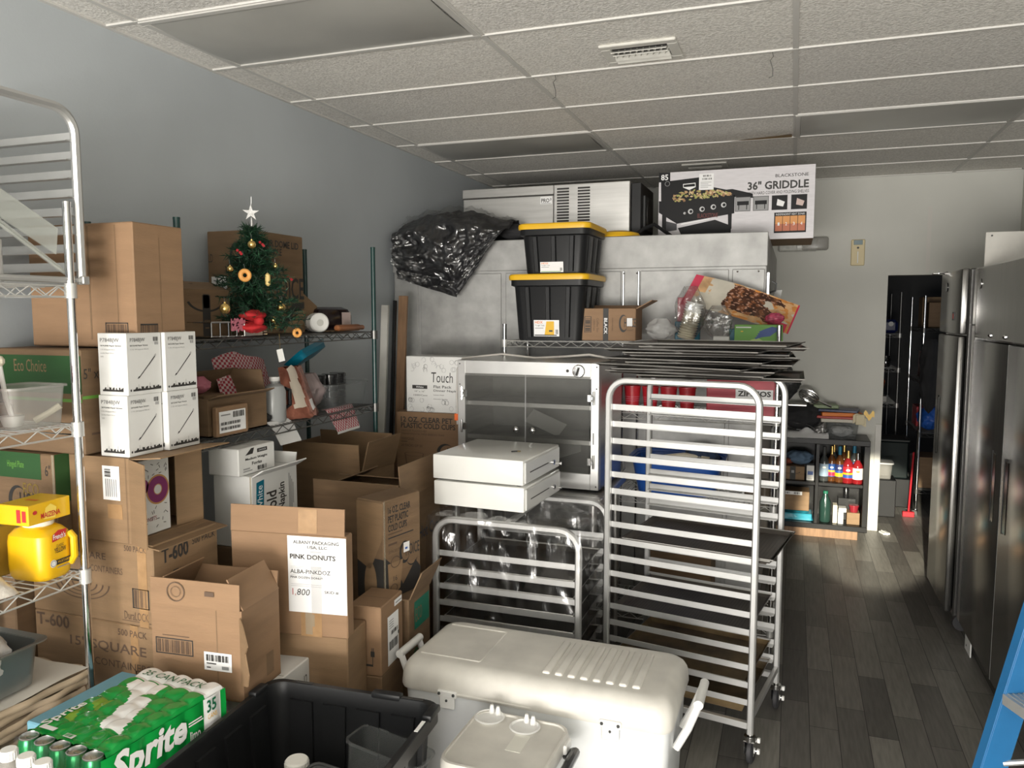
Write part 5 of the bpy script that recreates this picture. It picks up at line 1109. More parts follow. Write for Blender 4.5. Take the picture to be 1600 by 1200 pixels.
def hotel_pan():
    t = M(); P = [(roundrect(.19, .27, .03), 0.0), (roundrect(.21, .30, .03), .13), (roundrect(.25, .34, .03), .135), (roundrect(.25, .34, .03), .130), (roundrect(.206, .296, .03), .128), (roundrect(.186, .266, .03), .004)]
    k = len(P[0][0]); vs = [(a, c, z) for q, z in P for a, c in q]
    t._faces(vs, [(i * k + j, i * k + (j + 1) % k, (i + 1) * k + (j + 1) % k, (i + 1) * k + j) for i in range(len(P) - 1) for j in range(k)] + [tuple(reversed(range(k))), tuple(range((len(P) - 1) * k, len(P) * k))], mat('pan_steel', (.30, .31, .30), .35, .85, var=.1)); return t
tag(hotel_pan().obj('steel_pan', None, (-2.255, 1.55, .772)), 'deep grey steel food pan on the newspaper with white bags in it', 'pan')
def bag(name, label, loc, sx, sy, sz, m, seed=1, cat='bag', rough=.35, nu=36, nv=22, knot=True):
    t = M()
    def f(u, v):
        a = 2 * pi * u; r = sin(pi * min(1, v * .93)) ** .6 * (1 + rough * noise.noise(V((cos(a) * 2, sin(a) * 2, v * 3 + seed))) + rough * .5 * noise.noise(V((cos(a) * 6, sin(a) * 6, v * 8 + seed))))
        return (sx * r * cos(a), sy * r * sin(a), sz * (v - .0) if v < .9 else sz * (.9 + (v - .9) * (1.6 if knot else .4)))
    t.sheet(f, nu, nv, m); return tag(t.obj(name, None, loc, sharp=60), label, cat)
WBAG = mat('white_bag', (.66, .66, .66), .35, bump=.4, bscale=25)
bag('white_bag', 'crumpled white plastic bag lying in the steel pan at the left edge', (-2.235, 1.53, .7775), .085, .11, .19, WBAG, 4)
# ---------------------------------------------------------------- on the green-post shelving
ZT, ZM = 1.8035, 1.4035
def mk(b, F, S, T):
    b.choice(S, .02, .12, 1.0, .74, INK); b.text(S, 'CLEAR DOME LID', .08, .86, .9, .93, INK, bold=.02); b.text(S, 'WITH HOLE', .08, .78, .55, .85, INK, bold=.02); b.text(S, 'CON ORIFICIO', .1, .72, .5, .755, INKB); b.text(F, 'LD', .02, .70, .12, .78, INK); b.choice(F, .50, .45, 1.05, .95, INK); b.mark(S, [(.45, .02), (1, .02), (1, .32), (.75, .30)], INK); b.mark(S, [(.5, .0), (1, .0), (1, .25), (.8, .22)], CARD, .0012)
o = carton('brown carton of clear dome lids standing behind the small decorated tree', (-2.335, 3.0, ZT), .255, .39, .475, 0, CARD2, mk)
F, S = FS(.255, .39, .475); sticker(o, F, .08, .34, .42, .56, lambda s, fr, q: (s.bars(fr, *q(.3, .35), *q(.7, .7), INK, 8, .0026), s.rect(fr, *q(.15, .8), *q(.6, .85), GREY, .0026)))
fl = M(); fl.prism([(0, 0), (.10, .02), (.16, .13), (.03, .20)], .005, CARD, (V((0, 0, 0)), Y_, Z_)); tag(fl.obj('cardboard_piece', None, (-2.38, 3.405, ZT + .001)), 'loose torn piece of brown cardboard right of the dome lid carton', 'cardboard')
def mk(b, F, S, T):
    b.arc(S, .5, .86, .36, .41, 200, 340, INK, sv=.8); b.rect(S, .42, 0, .58, .9, INK); b.rect(S, .44, .62, .56, .92, INK); b.text(S, 'prime', .45, .3, .56, .38, CARD, .0016); b.rect(S, .46, .18, .54, .2, CARD, .0016)
carton('brown parcel with a curved arrow and black tape left of the small tree', (-2.29, 2.49, ZT), .22, .29, .19, 0, CARD2, mk, 'open_cardboard_box', (('R', -70, .10), ('L', 30, .1)), True)
bag('black_bag', 'black bag bulging out of the parcel with the black tape', (-2.39, 2.62, ZT + .008), .09, .13, .20, CLOTHK, 2)
tr = M(); tr.bx(-.001, .001, -.05, .03, 0, .0, CHROME); 
def tin_tray():
    t = M(); t.bx(-.08, .08, -.16, .16, 0, .006, CHROME, .002); t.tube([(-.08, -.16, .06), (.08, -.16, .06), (.08, .10, .06), (-.08, .10, .06)], .004, CHROME, 6, True)
    for a in range(6): t.cyl((.08, -.16 + a * .05, .003), (.08, -.16 + a * .05, .06), .003, CHROME, 6)
    t.bx(.082, .088, .03, .15, .0, .055, CHROME, .002)
    for k in range(5): t.bx(.082, .088, .155, .18, .004 + k * .011, .010 + k * .011, CHROME)
    return tag(t.obj('metal_caddy', None, (-2.25, 2.68, ZT)), 'shiny metal tray with a comb-like end left of the red bow', 'tray')
tin_tray(); tr.bm.free()
# decorated tree
TREE = V((-2.235, 2.87, ZT))
def tree():
    t = thing('tabletop_tree', 'small green artificial tree standing on the top shelf', 'tree', TREE)
    k = M(); k.cyl((0, 0, .0), (0, 0, .40), .011, mat('tree_trunk', (.06, .04, .02), .8), 10, .006); k.cyl((0, 0, 0), (0, 0, .008), .05, MATS['tree_trunk'], 16); k.obj('trunk', t)
    f = M(); rnd = random.Random(21); GN = [mat('needle_a', (.006, .038, .016), .6), mat('needle_b', (.012, .066, .026), .6), mat('needle_c', (.004, .022, .011), .6)]
    for i in range(230):
        q = (i + rnd.random()) / 230; z = .05 + .42 * q ** 1.0; rr = (.195 * (1 - q) ** .8 + .03) * rnd.uniform(.7, 1.12); a = i * 2.39996 + rnd.uniform(-.3, .3)
        p0 = V((0, 0, z)); dr = V((cos(a), sin(a), rnd.uniform(-.28, .22))); n = int(20 + rr * 170)
        f.cyl(p0, p0 + dr * rr, .0018, GN[2], 4)
        for j in range(n):
            s = (j + .5) / n; p = p0 + dr * rr * s; d = (V((rnd.uniform(-1, 1), rnd.uniform(-1, 1), rnd.uniform(-1, 1))).normalized() + dr * .7).normalized(); L = rnd.uniform(.020, .040); w_ = d.cross(V((rnd.uniform(-1, 1), rnd.uniform(-1, 1), rnd.uniform(-1, 1)))).normalized() * .0026
            f._faces([p - w_, p + w_, p + d * L], [(0, 1, 2)], rnd.choice(GN))
    f.obj('foliage', t)
tree()
st = M(); 
pts = []
for i in range(10): r_ = .036 if i % 2 == 0 else .013; a = pi / 2 + i * pi / 5; pts.append((r_ * cos(a), r_ * sin(a)))
SILV = mat('silver_glitter', (.6, .6, .6), .4, .8, var=.3, vscale=80)
st.prism(pts, .008, SILV, (V((0, -.004, .06)), V((.75, .66, 0)), Z_)); st.cyl((0, 0, 0), (0, 0, .04), .008, SILV, 10, .005); st.tube([(0, 0, .09), (.002, 0, .13)], .0015, SILV, 5)
tag(st.obj('tree_topper', None, TREE + V((0, 0, .47))), 'silver star on the tip of the small tree', 'star')
def hang(m, z0, L): m.tube([(0, 0, z0), (-.004, 0, z0 + L * .7)], .0006, DWIRE, 5)
def onto(y, z, x=-2.135): return V((x, y, z))
for x, y, z, r_, l in ((0, 2.739, 2.185, .017, 'gold ball ornament near the top of the small tree'), (0, 2.562, 1.919, .021, 'gold ball ornament low on the left of the small tree, above the bow'), (0, 2.923, 1.926, .021, 'large gold ball ornament at the lower right of the small tree'), (0, 2.60, 2.078, .012, 'small gold ball ornament at the left side of the small tree'), (0, 2.894, 2.104, .010, 'small gold ball ornament at the upper right of the small tree'), (0, 2.87, 1.871, .012, 'small gold ball ornament low beside the hanging white tag'), (0, 2.883, 1.842, .013, 'lowest gold ball ornament at the foot of the small tree')):
    m = M(); m.ball((0, 0, 0), r_, GOLD, 16); m.cyl((0, 0, r_ * .9), (0, 0, r_ * 1.25), r_ * .25, GOLD, 8); hang(m, r_ * 1.2, .03); tag(m.obj('ball_ornament', None, onto(y, z)), l, 'ornament', 'gold ball ornaments on the tree')
PEACH = mat('donut_icing', (.80, .38, .10), .5)
def donut(loc, r_, label, rot):
    m = M(); q = Matrix.Rotation(rot, 3, 'Z') @ Matrix.Rotation(R(90), 3, 'Y')
    n = 24; path = [V((.66 * r_ * cos(2 * pi * i / n), .66 * r_ * sin(2 * pi * i / n), 0)) for i in range(n)]; m.tube([q @ p for p in path], r_ * .36, PEACH, 12, True); hang(m, r_ * .95, .03)
    tag(m.obj('donut_ornament', None, loc), label, 'ornament')
donut(onto(2.689, 2.056), .027, 'orange donut ornament on the front of the small tree', R(-35))
donut(onto(3.026, 1.811, -2.125), .022, 'orange donut ornament hanging at the lower right of the small tree', R(-35))
m = M(); m.tube([(0, 0, -.028), (0, 0, -.02), (0, 0, .02), (0, 0, .028)], .011, mat('eclair', (.78, .58, .22), .5), 12, radii=[.003, .011, .011, .003]); hang(m, .028, .03); tag(m.obj('eclair_ornament', None, onto(2.838, 2.044)), 'yellow finger shaped ornament on the right side of the small tree', 'ornament')
for x, y, z, l in ((0, 2.661, 2.141, 'red berry cluster left of the top gold ball on the small tree'), (0, 2.806, 2.185, 'red berry cluster right of the top gold ball on the small tree'), (0, 2.998, 2.05, 'red berry cluster at the right edge of the small tree')):
    m = M(); [m.ball((.008 * cos(k * 2.1), .010 * sin(k * 2.1), .007 * (k % 3)), .006, RED, 8) for k in range(6)]; tag(m.obj('berry_cluster', None, onto(y, z)), l, 'ornament')
m = M(); m.tube([(0, 0, .0), (.002, .002, -.07)], .001, GOLD, 4); m.box((.003, .003, -.095), (.003, .028, .055), WPL, 0, Matrix.Rotation(R(-30), 3, 'Z') @ Matrix.Rotation(R(12), 3, 'X')); tag(m.obj('tree_tag', None, onto(2.90, 1.81, -2.13)), 'blank white tag hanging on a string below the small tree', 'tag')
bo = M()
for s_, sz in ((1, .055), (-1, .055)): bo.sheet(lambda u, v: (.05 * sin(pi * v) * cos(2 * pi * u) + .01, .07 * sin(pi * v) * sin(2 * pi * u) * (1 + .15 * noise.noise(V((u * 9, v * 5, s_)))), .058 + s_ * .048 * (1 - .1 * cos(6 * pi * u)) * (v * 1.05) * (1) if v < .99 else .058 + s_ * .05), 26, 10, REDF)
bo.ball((.04, .0, .06), .022, REDF, 12); bo.sheet(lambda u, v: (.01, -.05 - .09 * u, .02 + .05 * v + .02 * noise.noise(V((u * 9, v * 9, 3)))), 12, 8, PINK)
tag(bo.obj('red_bow', None, TREE + V((.06, -.10, .004))), 'big red bow at the foot of the small tree', 'bow')
# roll, black toaster, rolling pin
m = M(); q = Matrix.Rotation(R(-38), 3, 'Z') @ Matrix.Rotation(R(90), 3, 'Y'); m.lathe([(.001, .038), (.014, .038), (.014, .042), (.042, .042), (.048, .036), (.048, -.03), (.001, -.03)], (0, 0, .049), WPL, 28, q); m.lathe([(.012, .0425), (.017, .046), (.001, .047)], (0, 0, .049), mat('grey_hub', (.55, .55, .52), .4), 20, q)
tag(m.obj('ribbon_roll', None, (-2.24, 3.36, ZT)), 'white ribbon spool standing on edge right of the small tree', 'roll')
m = M(); m.lathe([(.001, 0.04), (.04, .04), (.043, .03), (.043, 0), (.001, 0)], (0, 0, .045), TUB, 20, q); tag(m.obj('tape_roll', None, (-2.33, 3.44, ZT + .0)), 'cloudy plastic roll standing behind the white ribbon spool', 'roll')
m = M(); P = [(roundrect(.17, .27, .05), 0), (roundrect(.175, .275, .05), .02), (roundrect(.17, .27, .055), .085), (roundrect(.15, .24, .055), .115), (roundrect(.10, .18, .04), .128)]; k = len(P[0][0]); m._faces([(a, c, z) for qq, z in P for a, c in qq], [(i * k + j, i * k + (j + 1) % k, (i + 1) * k + (j + 1) % k, (i + 1) * k + j) for i in range(4) for j in range(k)] + [tuple(reversed(range(k))), tuple(range(4 * k, 5 * k))], mat('burgundy_black', (.018, .010, .012), .15)); m.rect((V((.086, -.13, 0)), Y_, Z_), .15, .03, .22, .10, mat('pink_glossy_label', (.50, .40, .38), .15), .004)
tag(m.obj('toaster', None, (-2.38, 3.66, ZT), R(-10)), 'glossy black rounded appliance at the right end of the top shelf', 'appliance')
m = M(); m.tube([(0, -.16, .0), (0, -.15, .0), (0, .07, .0), (0, .08, 0), (0, .12, 0), (0, .13, 0)], .018, mat('rolling_pin_wood', (.34, .13, .05), .4), 12, radii=[.010, .017, .018, .012, .013, .006]); tag(m.obj('rolling_pin', None, (-2.215, 3.64, ZT + .019), R(2)), 'reddish wooden rolling pin in front of the black appliance', 'rolling pin')
m = M(); m.sheet(lambda u, v: (-.06 + .12 * u, -.07 + .14 * v, .003 + .008 * abs(noise.noise(V((u * 4, v * 4, 0))))), 8, 8, mat('tan_wrap', (.42, .28, .14), .5)); tag(m.obj('wrapper', None, (-2.25, 3.49, ZT)), 'tan wrapper lying flat between the ribbon spool and the rolling pin', 'wrapper')
# middle shelf
CHK = bpy.data.materials.new('red_checker_paper'); CHK.use_nodes = True
nt = CHK.node_tree; tcn = nt.nodes.new('ShaderNodeTexCoord'); ck = nt.nodes.new('ShaderNodeTexChecker'); ck.inputs['Scale'].default_value = 85; ck.inputs['Color1'].default_value = (.36, .03, .05, 1); ck.inputs['Color2'].default_value = (.62, .50, .50, 1)
mpn = nt.nodes.new('ShaderNodeMapping'); mpn.inputs['Rotation'].default_value = (R(3), R(4), R(5)); mpn.inputs['Location'].default_value = (.006, .003, .003); mpn.inputs['Scale'].default_value = (.02, 1, 1)
nt.links.new(tcn.outputs['Object'], mpn.inputs[0]); nt.links.new(mpn.outputs[0], ck.inputs[0]); nt.links.new(ck.outputs[0], nt.nodes['Principled BSDF'].inputs['Base Color'])
m = M(); m.sheet(lambda u, v: (-.06 * u + .025 * sin(pi * v), .36 * v, (.24 * (1 - .35 * abs(v - .35))) * u + .006 * sin(9 * v)), 10, 22, CHK); tag(m.obj('checkered_paper', None, (-2.34, 2.78, ZM + .085), R(0)), 'red and white checkered paper stack standing on edge behind the foil bag', 'paper')
m = M(); m.bx(-.06, .05, 0, .32, 0, .084, CARD2, .003); tag(m.obj('cardboard_box', None, (-2.36, 2.80, ZM)), 'low brown carton hidden under the standing checkered paper', 'box')
m = M(); m.sheet(lambda u, v: (-.05 * (1 - u) + .03 * u, .02 * u + (.30 - .06 * u) * v, .0 if u < .3 else -.11 * ((u - .3) / .7) ** 1.0 + .10 * v * 0), 14, 14, CHK); m.sheet(lambda u, v: (.031, .02 * 1 + (.24) * v, -.11 - .012 * u), 1, 14, WPL)
tag(m.obj('checkered_paper', None, (-2.165, 3.34, ZM + .012), R(4)), 'red and white checkered paper hanging over the edge of the middle shelf', 'paper')
carton('torn open brown carton with a large address sticker on the middle shelf', (-2.185, 2.50, ZM), .24, .37, .155, 0, CARD2, None, 'open_cardboard_box', (('R', 70, .05), ('B', -12, .10), ('L', -40, .13)), True)
o = carton('small brown parcel with a white barcode sticker inside the torn open carton', (-2.145, 2.505, ZM + .003), .025, .19, .12, 0, CARD3, None, 'parcel')
F, S = FS(.025, .19, .12); sticker(o, S, .06, .12, .90, .84, lambda s, fr, q: (s.bars(fr, *q(.05, .36), *q(.8, .5), INK, 26, .0026), s.bars(fr, *q(.05, .12), *q(.8, .26), INK, 26, .0026), s.bars(fr, *q(.5, .66), *q(.95, .94), INK, 18, .0026), s.rect(fr, *q(.05, .8), *q(.4, .86), GREY, .0026)))
m = M(); m.lathe([(.05, 0), (.055, .01), (.055, .14), (.045, .165), (.02, .178), (.02, .19)], (0, 0, 0), mat('milky_jug', (.34, .35, .35), .3), 22, None, .85, 1.0); m.lathe([(.023, .188), (.024, .19), (.024, .207), (.001, .209)], (0, 0, 0), WPL, 20); m.tube([(.02, .05, .15), (.02, .085, .14), (.02, .085, .07), (.02, .05, .06)], .009, BLACK, 8)
tag(m.obj('plastic_jug', None, (-2.225, 2.985, ZM)), 'milky white capped jug with a dark handle on the middle shelf', 'jug')
m = M(); FO = mat('copper_foil', (.40, .15, .10), .22, .7, var=.3, vscale=12, bump=.8, bscale=14)
m.sheet(lambda u, v: (.05 * sin(pi * u) * (1 - .6 * v) - .03 * v, .26 * (u - .5) * (1 - .3 * v) - .06 * v, .245 * v + .012 * noise.noise(V((u * 6, v * 6, 2)))), 24, 24, FO, lambda u, v: mat('bag_label_tan', (.52, .46, .38), .4) if abs(u - .30 - .1 * v) < .14 and v > .2 else (PAPER if .62 < u < .85 and .12 < v < .34 else FO)); m.sheet(lambda u, v: (-.05 * sin(pi * u) * (1 - .6 * v) - .03 * v, .26 * (u - .5) * (1 - .3 * v) - .06 * v, .245 * v), 12, 12, FO)
tag(m.obj('foil_bag', None, (-2.215, 3.19, ZM)), 'copper foil coffee bag with a tan label slumped on the middle shelf', 'bag')
m = M(); m.sheet(lambda u, v: (.07 * cos(2 * pi * u) * (.4 + .6 * sin(pi * (v * .9 + .05))), .08 * sin(2 * pi * u) * (.4 + .6 * sin(pi * (v * .9 + .05))) * (1 + .15 * noise.noise(V((u * 5, v * 4, 6)))), .16 * v), 22, 10, mat('maroon_foil', (.12, .02, .03), .3, .3, bump=.5, bscale=20)); tag(m.obj('snack_bag', None, (-2.33, 2.96, ZM + .001)), 'dark maroon foil bag behind the milky jug', 'bag')
m = M(); P = [(roundrect(.10, .28, .02), 0), (roundrect(.12, .31, .02), .04), (roundrect(.13, .32, .02), .042), (roundrect(.095, .27, .02), .004)]; k = len(P[0][0]); m._faces([(a, c, z) for qq, z in P for a, c in qq], [(i * k + j, i * k + (j + 1) % k, (i + 1) * k + (j + 1) % k, (i + 1) * k + j) for i in range(3) for j in range(k)] + [tuple(reversed(range(k))), tuple(range(3 * k, 4 * k))], TEAL)
o = tag(m.obj('blue_tray', None, (-2.33, 3.42, ZM + .27)), 'teal blue plastic tray tilted on top of the clear bag on the middle shelf', 'tray'); o.rotation_euler = (R(12), R(-38), R(4))
bag('clear_bag', 'clear plastic bag of reddish things in front of the clear tub on the middle shelf', (-2.32, 3.38, ZM + .001), .075, .11, .18, mat('reddish_clear_bag', (.45, .36, .36), .15, alpha=.65, bump=.7, bscale=20), 9)
clear_bin('clear_tub', 'long clear plastic tub at the right end of the middle shelf', (-2.285, 3.58, ZM), 0, .20, .34, .13, SHADE, 'tub')
for i, (x, y, l) in enumerate(((-2.34, 3.50, 'black round tin at the left inside the clear tub'), (-2.33, 3.60, 'black round tin at the middle inside the clear tub'), (-2.34, 3.69, 'black round tin at the right inside the clear tub'))):
    m = M(); m.lathe([(.042, 0), (.043, .15), (.046, .152), (.046, .165), (.040, .17), (.001, .17)], (0, 0, 0), BLACKG, 20)
    for k in range(3): m.lathe([(.0445, .04 + .035 * k), (.0445, .046 + .035 * k)], (0, 0, 0), DGREY, 20)
    tag(m.obj('black_tin', None, (x, y, ZM + .003)), l, 'tin', 'black tins in the clear tub')
m = M(); m.sheet(lambda u, v: (-.08 * (1 - u) if u < .5 else -.04 + .045 * (u - .5) * 2, .16 * v + .03 * (u if u > .5 else 0), (.004 + .02 * noise.noise(V((u * 5, v * 5, 3))) ** 2) if u < .5 else .0 - .10 * (u - .5) * 2), 14, 10, CLOTHW); tag(m.obj('white_cloth', None, (-2.15, 2.88, ZM + .006)), 'white cloth hanging over the edge of the middle shelf below the jug', 'cloth')
bag('black_cloth', 'small black cloth bundle on the middle shelf behind the white cloth', (-2.235, 2.905, ZM + .001), .04, .03, .05, CLOTHK, 5)
bag('pink_bag', 'small pink plastic bag at the left end of the middle shelf', (-2.33, 2.62, ZM + .16), .04, .05, .07, PINK, 6)
m = M(); m.bx(-.05, .05, -.06, .06, 0, .155, CARD2, .003); tag(m.obj('small_box', None, (-2.30, 2.62, ZM + .0065)), 'brown inner carton inside the torn open carton, under the pink bag', 'box')
# ---------------------------------------------------------------- black tarp in clear wrap over the walk-in edge
def tarp(m, seed, name, label, cat, off, amp):
    t = M(); x0, x1 = -2.575, -1.76
    def lin(u, pts):
        for (a, p), (b, q) in zip(pts, pts[1:]):
            if u <= b: return p + (q - p) * (u - a) / (b - a)
        return pts[-1][1]
    def f(u, v):
        x = x0 + (x1 - x0) * u
        P = V((u * 3.2, v * 3.6, seed)); r1 = 1 - abs(noise.noise(P + V((0, v * 2.5, 0)))) * 2.2; r2 = 1 - abs(noise.noise(P * 2.4 + V((4, 2, 1)))) * 2.2; r3 = noise.noise(P * 6); r4 = 1 - abs(noise.noise(P * 5 + V((9, 1, 3)))) * 2.4
        fold = amp * (.030 * r1 + .016 * r2 + .008 * r3 + .010 * r4)
        if v < .42:
            q = v / .42; z = 2.378 + .012 + (.07 + .075 * sin(pi * min(1, u * 1.15)) ** .8) * sin(pi * min(.80, q * .8)) ** .7 + max(0, fold + .02) * sin(pi * min(1, q * 1.0 + .02)) ; y = 5.15 - q * .29
            if q > .85: y -= max(0, fold) * .6
            return (x, y - off, z + off)
        h = (v - .42) / .58; zb = lin(u, [(0, 2.13), (.60, 2.0), (1, 2.33)]); xb = lin(u, [(0, -2.53), (.60, -2.10), (1, -1.86)])
        xt = x; zt = 2.378 + .012 + (.07 + .075 * sin(pi * min(1, u * 1.15)) ** .8) * sin(pi * .8) ** .7
        x = xt + (xb - xt) * h; z = zt + (zb - zt) * h ** .85; y = 4.852 - .02 - .055 * sin(pi * min(1, h * 1.25)) ** .8 * (h < .8) - (0.02 if h >= .8 else 0) - max(0, fold + .012)
        return (x, y - off, z)
    t.sheet(f, 90, 90, m); tag(t.obj(name, None, sharp=180), label, cat)
tarp(mat('black_tarp', (.018, .018, .02), .35, bump=.5, bscale=40), 3.0, 'black_tarp', 'crumpled black tarp draped over the left top edge of the walk-in cooler', 'tarp', 0, 1)
tarp(mat('tarp_wrap', (.85, .85, .85), .16, 1.0, alpha=.10, bump=1.0, bscale=9), 3.15, 'clear_wrap', 'crinkled clear plastic wrap around the draped black tarp', 'plastic wrap', .014, 1.35)
bag('black_bag', 'small black and clear bundle on the walk-in roof right of the tarp', (-1.79, 5.02, 2.3755), .09, .07, .11, CLOTHK, 8)
# ---------------------------------------------------------------- on the wire shelf in front of the walk-in
ZS = 1.741
def mk(b, F, S, T):
    b.rect(F, .40, 0, .50, 1, INK); b.text(F, 'BLACK', .42, .2, .48, .70, PAPER, .0014, .02, -90); b.choice(F, .70, .15, 1.0, .9, INK); b.rect(F, .84, .45, .94, .70, PAPER, .002); b.outline(F, .05, .25, .18, .75, .012, INK); b.bars(F, .07, .28, .16, .72, INK, 8, vert=True); b.text(F, 'Coffee Stir', .28, .25, .32, .7, INKB, .0014, 0, -90); b.text(F, '1000/Case', .22, .3, .25, .65, INKB, .0014, 0, -90); b.text(F, 'Individually', .56, .3, .59, .7, INKB, .0014, 0, -90)
carton('small brown carton with a black band reading black on the wire shelf', (-.845, 4.43, ZS), .315, .20, .185, 0, CARD3, mk, 'cardboard_box', (('R', 62, .10), ('B', 70, .04)))
m = M(); q = None
for k in range(15): m.lathe([(.040, .014 * k), (.049, .014 * k + .008), (.051, .014 * k + .010), (.051, .014 * k + .013), (.030, .014 * k + .0135)], (0, 0, 0), CREAM if k < 11 else WPL, 18)
cs = m.obj('cup_stack'); cs.location = (-.575, 4.50, ZS + .012); cs.rotation_euler = (0, R(14), 0); tag(cs, 'stack of pale lids and cups inside a clear sleeve right of the brown carton', 'cups')
bag('clear_bag', 'large clear plastic bag around the stacked cups on the wire shelf', (-.55, 4.50, ZS + .001), .085, .065, .29, FILM2, 12, nu=60, nv=44, rough=.25)
bag('white_bag', 'crumpled clear and white bag between the brown carton and the stacked cups', (-.72, 4.56, ZS), .085, .06, .12, mat('frosty_bag', (.75, .75, .74), .25, alpha=.55, bump=.6), 14)
bag('clear_bag', 'puffy clear bag hanging right of the stacked cups against the food poster', (-.40, 4.56, ZS), .08, .045, .19, FILM2, 15, nu=48, nv=36)
def poster():
    m = M(); P4 = [(-.535, 4.62, 2.12), (.03, 4.74, 1.95), (-.03, 4.66, 1.79), (-.62, 4.55, 1.95)]
    A = mat('food_dark', (.07, .025, .012), .3, var=.7, vscale=22); Bm = mat('food_tan', (.55, .33, .16), .3, var=.5, vscale=12); Cc = mat('food_grey', (.48, .45, .38), .3, var=.2); Dd = mat('magenta_border', (.45, .02, .06), .35); E1 = mat('food_brown', (.20, .075, .03), .3, var=.4, vscale=20); E2 = mat('food_rose', (.42, .24, .17), .3); E3 = mat('food_orange', (.55, .22, .05), .3, var=.3)
    def f(u, v):
        a = V(P4[0]).lerp(V(P4[1]), u); b = V(P4[3]).lerp(V(P4[2]), u); p = a.lerp(b, v); return (p.x, p.y + .02 * sin(5 * u + 2 * v), p.z + .012 * sin(4 * u))
    def mf(u, v):
        n = noise.noise(V((u * 5, v * 4, 2))); 
        if u < .08 or (u > .8 and v > .72 and u < .96) or u > .985: return Dd
        if u < .16 and v < .5: return Bm
        n2 = noise.noise(V((u * 16, v * 11, 7))); n3 = noise.noise(V((u * 34, v * 22, 1)))
        if u < .36 + .05 * n: return Cc if u > .2 or n2 < .2 else Bm
        if u < .80 + .14 * n + .05 * n2 and .04 + .04 * n2 < v < .86 - .15 * n:
            return (A if n2 < .12 else E1) if n3 < .30 else E2
        return (Bm if n2 < .1 else E3) if n > -.3 else Cc
    m.sheet(f, 130, 70, Cc, mf); tag(m.obj('food_poster', sharp=180), 'glossy printed food sign with brown meat leaning at the right end of the wire shelf', 'sign')
poster()
m = M(); m.sheet(lambda u, v: (-.02 + .04 * u, -.01, .13 * v), 2, 4, MATS['magenta_border']); m.sheet(lambda u, v: (.01 + .08 * u, 0.005 * sin(6 * u), .11 + .03 * v - .02 * u), 6, 3, MATS['magenta_border']); m.bx(-.03, .08, -.012, .0, .0, .14, MATS['magenta_border'], .004); tag(m.obj('red_card', None, (-.61, 4.64, 1.85)), 'red cornered card sticking up behind the stacked cups', 'card')
m = M(); m.bx(-.05, .09, -.03, .03, 0, .108, TEAL, .003); tag(m.obj('teal_box', None, (-.60, 4.64, ZS)), 'teal carton behind the stacked cups that carries the red card', 'box')
def mk(b, F, S, T):
    BL = mat('glove_blue', (.02, .06, .25), .4); b.rect(F, .03, .82, .35, .88, PAPER); b.arc(F, .16, .62, 0, .03, 0, 360, YEL, .001); 
    for k in range(4): b.mark(F, [(.42 + k * .03, .25 + .12 * k), (.45 + k * .03, .18 + .12 * k), (.70, .42 + .1 * k), (.70, .52 + .1 * k)], BL, .0012)
    b.mark(F, [(.58, .3), (.74, .35), (.95, .78), (.78, .9), (.58, .7)], BL, .0014); b.mark(F, [(.3, .05), (.6, .1), (.5, .25), (.36, .15)], mat('pale_green_print', (.40, .55, .18), .5), .001)
carton('lime green glove box with a picture of blue gloves under the food sign', (-.055, 4.45, ZS), .25, .11, .095, 0, GREENL, mk, 'glove_box', seam=False, bev=.002)
carton('teal glove box half hidden behind the lime green one', (-.02 - .06, 4.565, ZS), .26, .10, .07, 0, TEAL, None, 'glove_box', seam=False, bev=.002)
carton('small white carton left of the lime green glove box', (-.33, 4.43, ZS), .085, .06, .03, 0, WCARD, None, 'white_box', seam=False, bev=.002)
bag('candy_bag', 'small crumpled red and pink wrapper at the right end of the wire shelf', (-.10, 4.54, ZS + .0955 + .0), .05, .03, .06, mat('pink_candy_wrap', (.45, .06, .12), .3, var=.6, vscale=40), 17)
# second level: red boxes and cups
Z2 = 1.339; REDC = mat('red_carton', (.40, .015, .035), .45, var=.15)
def mk(b, F, S, T): b.rect(F, .42, .46, .95, .74, PAPER, .0012); b.text(F, 'ZIPS-JOS', .45, .50, .92, .70, INK, .002, .03); b.rect(F, .78, .30, .88, .42, PINK)
carton('red carton with a white lettered strip on the second level of the back wire shelf', (-.075, 4.44, Z2), .37, .30, .195, 0, REDC, mk, 'red_box', seam=False)
for i in range(5):
    m = M(); m.lathe([(.036, 0), (.048, .13), (.051, .133), (.051, .138), (.046, .138), (.035, .004), (.001, .004)], (0, 0, 0), RED, 20)
    for k in range(3): m.lathe([(.0415 + k * .001, .05 + k * .012), (.0425 + k * .001, .053 + k * .012)], (0, 0, 0), PINK, 20)
    tag(m.obj('red_cup', None, (-.98 + i * .105, 4.52, Z2 + .001)), f'red plastic cup, {["leftmost", "second from the left", "middle one", "second from the right", "rightmost"][i]} of the row on the back wire shelf', 'cup', 'red cups behind the rack')
carton('dark red carton at the left end of the second level of the back wire shelf', (-1.06, 4.46, Z2), .22, .26, .19, 0, REDC, None, 'red_box', seam=False)
Z3 = .854
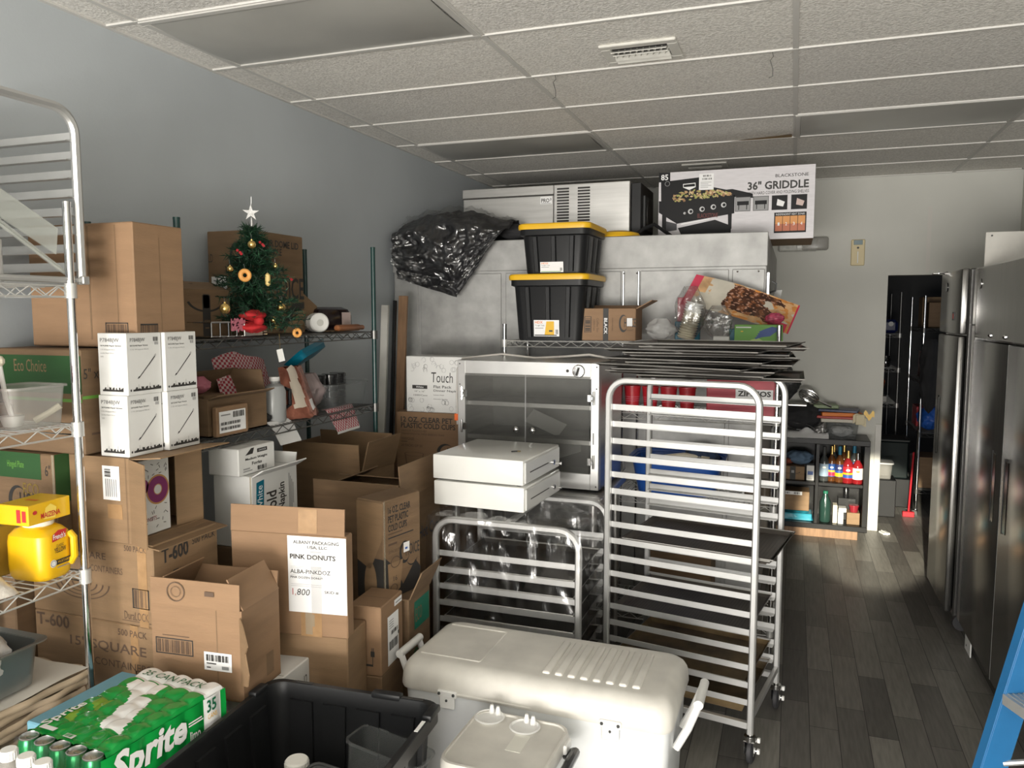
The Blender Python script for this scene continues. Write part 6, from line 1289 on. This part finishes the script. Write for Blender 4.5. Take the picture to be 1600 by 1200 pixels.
def tub3():
    m = M(); P = [(roundrect(.44, .30, .08), 0), (roundrect(.52, .36, .10), .2), (roundrect(.55, .39, .10), .21), (roundrect(.55, .39, .10), .20), (roundrect(.50, .34, .10), .19), (roundrect(.43, .29, .08), .006)]; k = len(P[0][0])
    m._faces([(a, c, z) for q, z in P for a, c in q], [(i * k + j, i * k + (j + 1) % k, (i + 1) * k + (j + 1) % k, (i + 1) * k + j) for i in range(5) for j in range(k)] + [tuple(reversed(range(k))), tuple(range(5 * k, 6 * k))], BLUE); tag(m.obj('blue_tub', None, (-.62, 4.64, Z3)), 'blue plastic tub on the third level of the back wire shelf behind the rack', 'tub')
tub3()
m = M(); m.tube([(-.12, 0, 0), (0, 0, .02), (.14, .02, 0)], .022, CREAM, 10); tag(m.obj('cream_tool', None, (-.58, 4.60, Z3 + .19)), 'cream plastic tool lying across the blue tub behind the rack', 'tool')
bag('dark_bag', 'dark bag bulging out of the blue tub behind the rack', (-.50, 4.66, Z3 + .01), .12, .09, .24, mat('navy_bag', (.03, .05, .10), .3, bump=.5), 21)
carton('brown carton on the bottom level of the back wire shelf behind the rack', (-.40, 4.44, .165), .36, .30, .36, 0, CARD2)
for x, l, r_ in ((-.20, 'glass jar left of its twin on the third level of the back wire shelf', 1), (-.125, 'glass jar right of its twin on the third level of the back wire shelf', 1)):
    m = M(); m.lathe([(.032, 0), (.034, .09), (.026, .10), (.028, .125), (.001, .126)], (0, 0, 0), mat('jar_dark', (.10, .08, .06), .2), 16); tag(m.obj('jar', None, (x, 4.50, Z3)), l, 'jar')
m = M(); m.tube([(0, 0, 0), (.02, 0, .05), (.06, .02, .1), (.05, .03, .15), (.02, .02, .12), (0, 0, .05)], .01, mat('hose_clear', (.5, .5, .5), .2), 8); tag(m.obj('hose', None, (-1.0, 4.6, Z3 + .012)), 'coiled clear hose left of the blue tub behind the rack', 'hose')

# ---------------------------------------------------------------- cube shelf by the back wall
CX, CY, CW, CD = -.115, 6.985, .74, .375
BLK = mat('black_laminate', (.007, .007, .007), .35, var=.1, spec=.25)
def cube_shelf():
    t = thing('cube_shelf', 'black four cubby shelf unit against the back wall left of the doorway', 'shelf', (CX, CY, 0)); e = .045; z0, z1 = .075, .845
    m = M(); m.bx(0, CW, 0, CD, z0, z0 + e, BLK, .003); m.bx(0, CW, 0, CD, z1 - e, z1, BLK, .003); m.bx(0, e, 0, CD, z0 + e, z1 - e, BLK, .003); m.bx(CW - e, CW, 0, CD, z0 + e, z1 - e, BLK, .003); m.bx(e, CW - e, CD - .01, CD, z0 + e, z1 - e, BLK); m.obj('carcass', t)
    m = M(); m.bx(.325, .352, .004, CD - .01, z0 + e, z1 - e, BLK, .002); m.obj('upright_divider', t)
    for x0, x1 in ((e, .325), (.352, CW - e)): M().bx(x0, x1, .004, CD - .01, .447, .474, BLK, .002).obj('cubby_shelf', t)
    m = M(); m.bx(0.02, CW - .07, .02, .06, .0, .074, WOOD, .002); m.bx(0.02, CW - .07, CD - .06, CD - .02, .0, .074, WOOD, .002); m.obj('wooden_base', t)
cube_shelf()
U, Lo = .475, .121
def syrup(label, x, y, h, liq, labm, cap, r=.038, z=U, band=None):
    t = thing('syrup_bottle', label, 'bottle', (CX + x, CY + y, z), 0, 'syrup bottles in the upper cubby')
    m = M(); m.lathe([(r * .95, 0), (r, .01), (r, h * .55), (r * .85, h * .62), (r * .36, h * .74), (r * .34, h * .9), (.001, h * .9)], (0, 0, 0), liq, 18).obj('glass', t)
    m = M(); m.lathe([(r + .0008, h * .14), (r + .0008, h * .50)], (0, 0, 0), labm, 18)
    if band: m.lathe([(r + .0014, h * .16), (r + .0014, h * .26)], (0, 0, 0), band[0], 18); m.lathe([(r + .0014, h * .27), (r + .0014, h * .32)], (0, 0, 0), band[1], 18)
    m.ball((0, -r - .0002, h * .40), r * .4, WPL if labm != WPL else ORANGE, 10, 1, .08, .6); m.obj('label', t)
    m = M(); m.lathe([(r * .40, h * .76), (r * .40, h * .99), (.001, h)], (0, 0, 0), cap, 14); m.obj('cap', t)
GR = mat('dark_glass', (.05, .055, .055), .08); AMB = mat('amber_glass', (.10, .035, .01), .08); RDG = mat('red_syrup', (.22, .012, .015), .08); BLG = mat('blue_label', (.02, .08, .30), .4)
syrup('leftmost pale labelled syrup bottle in the upper cubby', .395, .10, .295, GR, mat('pale_blue_label', (.30, .40, .50), .4), DGREY)
syrup('blue labelled syrup bottle with gold cap, second from left in the upper cubby', .455, .11, .30, AMB, BLG, GOLD, .036, U, (MATS['magenta_border'], YEL))
syrup('amber syrup bottle with a yellow label in the middle of the upper cubby', .515, .085, .305, AMB, mat('navy_label', (.02, .03, .12), .4), mat('cyan_cap', (.02, .18, .30), .4), .036, U, (YEL, BLG))
syrup('red syrup bottle with a blue and yellow label and gold cap in the upper cubby', .58, .075, .275, RDG, RED, GOLD, .042, U, (BLG, YEL))
syrup('rightmost red syrup bottle with a white label in the upper cubby', .655, .07, .26, RDG, WPL, CHROME, .040)
syrup('gold capped syrup bottle in the back row of the upper cubby, on the left', .475, .20, .31, GR, BLG, GOLD, .036)
syrup('gold capped syrup bottle in the back row of the upper cubby, in the middle', .555, .20, .315, AMB, BLG, GOLD, .036)
syrup('blue capped syrup bottle in the back row of the upper cubby, on the right', .635, .20, .31, GR, BLG, MATS['cyan_cap'], .036)
# lower right cubby
m = M(); m.lathe([(.04, 0), (.045, .01), (.045, .17), (.02, .23), (.018, .245)], (0, 0, 0), mat('green_dark_bottle', (.02, .05, .04), .15), 18); m.lathe([(.02, .243), (.02, .265), (.001, .266)], (0, 0, 0), mat('green_cap', (.02, .15, .09), .4), 14); tag(m.obj('soda_bottle', None, (CX + .415, CY + .10, Lo)), 'dark bottle with a green cap in the lower right cubby', 'bottle')
def cb(label, x, y, z, w_, d, h, m, name='small_box'): return tag(M().bx(0, w_, 0, d, 0, h, m, .002).obj(name, None, (CX + x, CY + y, z)), label, 'box')
cb('tall cream carton standing in the lower right cubby', .475, .06, Lo, .035, .10, .155, CREAM)
cb('short white carton standing right of the tall cream carton', .516, .05, Lo, .042, .10, .10, WCARD)
cb('brown carton at the right end of the lower right cubby', .585, .06, Lo, .10, .12, .10, CARD)
cb('black carton at the back of the lower right cubby', .52, .20, Lo, .14, .10, .19, BLACK)
cb('small white carton bridging the short white carton in the lower right cubby', .520, .052, Lo + .1005, .095 - .035, .09, .035, WCARD)
m = M(); m.lathe([(.03, 0), (.034, .02), (.036, .045), (.04, .047), (.04, .06), (.001, .061)], (0, 0, 0), mat('red_jar', (.25, .02, .03), .2), 18); tag(m.obj('jar', None, (CX + .64, CY + .10, Lo + .1005)), 'red and blue jar on top of the brown carton in the lower right cubby', 'jar')
m = M(); m.lathe([(.022, 0), (.024, .07), (.012, .09), (.012, .11), (.001, .111)], (0, 0, 0), BLACKG, 14); tag(m.obj('pump_bottle', None, (CX + .585, CY + .25, Lo + .1905)), 'black bottle on top of the black carton in the lower right cubby', 'bottle')
# left cubbies
def mk(b, F, S, T): b.rect(F, .38, 0, .62, 1, INK); b.arc(F, .45, .62, .34, .38, 190, 350, INK, sv=.5); b.rect(F, .44, .5, .56, .7, GREY, .002)
carton('small brown parcel with black tape in the upper left cubby', (CX + .24, CY + .05, U), .19, .14, .115, 0, CARD, mk, 'parcel')
def mk(b, F, S, T): b.rect(F, .15, .38, .85, .62, BLG); b.rect(F, .25, .1, .75, .14, GREY)
carton('white carton with a blue label beside the parcel in the upper left cubby', (CX + .317, CY + .05, U), .062, .10, .13, 0, WCARD, mk, 'white_box')
bag('blue_cloth', 'crumpled grey-blue cloth heap on top of the parcel in the upper left cubby', (CX + .20, CY + .14, U + .1165), .10, .09, .13, CLOTHB, 31, knot=False)
bag('rust_cloth', 'rust coloured cloth squeezed at the left of the grey-blue cloth', (CX + .105, CY + .14, U + .1165), .045, .07, .06, mat('rust_cloth', (.25, .06, .03), .9), 32, knot=False)
o = carton('brown carton with white stickers in the lower left cubby', (CX + .285, CY + .06, Lo + .085), .235, .20, .165, 0, CARD, None)
F, S = FS(.235, .20, .165); sticker(o, F, .05, .82, .75, 1.0, lambda s, fr, q: (s.bars(fr, *q(.1, .2), *q(.4, .8), INK, 9, .0026), s.bars(fr, *q(.6, .2), *q(.9, .8), INK, 9, .0026)))
m = M(); m.sheet(lambda u, v: (.27 * u, .18 * v, .005 + .07 * (sin(pi * v) ** .4) * (sin(pi * u) ** .2) * (1 + .1 * noise.noise(V((u * 9, v * 4, 2))))), 26, 12, mat('cyan_pack', (.03, .28, .38), .25, bump=.6, bscale=25)); m.bx(.01, .26, .0, .17, 0, .06, MATS['cyan_pack'], .006); tag(m.obj('blue_pack', None, (CX + .05, CY + .06, Lo)), 'flat light blue plastic wrapped pack under the carton in the lower left cubby', 'pack')
# on top of the cube shelf
ZU = .8455
clear_bin('clear_tub', 'clear plastic tub full of bags on top of the right end of the cube shelf', (CX + .525, CY + .15, ZU), 0, .25, .20, .13, SHADE, 'tub')
bag('white_bag', 'white bag packed inside the clear tub on the cube shelf', (CX + .525, CY + .15, ZU + .004), .085, .065, .10, WBAG, 41, knot=False)
for i, (dx, dy, z, w_, d, h, rt, m_, l) in enumerate(((.0, .0, .135, .30, .20, .028, 4, mat('book_cream', (.62, .58, .50), .6), 'cream booklet lying across the clear tub'), (-.02, .0, .164, .30, .20, .022, -5, mat('book_red', (.40, .05, .04), .5), 'red edged booklet in the pile above the clear tub'), (.01, .01, .187, .32, .22, .03, 6, ORANGE, 'orange pack in the pile above the clear tub'), (.0, .02, .218, .31, .20, .022, -8, mat('book_navy', (.02, .03, .09), .4), 'dark navy folder near the top of the pile above the clear tub'), (-.11, .05, .241, .20, .15, .03, 5, mat('book_green', (.18, .24, .12), .4), 'grey green tin lid at the top of the pile above the clear tub'))):
    m = M(); m.box((0, 0, h / 2), (w_, d, h), m_, .004); tag(m.obj('booklet', None, (CX + .50 + dx, CY + .17 + dy, ZU + z), R(rt)), l, 'booklet')
m = M(); m.sheet(lambda u, v: (.10 * u, -.02 * u, -.03 - .07 * v + .0 + .02 * sin(5 * u)), 6, 5, mat('cream_paper', (.62, .55, .38), .7)); m.sheet(lambda u, v: (.08 + .08 * u, -.01, .0 - .05 * v + .02 * sin(9 * u)), 6, 4, YELM); m.bx(.02, .09, -.02, .04, -.105, -.02, mat('cream_paper', (.62, .55, .38), .7), .004); tag(m.obj('paper_note', None, (CX + .60, CY + .03, ZU + .235)), 'cream tag and yellow paper hanging off the pile above the clear tub', 'paper')
bag('clear_bag', 'clear bag of white things beside the clear tub on the cube shelf', (CX + .365, CY + .10, ZU), .06, .06, .13, FILM2, 43)
m = M(); q = Matrix.Rotation(R(35), 3, 'Y')
for k in range(8):
    a = pi * k / 8; pts = []
    for i in range(17): b_ = 2 * pi * i / 16; pts.append(q @ V((.055 * sin(b_) * cos(a), .055 * sin(b_) * sin(a), .085 * cos(b_))))
    m.tube(pts, .005, CHROME, 6)
m.tube([q @ V((0, 0, -.08)), q @ V((0, 0, -.2))], .009, CHROME, 8)
wk = m.obj('whisk_head'); wk.location = (CX + .255, CY + .10, ZU + .345); wk.rotation_euler = (0, R(-100), 0); tag(wk, 'large shiny wire whisk lying on the black pile above the cube shelf', 'whisk')
bag('black_cloth', 'heap of black cloth and bags on the left end of the cube shelf', (CX + .20, CY + .19, ZU + .045), .19, .12, .24, CLOTHK, 45, knot=False)
bag('black_bag', 'dark grey knotted bag at the top of the heap beside the rack', (CX + .05, CY + .20, ZU + .275), .12, .09, .30, mat('grey_black_bag', (.035, .036, .036), .35, bump=.5), 47)
m = M(); m.sheet(lambda u, v: (-.10 + .46 * u, -.10 + .22 * v - .0, .045 + .05 * noise.noise(V((u * 4, v * 4, 5))) if v > .4 else .045 - .10 * (.4 - v) * (1 + .5 * u)), 22, 12, CLOTHW); m.sheet(lambda u, v: (-.02 + .28 * u, -.02 + .15 * v, .06 + .055 * sin(pi * u) * (1 + .3 * noise.noise(V((u * 5, v * 5, 9))))), 14, 8, mat('grey_cloth', (.40, .40, .41), .9)); m.bx(-.05, .25, .0, .2, .0, .04, MATS['grey_cloth'], .004)
tag(m.obj('white_cloth', None, (CX + .06, CY + .10, ZU + .001)), 'white and grey cloths spilling over the front of the cube shelf', 'cloth')
m = M(); m.bx(-.10, .14, -.06, .06, 0, .014, STEEL, .003); tag(m.obj('steel_sheet', None, (CX + .10, CY + .12, ZU + .262)), 'flat steel sheet lying under the dark grey knotted bag', 'lid')

# ---------------------------------------------------------------- steel refrigerators
def fridge_far():
    x0, x1, y0, y1, H = .90, 1.62, 5.13, 5.80, 2.155
    t = thing('refrigerator', 'single door stainless refrigerator farther from the camera, beside the doorway', 'refrigerator', (x0, y0, 0)); W, D = x1 - x0, y1 - y0
    M().bx(.04, W, 0, D, .10, H, STEELD, .008).obj('body', t)
    for x in (.10, W - .06):
        for y in (.06, D - .06):
            m = M(); m.cyl((x, y, .05), (x, y, .101), .015, CHROME); q = Matrix.Rotation(R(90), 3, 'X'); m.lathe([(.02, -.012), (.048, -.012), (.048, .012), (.02, .012)], (x, y, .048), RUBBER, 16, q); m.obj('caster', t)
    m = M(); m.bx(0, .045, .004, D - .004, 1.775, H, STEELD, .012, 2); m.obj('top_panel', t)
    s = M(); s.bx(-.003, .002, .17, .21, 1.86, 1.90, mat('red_switch', (.35, .03, .02), .4), .002); s.bx(-.005, .0, .165, .215, 1.855, 1.905, DGREY); s.bx(-.007, -.003, .175, .205, 1.865, 1.895, MATS['red_switch'], .001); s.obj('power_switch', t)
    s = M(); s.cyl((-.004, .46, 2.06), (.002, .46, 2.06), .028, BLACKG, 18); s.obj('lock', t)
    d = M(); d.bx(-.004, .036, .008, D - .008, .12, 1.765, STEELD, .012, 2); o = d.obj('door', t)
    h = M(); h.bx(-.0055, -.003, .50, .545, 1.0, 1.36, BLACKG, .002); h.bx(-.007, -.003, .545, .555, .99, 1.37, DGREY, .002); h.obj('recessed_handle', o)
    hg = M(); hg.bx(-.02, .03, .64, .69, H - .002, H + .012, CHROME, .003); hg.bx(-.055, -.015, .66, .70, H - .005, H + .006, CHROME, .003); hg.obj('hinge', t)
fridge_far()
def fridge_near():
    x0, x1, y0, y1, H = .955, 1.66, 3.42, 5.085, 2.15
    t = thing('refrigerator', 'wide double door stainless refrigerator nearer the camera on the right', 'refrigerator', (x0, y0, 0)); W, D = x1 - x0, y1 - y0
    M().bx(.045, W, 0, D, .10, H, STEELD, .006).obj('body', t)
    for x in (.10, W - .06):
        for y in (.06, D / 2, D - .06):
            m = M(); m.cyl((x, y, .05), (x, y, .101), .015, CHROME); q = Matrix.Rotation(R(90), 3, 'X'); m.lathe([(.02, -.012), (.048, -.012), (.048, .012), (.02, .012)], (x, y, .048), RUBBER, 16, q); m.obj('caster', t)
    m = M(); m.bx(.0, .05, 0, D - .075, 1.76, H, STEELD, .006)
    m.cyl((-.004, D - .16, 2.06), (.002, D - .16, 2.06), .028, STEELD, 20)
    for y in (D - .45, D - .75, D - 1.2): m.ball((-.001, y, 1.785), .012, CHROME, 10)
    m.obj('top_panel', t)
    s = M(); s.bx(.0, .05, D - .07, D, .11, 1.83, STEEL, .004); s.bx(.0, .05, D - .07, D, 1.835, H, STEEL, .004); s.obj('corner_post', t)
    for y0_, y1_, hy in ((D - .07 - .755, D - .075, D - .07 - .62), (.02, D - .07 - .765, D - .07 - .86)):
        d = M(); d.bx(-.002, .04, y0_, y1_, .115, 1.75, STEELD, .006, 2); o = d.obj('door', t)
        h = M(); h.bx(-.0035, -.001, hy - .03, hy + .03, .87, 1.21, BLACKG, .002); h.bx(-.006, -.001, hy + .03, hy + .036, .86, 1.22, DGREY, .001); h.obj('recessed_handle', o)
    g = M(); g.bx(-.001, .03, D - .07 - .764, D - .07 - .756, .115, 1.75, mat('door_gasket', (.45, .45, .44), .4)); g.obj('door_gap_strip', t)
    b = M(); b.bx(.018, .024, D - .30, D - .16, .0, .12, WPL); b.cyl((.016, D - .2, .03), (.019, D - .2, .03), .006, DGREY, 10); b.obj('white_foot_plate', t)
fridge_near()
m = M(); m.bx(0, .62, 0, .012, 0, .195, WPLD, .002); m.cyl((.03, -.002, .175), (.03, .001, .175), .005, DGREY, 10); tag(m.obj('blank_board', None, (.985, 5.02, 2.1505)), 'white blank panel standing on top of the nearer steel refrigerator', 'panel')

# ---------------------------------------------------------------- blue step ladder
def ladder():
    t = thing('step_ladder', 'blue step ladder with grey treads at the bottom right corner', 'ladder', (0, 0, 0)); BF = mat('ladder_blue', (.015, .125, .30), .4, var=.12)
    a0, a1 = V((.435, 2.40, 0)), V((.82, 2.46, 1.82)); b0 = V((.72, 1.80, 0)); b1 = V((.98, 2.06, 1.82))
    def rail(p, q, nm, wd=.075):
        m = M(); d = (q - p); z = d.normalized(); x = V((0.92, .39, 0)); x = (x - z * x.dot(z)).normalized(); y = z.cross(x); r = Matrix((x, y, z)).transposed()
        m.box((p + q) / 2, (wd, .006, d.length), BF, .001, r); m.box((p + q) / 2 + x * wd / 2 + y * .014, (.006, .03, d.length), BF, .001, r); m.box((p + q) / 2 - x * wd / 2 + y * .014, (.006, .03, d.length), BF, .001, r)
        m.box(p + z * .03, (wd + .012, .04, .06), RUBBER, .004, r); m.obj(nm, t)
    a0.z = b0.z = .012
    rail(a0, a1, 'side_rail'); rail(b0, b1, 'side_rail')
    for k in range(1, 6):
        f = k * .155; p, q = a0.lerp(a1, f), b0.lerp(b1, f); m = M(); d = q - p; x = d.normalized(); n = V((0, 0, 1)); y = n.cross(x).normalized(); n = x.cross(y); r = Matrix((x, y, n)).transposed()
        m.box((p + q) / 2, (d.length, .085, .006), ALU, .001, r)
        for s_ in (-1, 1): m.box((p + q) / 2 + y * s_ * .042 - n * .012, (d.length, .004, .03), ALU, .001, r)
        for j in range(5): m.box((p + q) / 2 + y * (-.03 + .015 * j) + n * .004, (d.length, .004, .003), ALU, 0, r)
        m.obj('tread', t)
    m = M(); m.cyl(a0.lerp(a1, .35) + V((.02, .01, 0)), a0.lerp(a1, .35) + V((.40, .02, .10)), .008, ALU, 8); m.obj('spreader_brace', t)
    rail(V((1.30, 2.62, .012)), V((1.0, 2.38, 1.80)), 'rear_rail', .05); rail(V((1.45, 2.02, .012)), V((1.08, 2.03, 1.80)), 'rear_rail', .05)
    m = M(); m.box((.995, 2.19, 1.83), (.20, .46, .045), BF, .008, Matrix.Rotation(R(12), 3, 'Z')); m.obj('top_cap', t)
ladder()

# ---------------------------------------------------------------- store room seen through the doorway
wire_shelf_unit('wire_shelving', 'chrome wire shelving on the right in the dark store room', 1.15, 1.60, 8.3, 9.2, 2.05, (.2, .75, 1.25, 1.75), DWIRE, CHROME)
wire_shelf_unit('wire_shelving', 'dark wire shelving on the left in the dark store room', .60, 1.05, 9.0, 9.9, 2.1, (.3, .95, 1.32, 1.68), WIRE, DWIRE)
def ss(label, x, y, z, w_, d, h, m, name='carton', cat='box', bev=.003): return tag(M().bx(-w_ / 2, w_ / 2, -d / 2, d / 2, 0, h, m, bev).obj(name, None, (x, y, z)), label, cat)
ss('brown carton high on the right shelving in the store room', 1.34, 8.7, 1.755, .22, .30, .24, CARD2)
ss('second brown carton high on the right shelving in the store room, behind the first', 1.34, 9.02, 1.755, .24, .25, .30, CARD)
m = M(); m.bx(-.17, .17, -.1, .1, 0, .14, mat('dark_blue_bag', (.01, .02, .10), .3), .03); fr = (V((-.17, -.1, 0)), X_, Z_); m.arc(fr, .12, .06, 0, .08, 0, 360, mat('dull_yellow', (.35, .24, .02), .4), .001, .5); m.arc(fr, .27, .095, 0, .025, 0, 360, PAPER, .001); tag(m.obj('blue_package', None, (.86, 9.2, 1.685)), 'dark blue package with a yellow oval on the left store room shelving', 'package')
m = M()
for k in range(4): m.lathe([(.045 - .003 * (3 - k), .03 * k), (.055, .03 * k + .028), (.058, .03 * k + .03)], (0, 0, 0), CHROME, 18)
tag(m.obj('metal_cups', None, (.93, 9.15, 1.325)), 'stack of shiny metal cups on the left store room shelving', 'cups')
ss('small brown carton left of the shiny metal cups', .78, 9.15, 1.325, .12, .12, .11, CARD2); ss('flat pale box under the metal cups shelf in the store room', .80, 9.2, .955, .30, .2, .06, WPLD)
bag('orange_bag', 'dull orange bag on the left store room shelving', (.82, 9.2, 1.02), .11, .10, .24, mat('dull_orange', (.30, .07, .015), .3, bump=.5), 51)
m = M(); m.bx(-.14, .14, -.16, .16, 0, .36, mat('dark_green_bin', (.008, .015, .015), .5, spec=.2), .01); m.bx(-.15, .15, -.17, .17, .36, .385, DGREY, .006); tag(m.obj('dark_bin', None, (.95, 8.55, .28)), 'dark green bin in the store room behind the doorway', 'bin')
ss('black crate carrying the dark green bin in the store room', .95, 8.55, 0, .34, .36, .279, BLACK, 'crate', 'crate', .006)
clear_bin('white_tub', 'white lidded plastic tub on the store room floor in the doorway', (.80, 8.05, .35), 0, .22, .18, .14, TUB, 'tub', WPL)
ss('dark crate carrying the white lidded tub', .80, 8.05, 0, .28, .26, .349, BLACK, 'crate', 'crate', .006)
ss('brown carton on the lowest shelf of the right store room shelving', 1.32, 8.55, .205, .28, .34, .30, CARD2)
ss('white carton with a pale front on the lowest right shelf of the store room', 1.32, 8.95, .205, .26, .25, .22, WPLD)
bag('blue_bag', 'bright blue bag on the right store room shelving', (1.27, 8.5, .755), .10, .10, .22, BLUE, 53)
bag('dark_coat', 'dark coat hanging in front of the right store room shelving', (1.22, 8.22, .95), .09, .06, .75, CLOTHK, 55, knot=False)
for i, (x, m_, l) in enumerate(((1.06, RED, 'red broom handle leaning in the store room'), (1.10, CHROME, 'silver mop handle leaning in the store room'))):
    m = M(); m.cyl((0, 0, .0), (.03, .06, .60 + .2 * i), .009, m_, 10); m.bx(-.05, .05, -.02, .02, 0, .05, m_, .004); tag(m.obj('broom', None, (x, 8.0 + .1 * i, 0)), l, 'broom')
ss('red and white bottle crate on the middle right shelf of the store room', 1.32, 8.9, .755, .26, .3, .20, RED, 'crate', 'crate')
ss('dark carton on the upper middle shelf of the right store room shelving', 1.34, 8.7, 1.255, .28, .34, .26, mat('dark_red_carton', (.08, .02, .02), .5))
m = M(); m.bx(-.004, .004, -.05, .05, 0, .02, WPL); m.bx(-.03, .03, -.04, .04, 0, .016, WPL, .002); tag(m.obj('paper_scrap', None, (.79, 7.30, .001), .4), 'small crumpled white scrap on the floor beside the doorway trim', 'scrap')
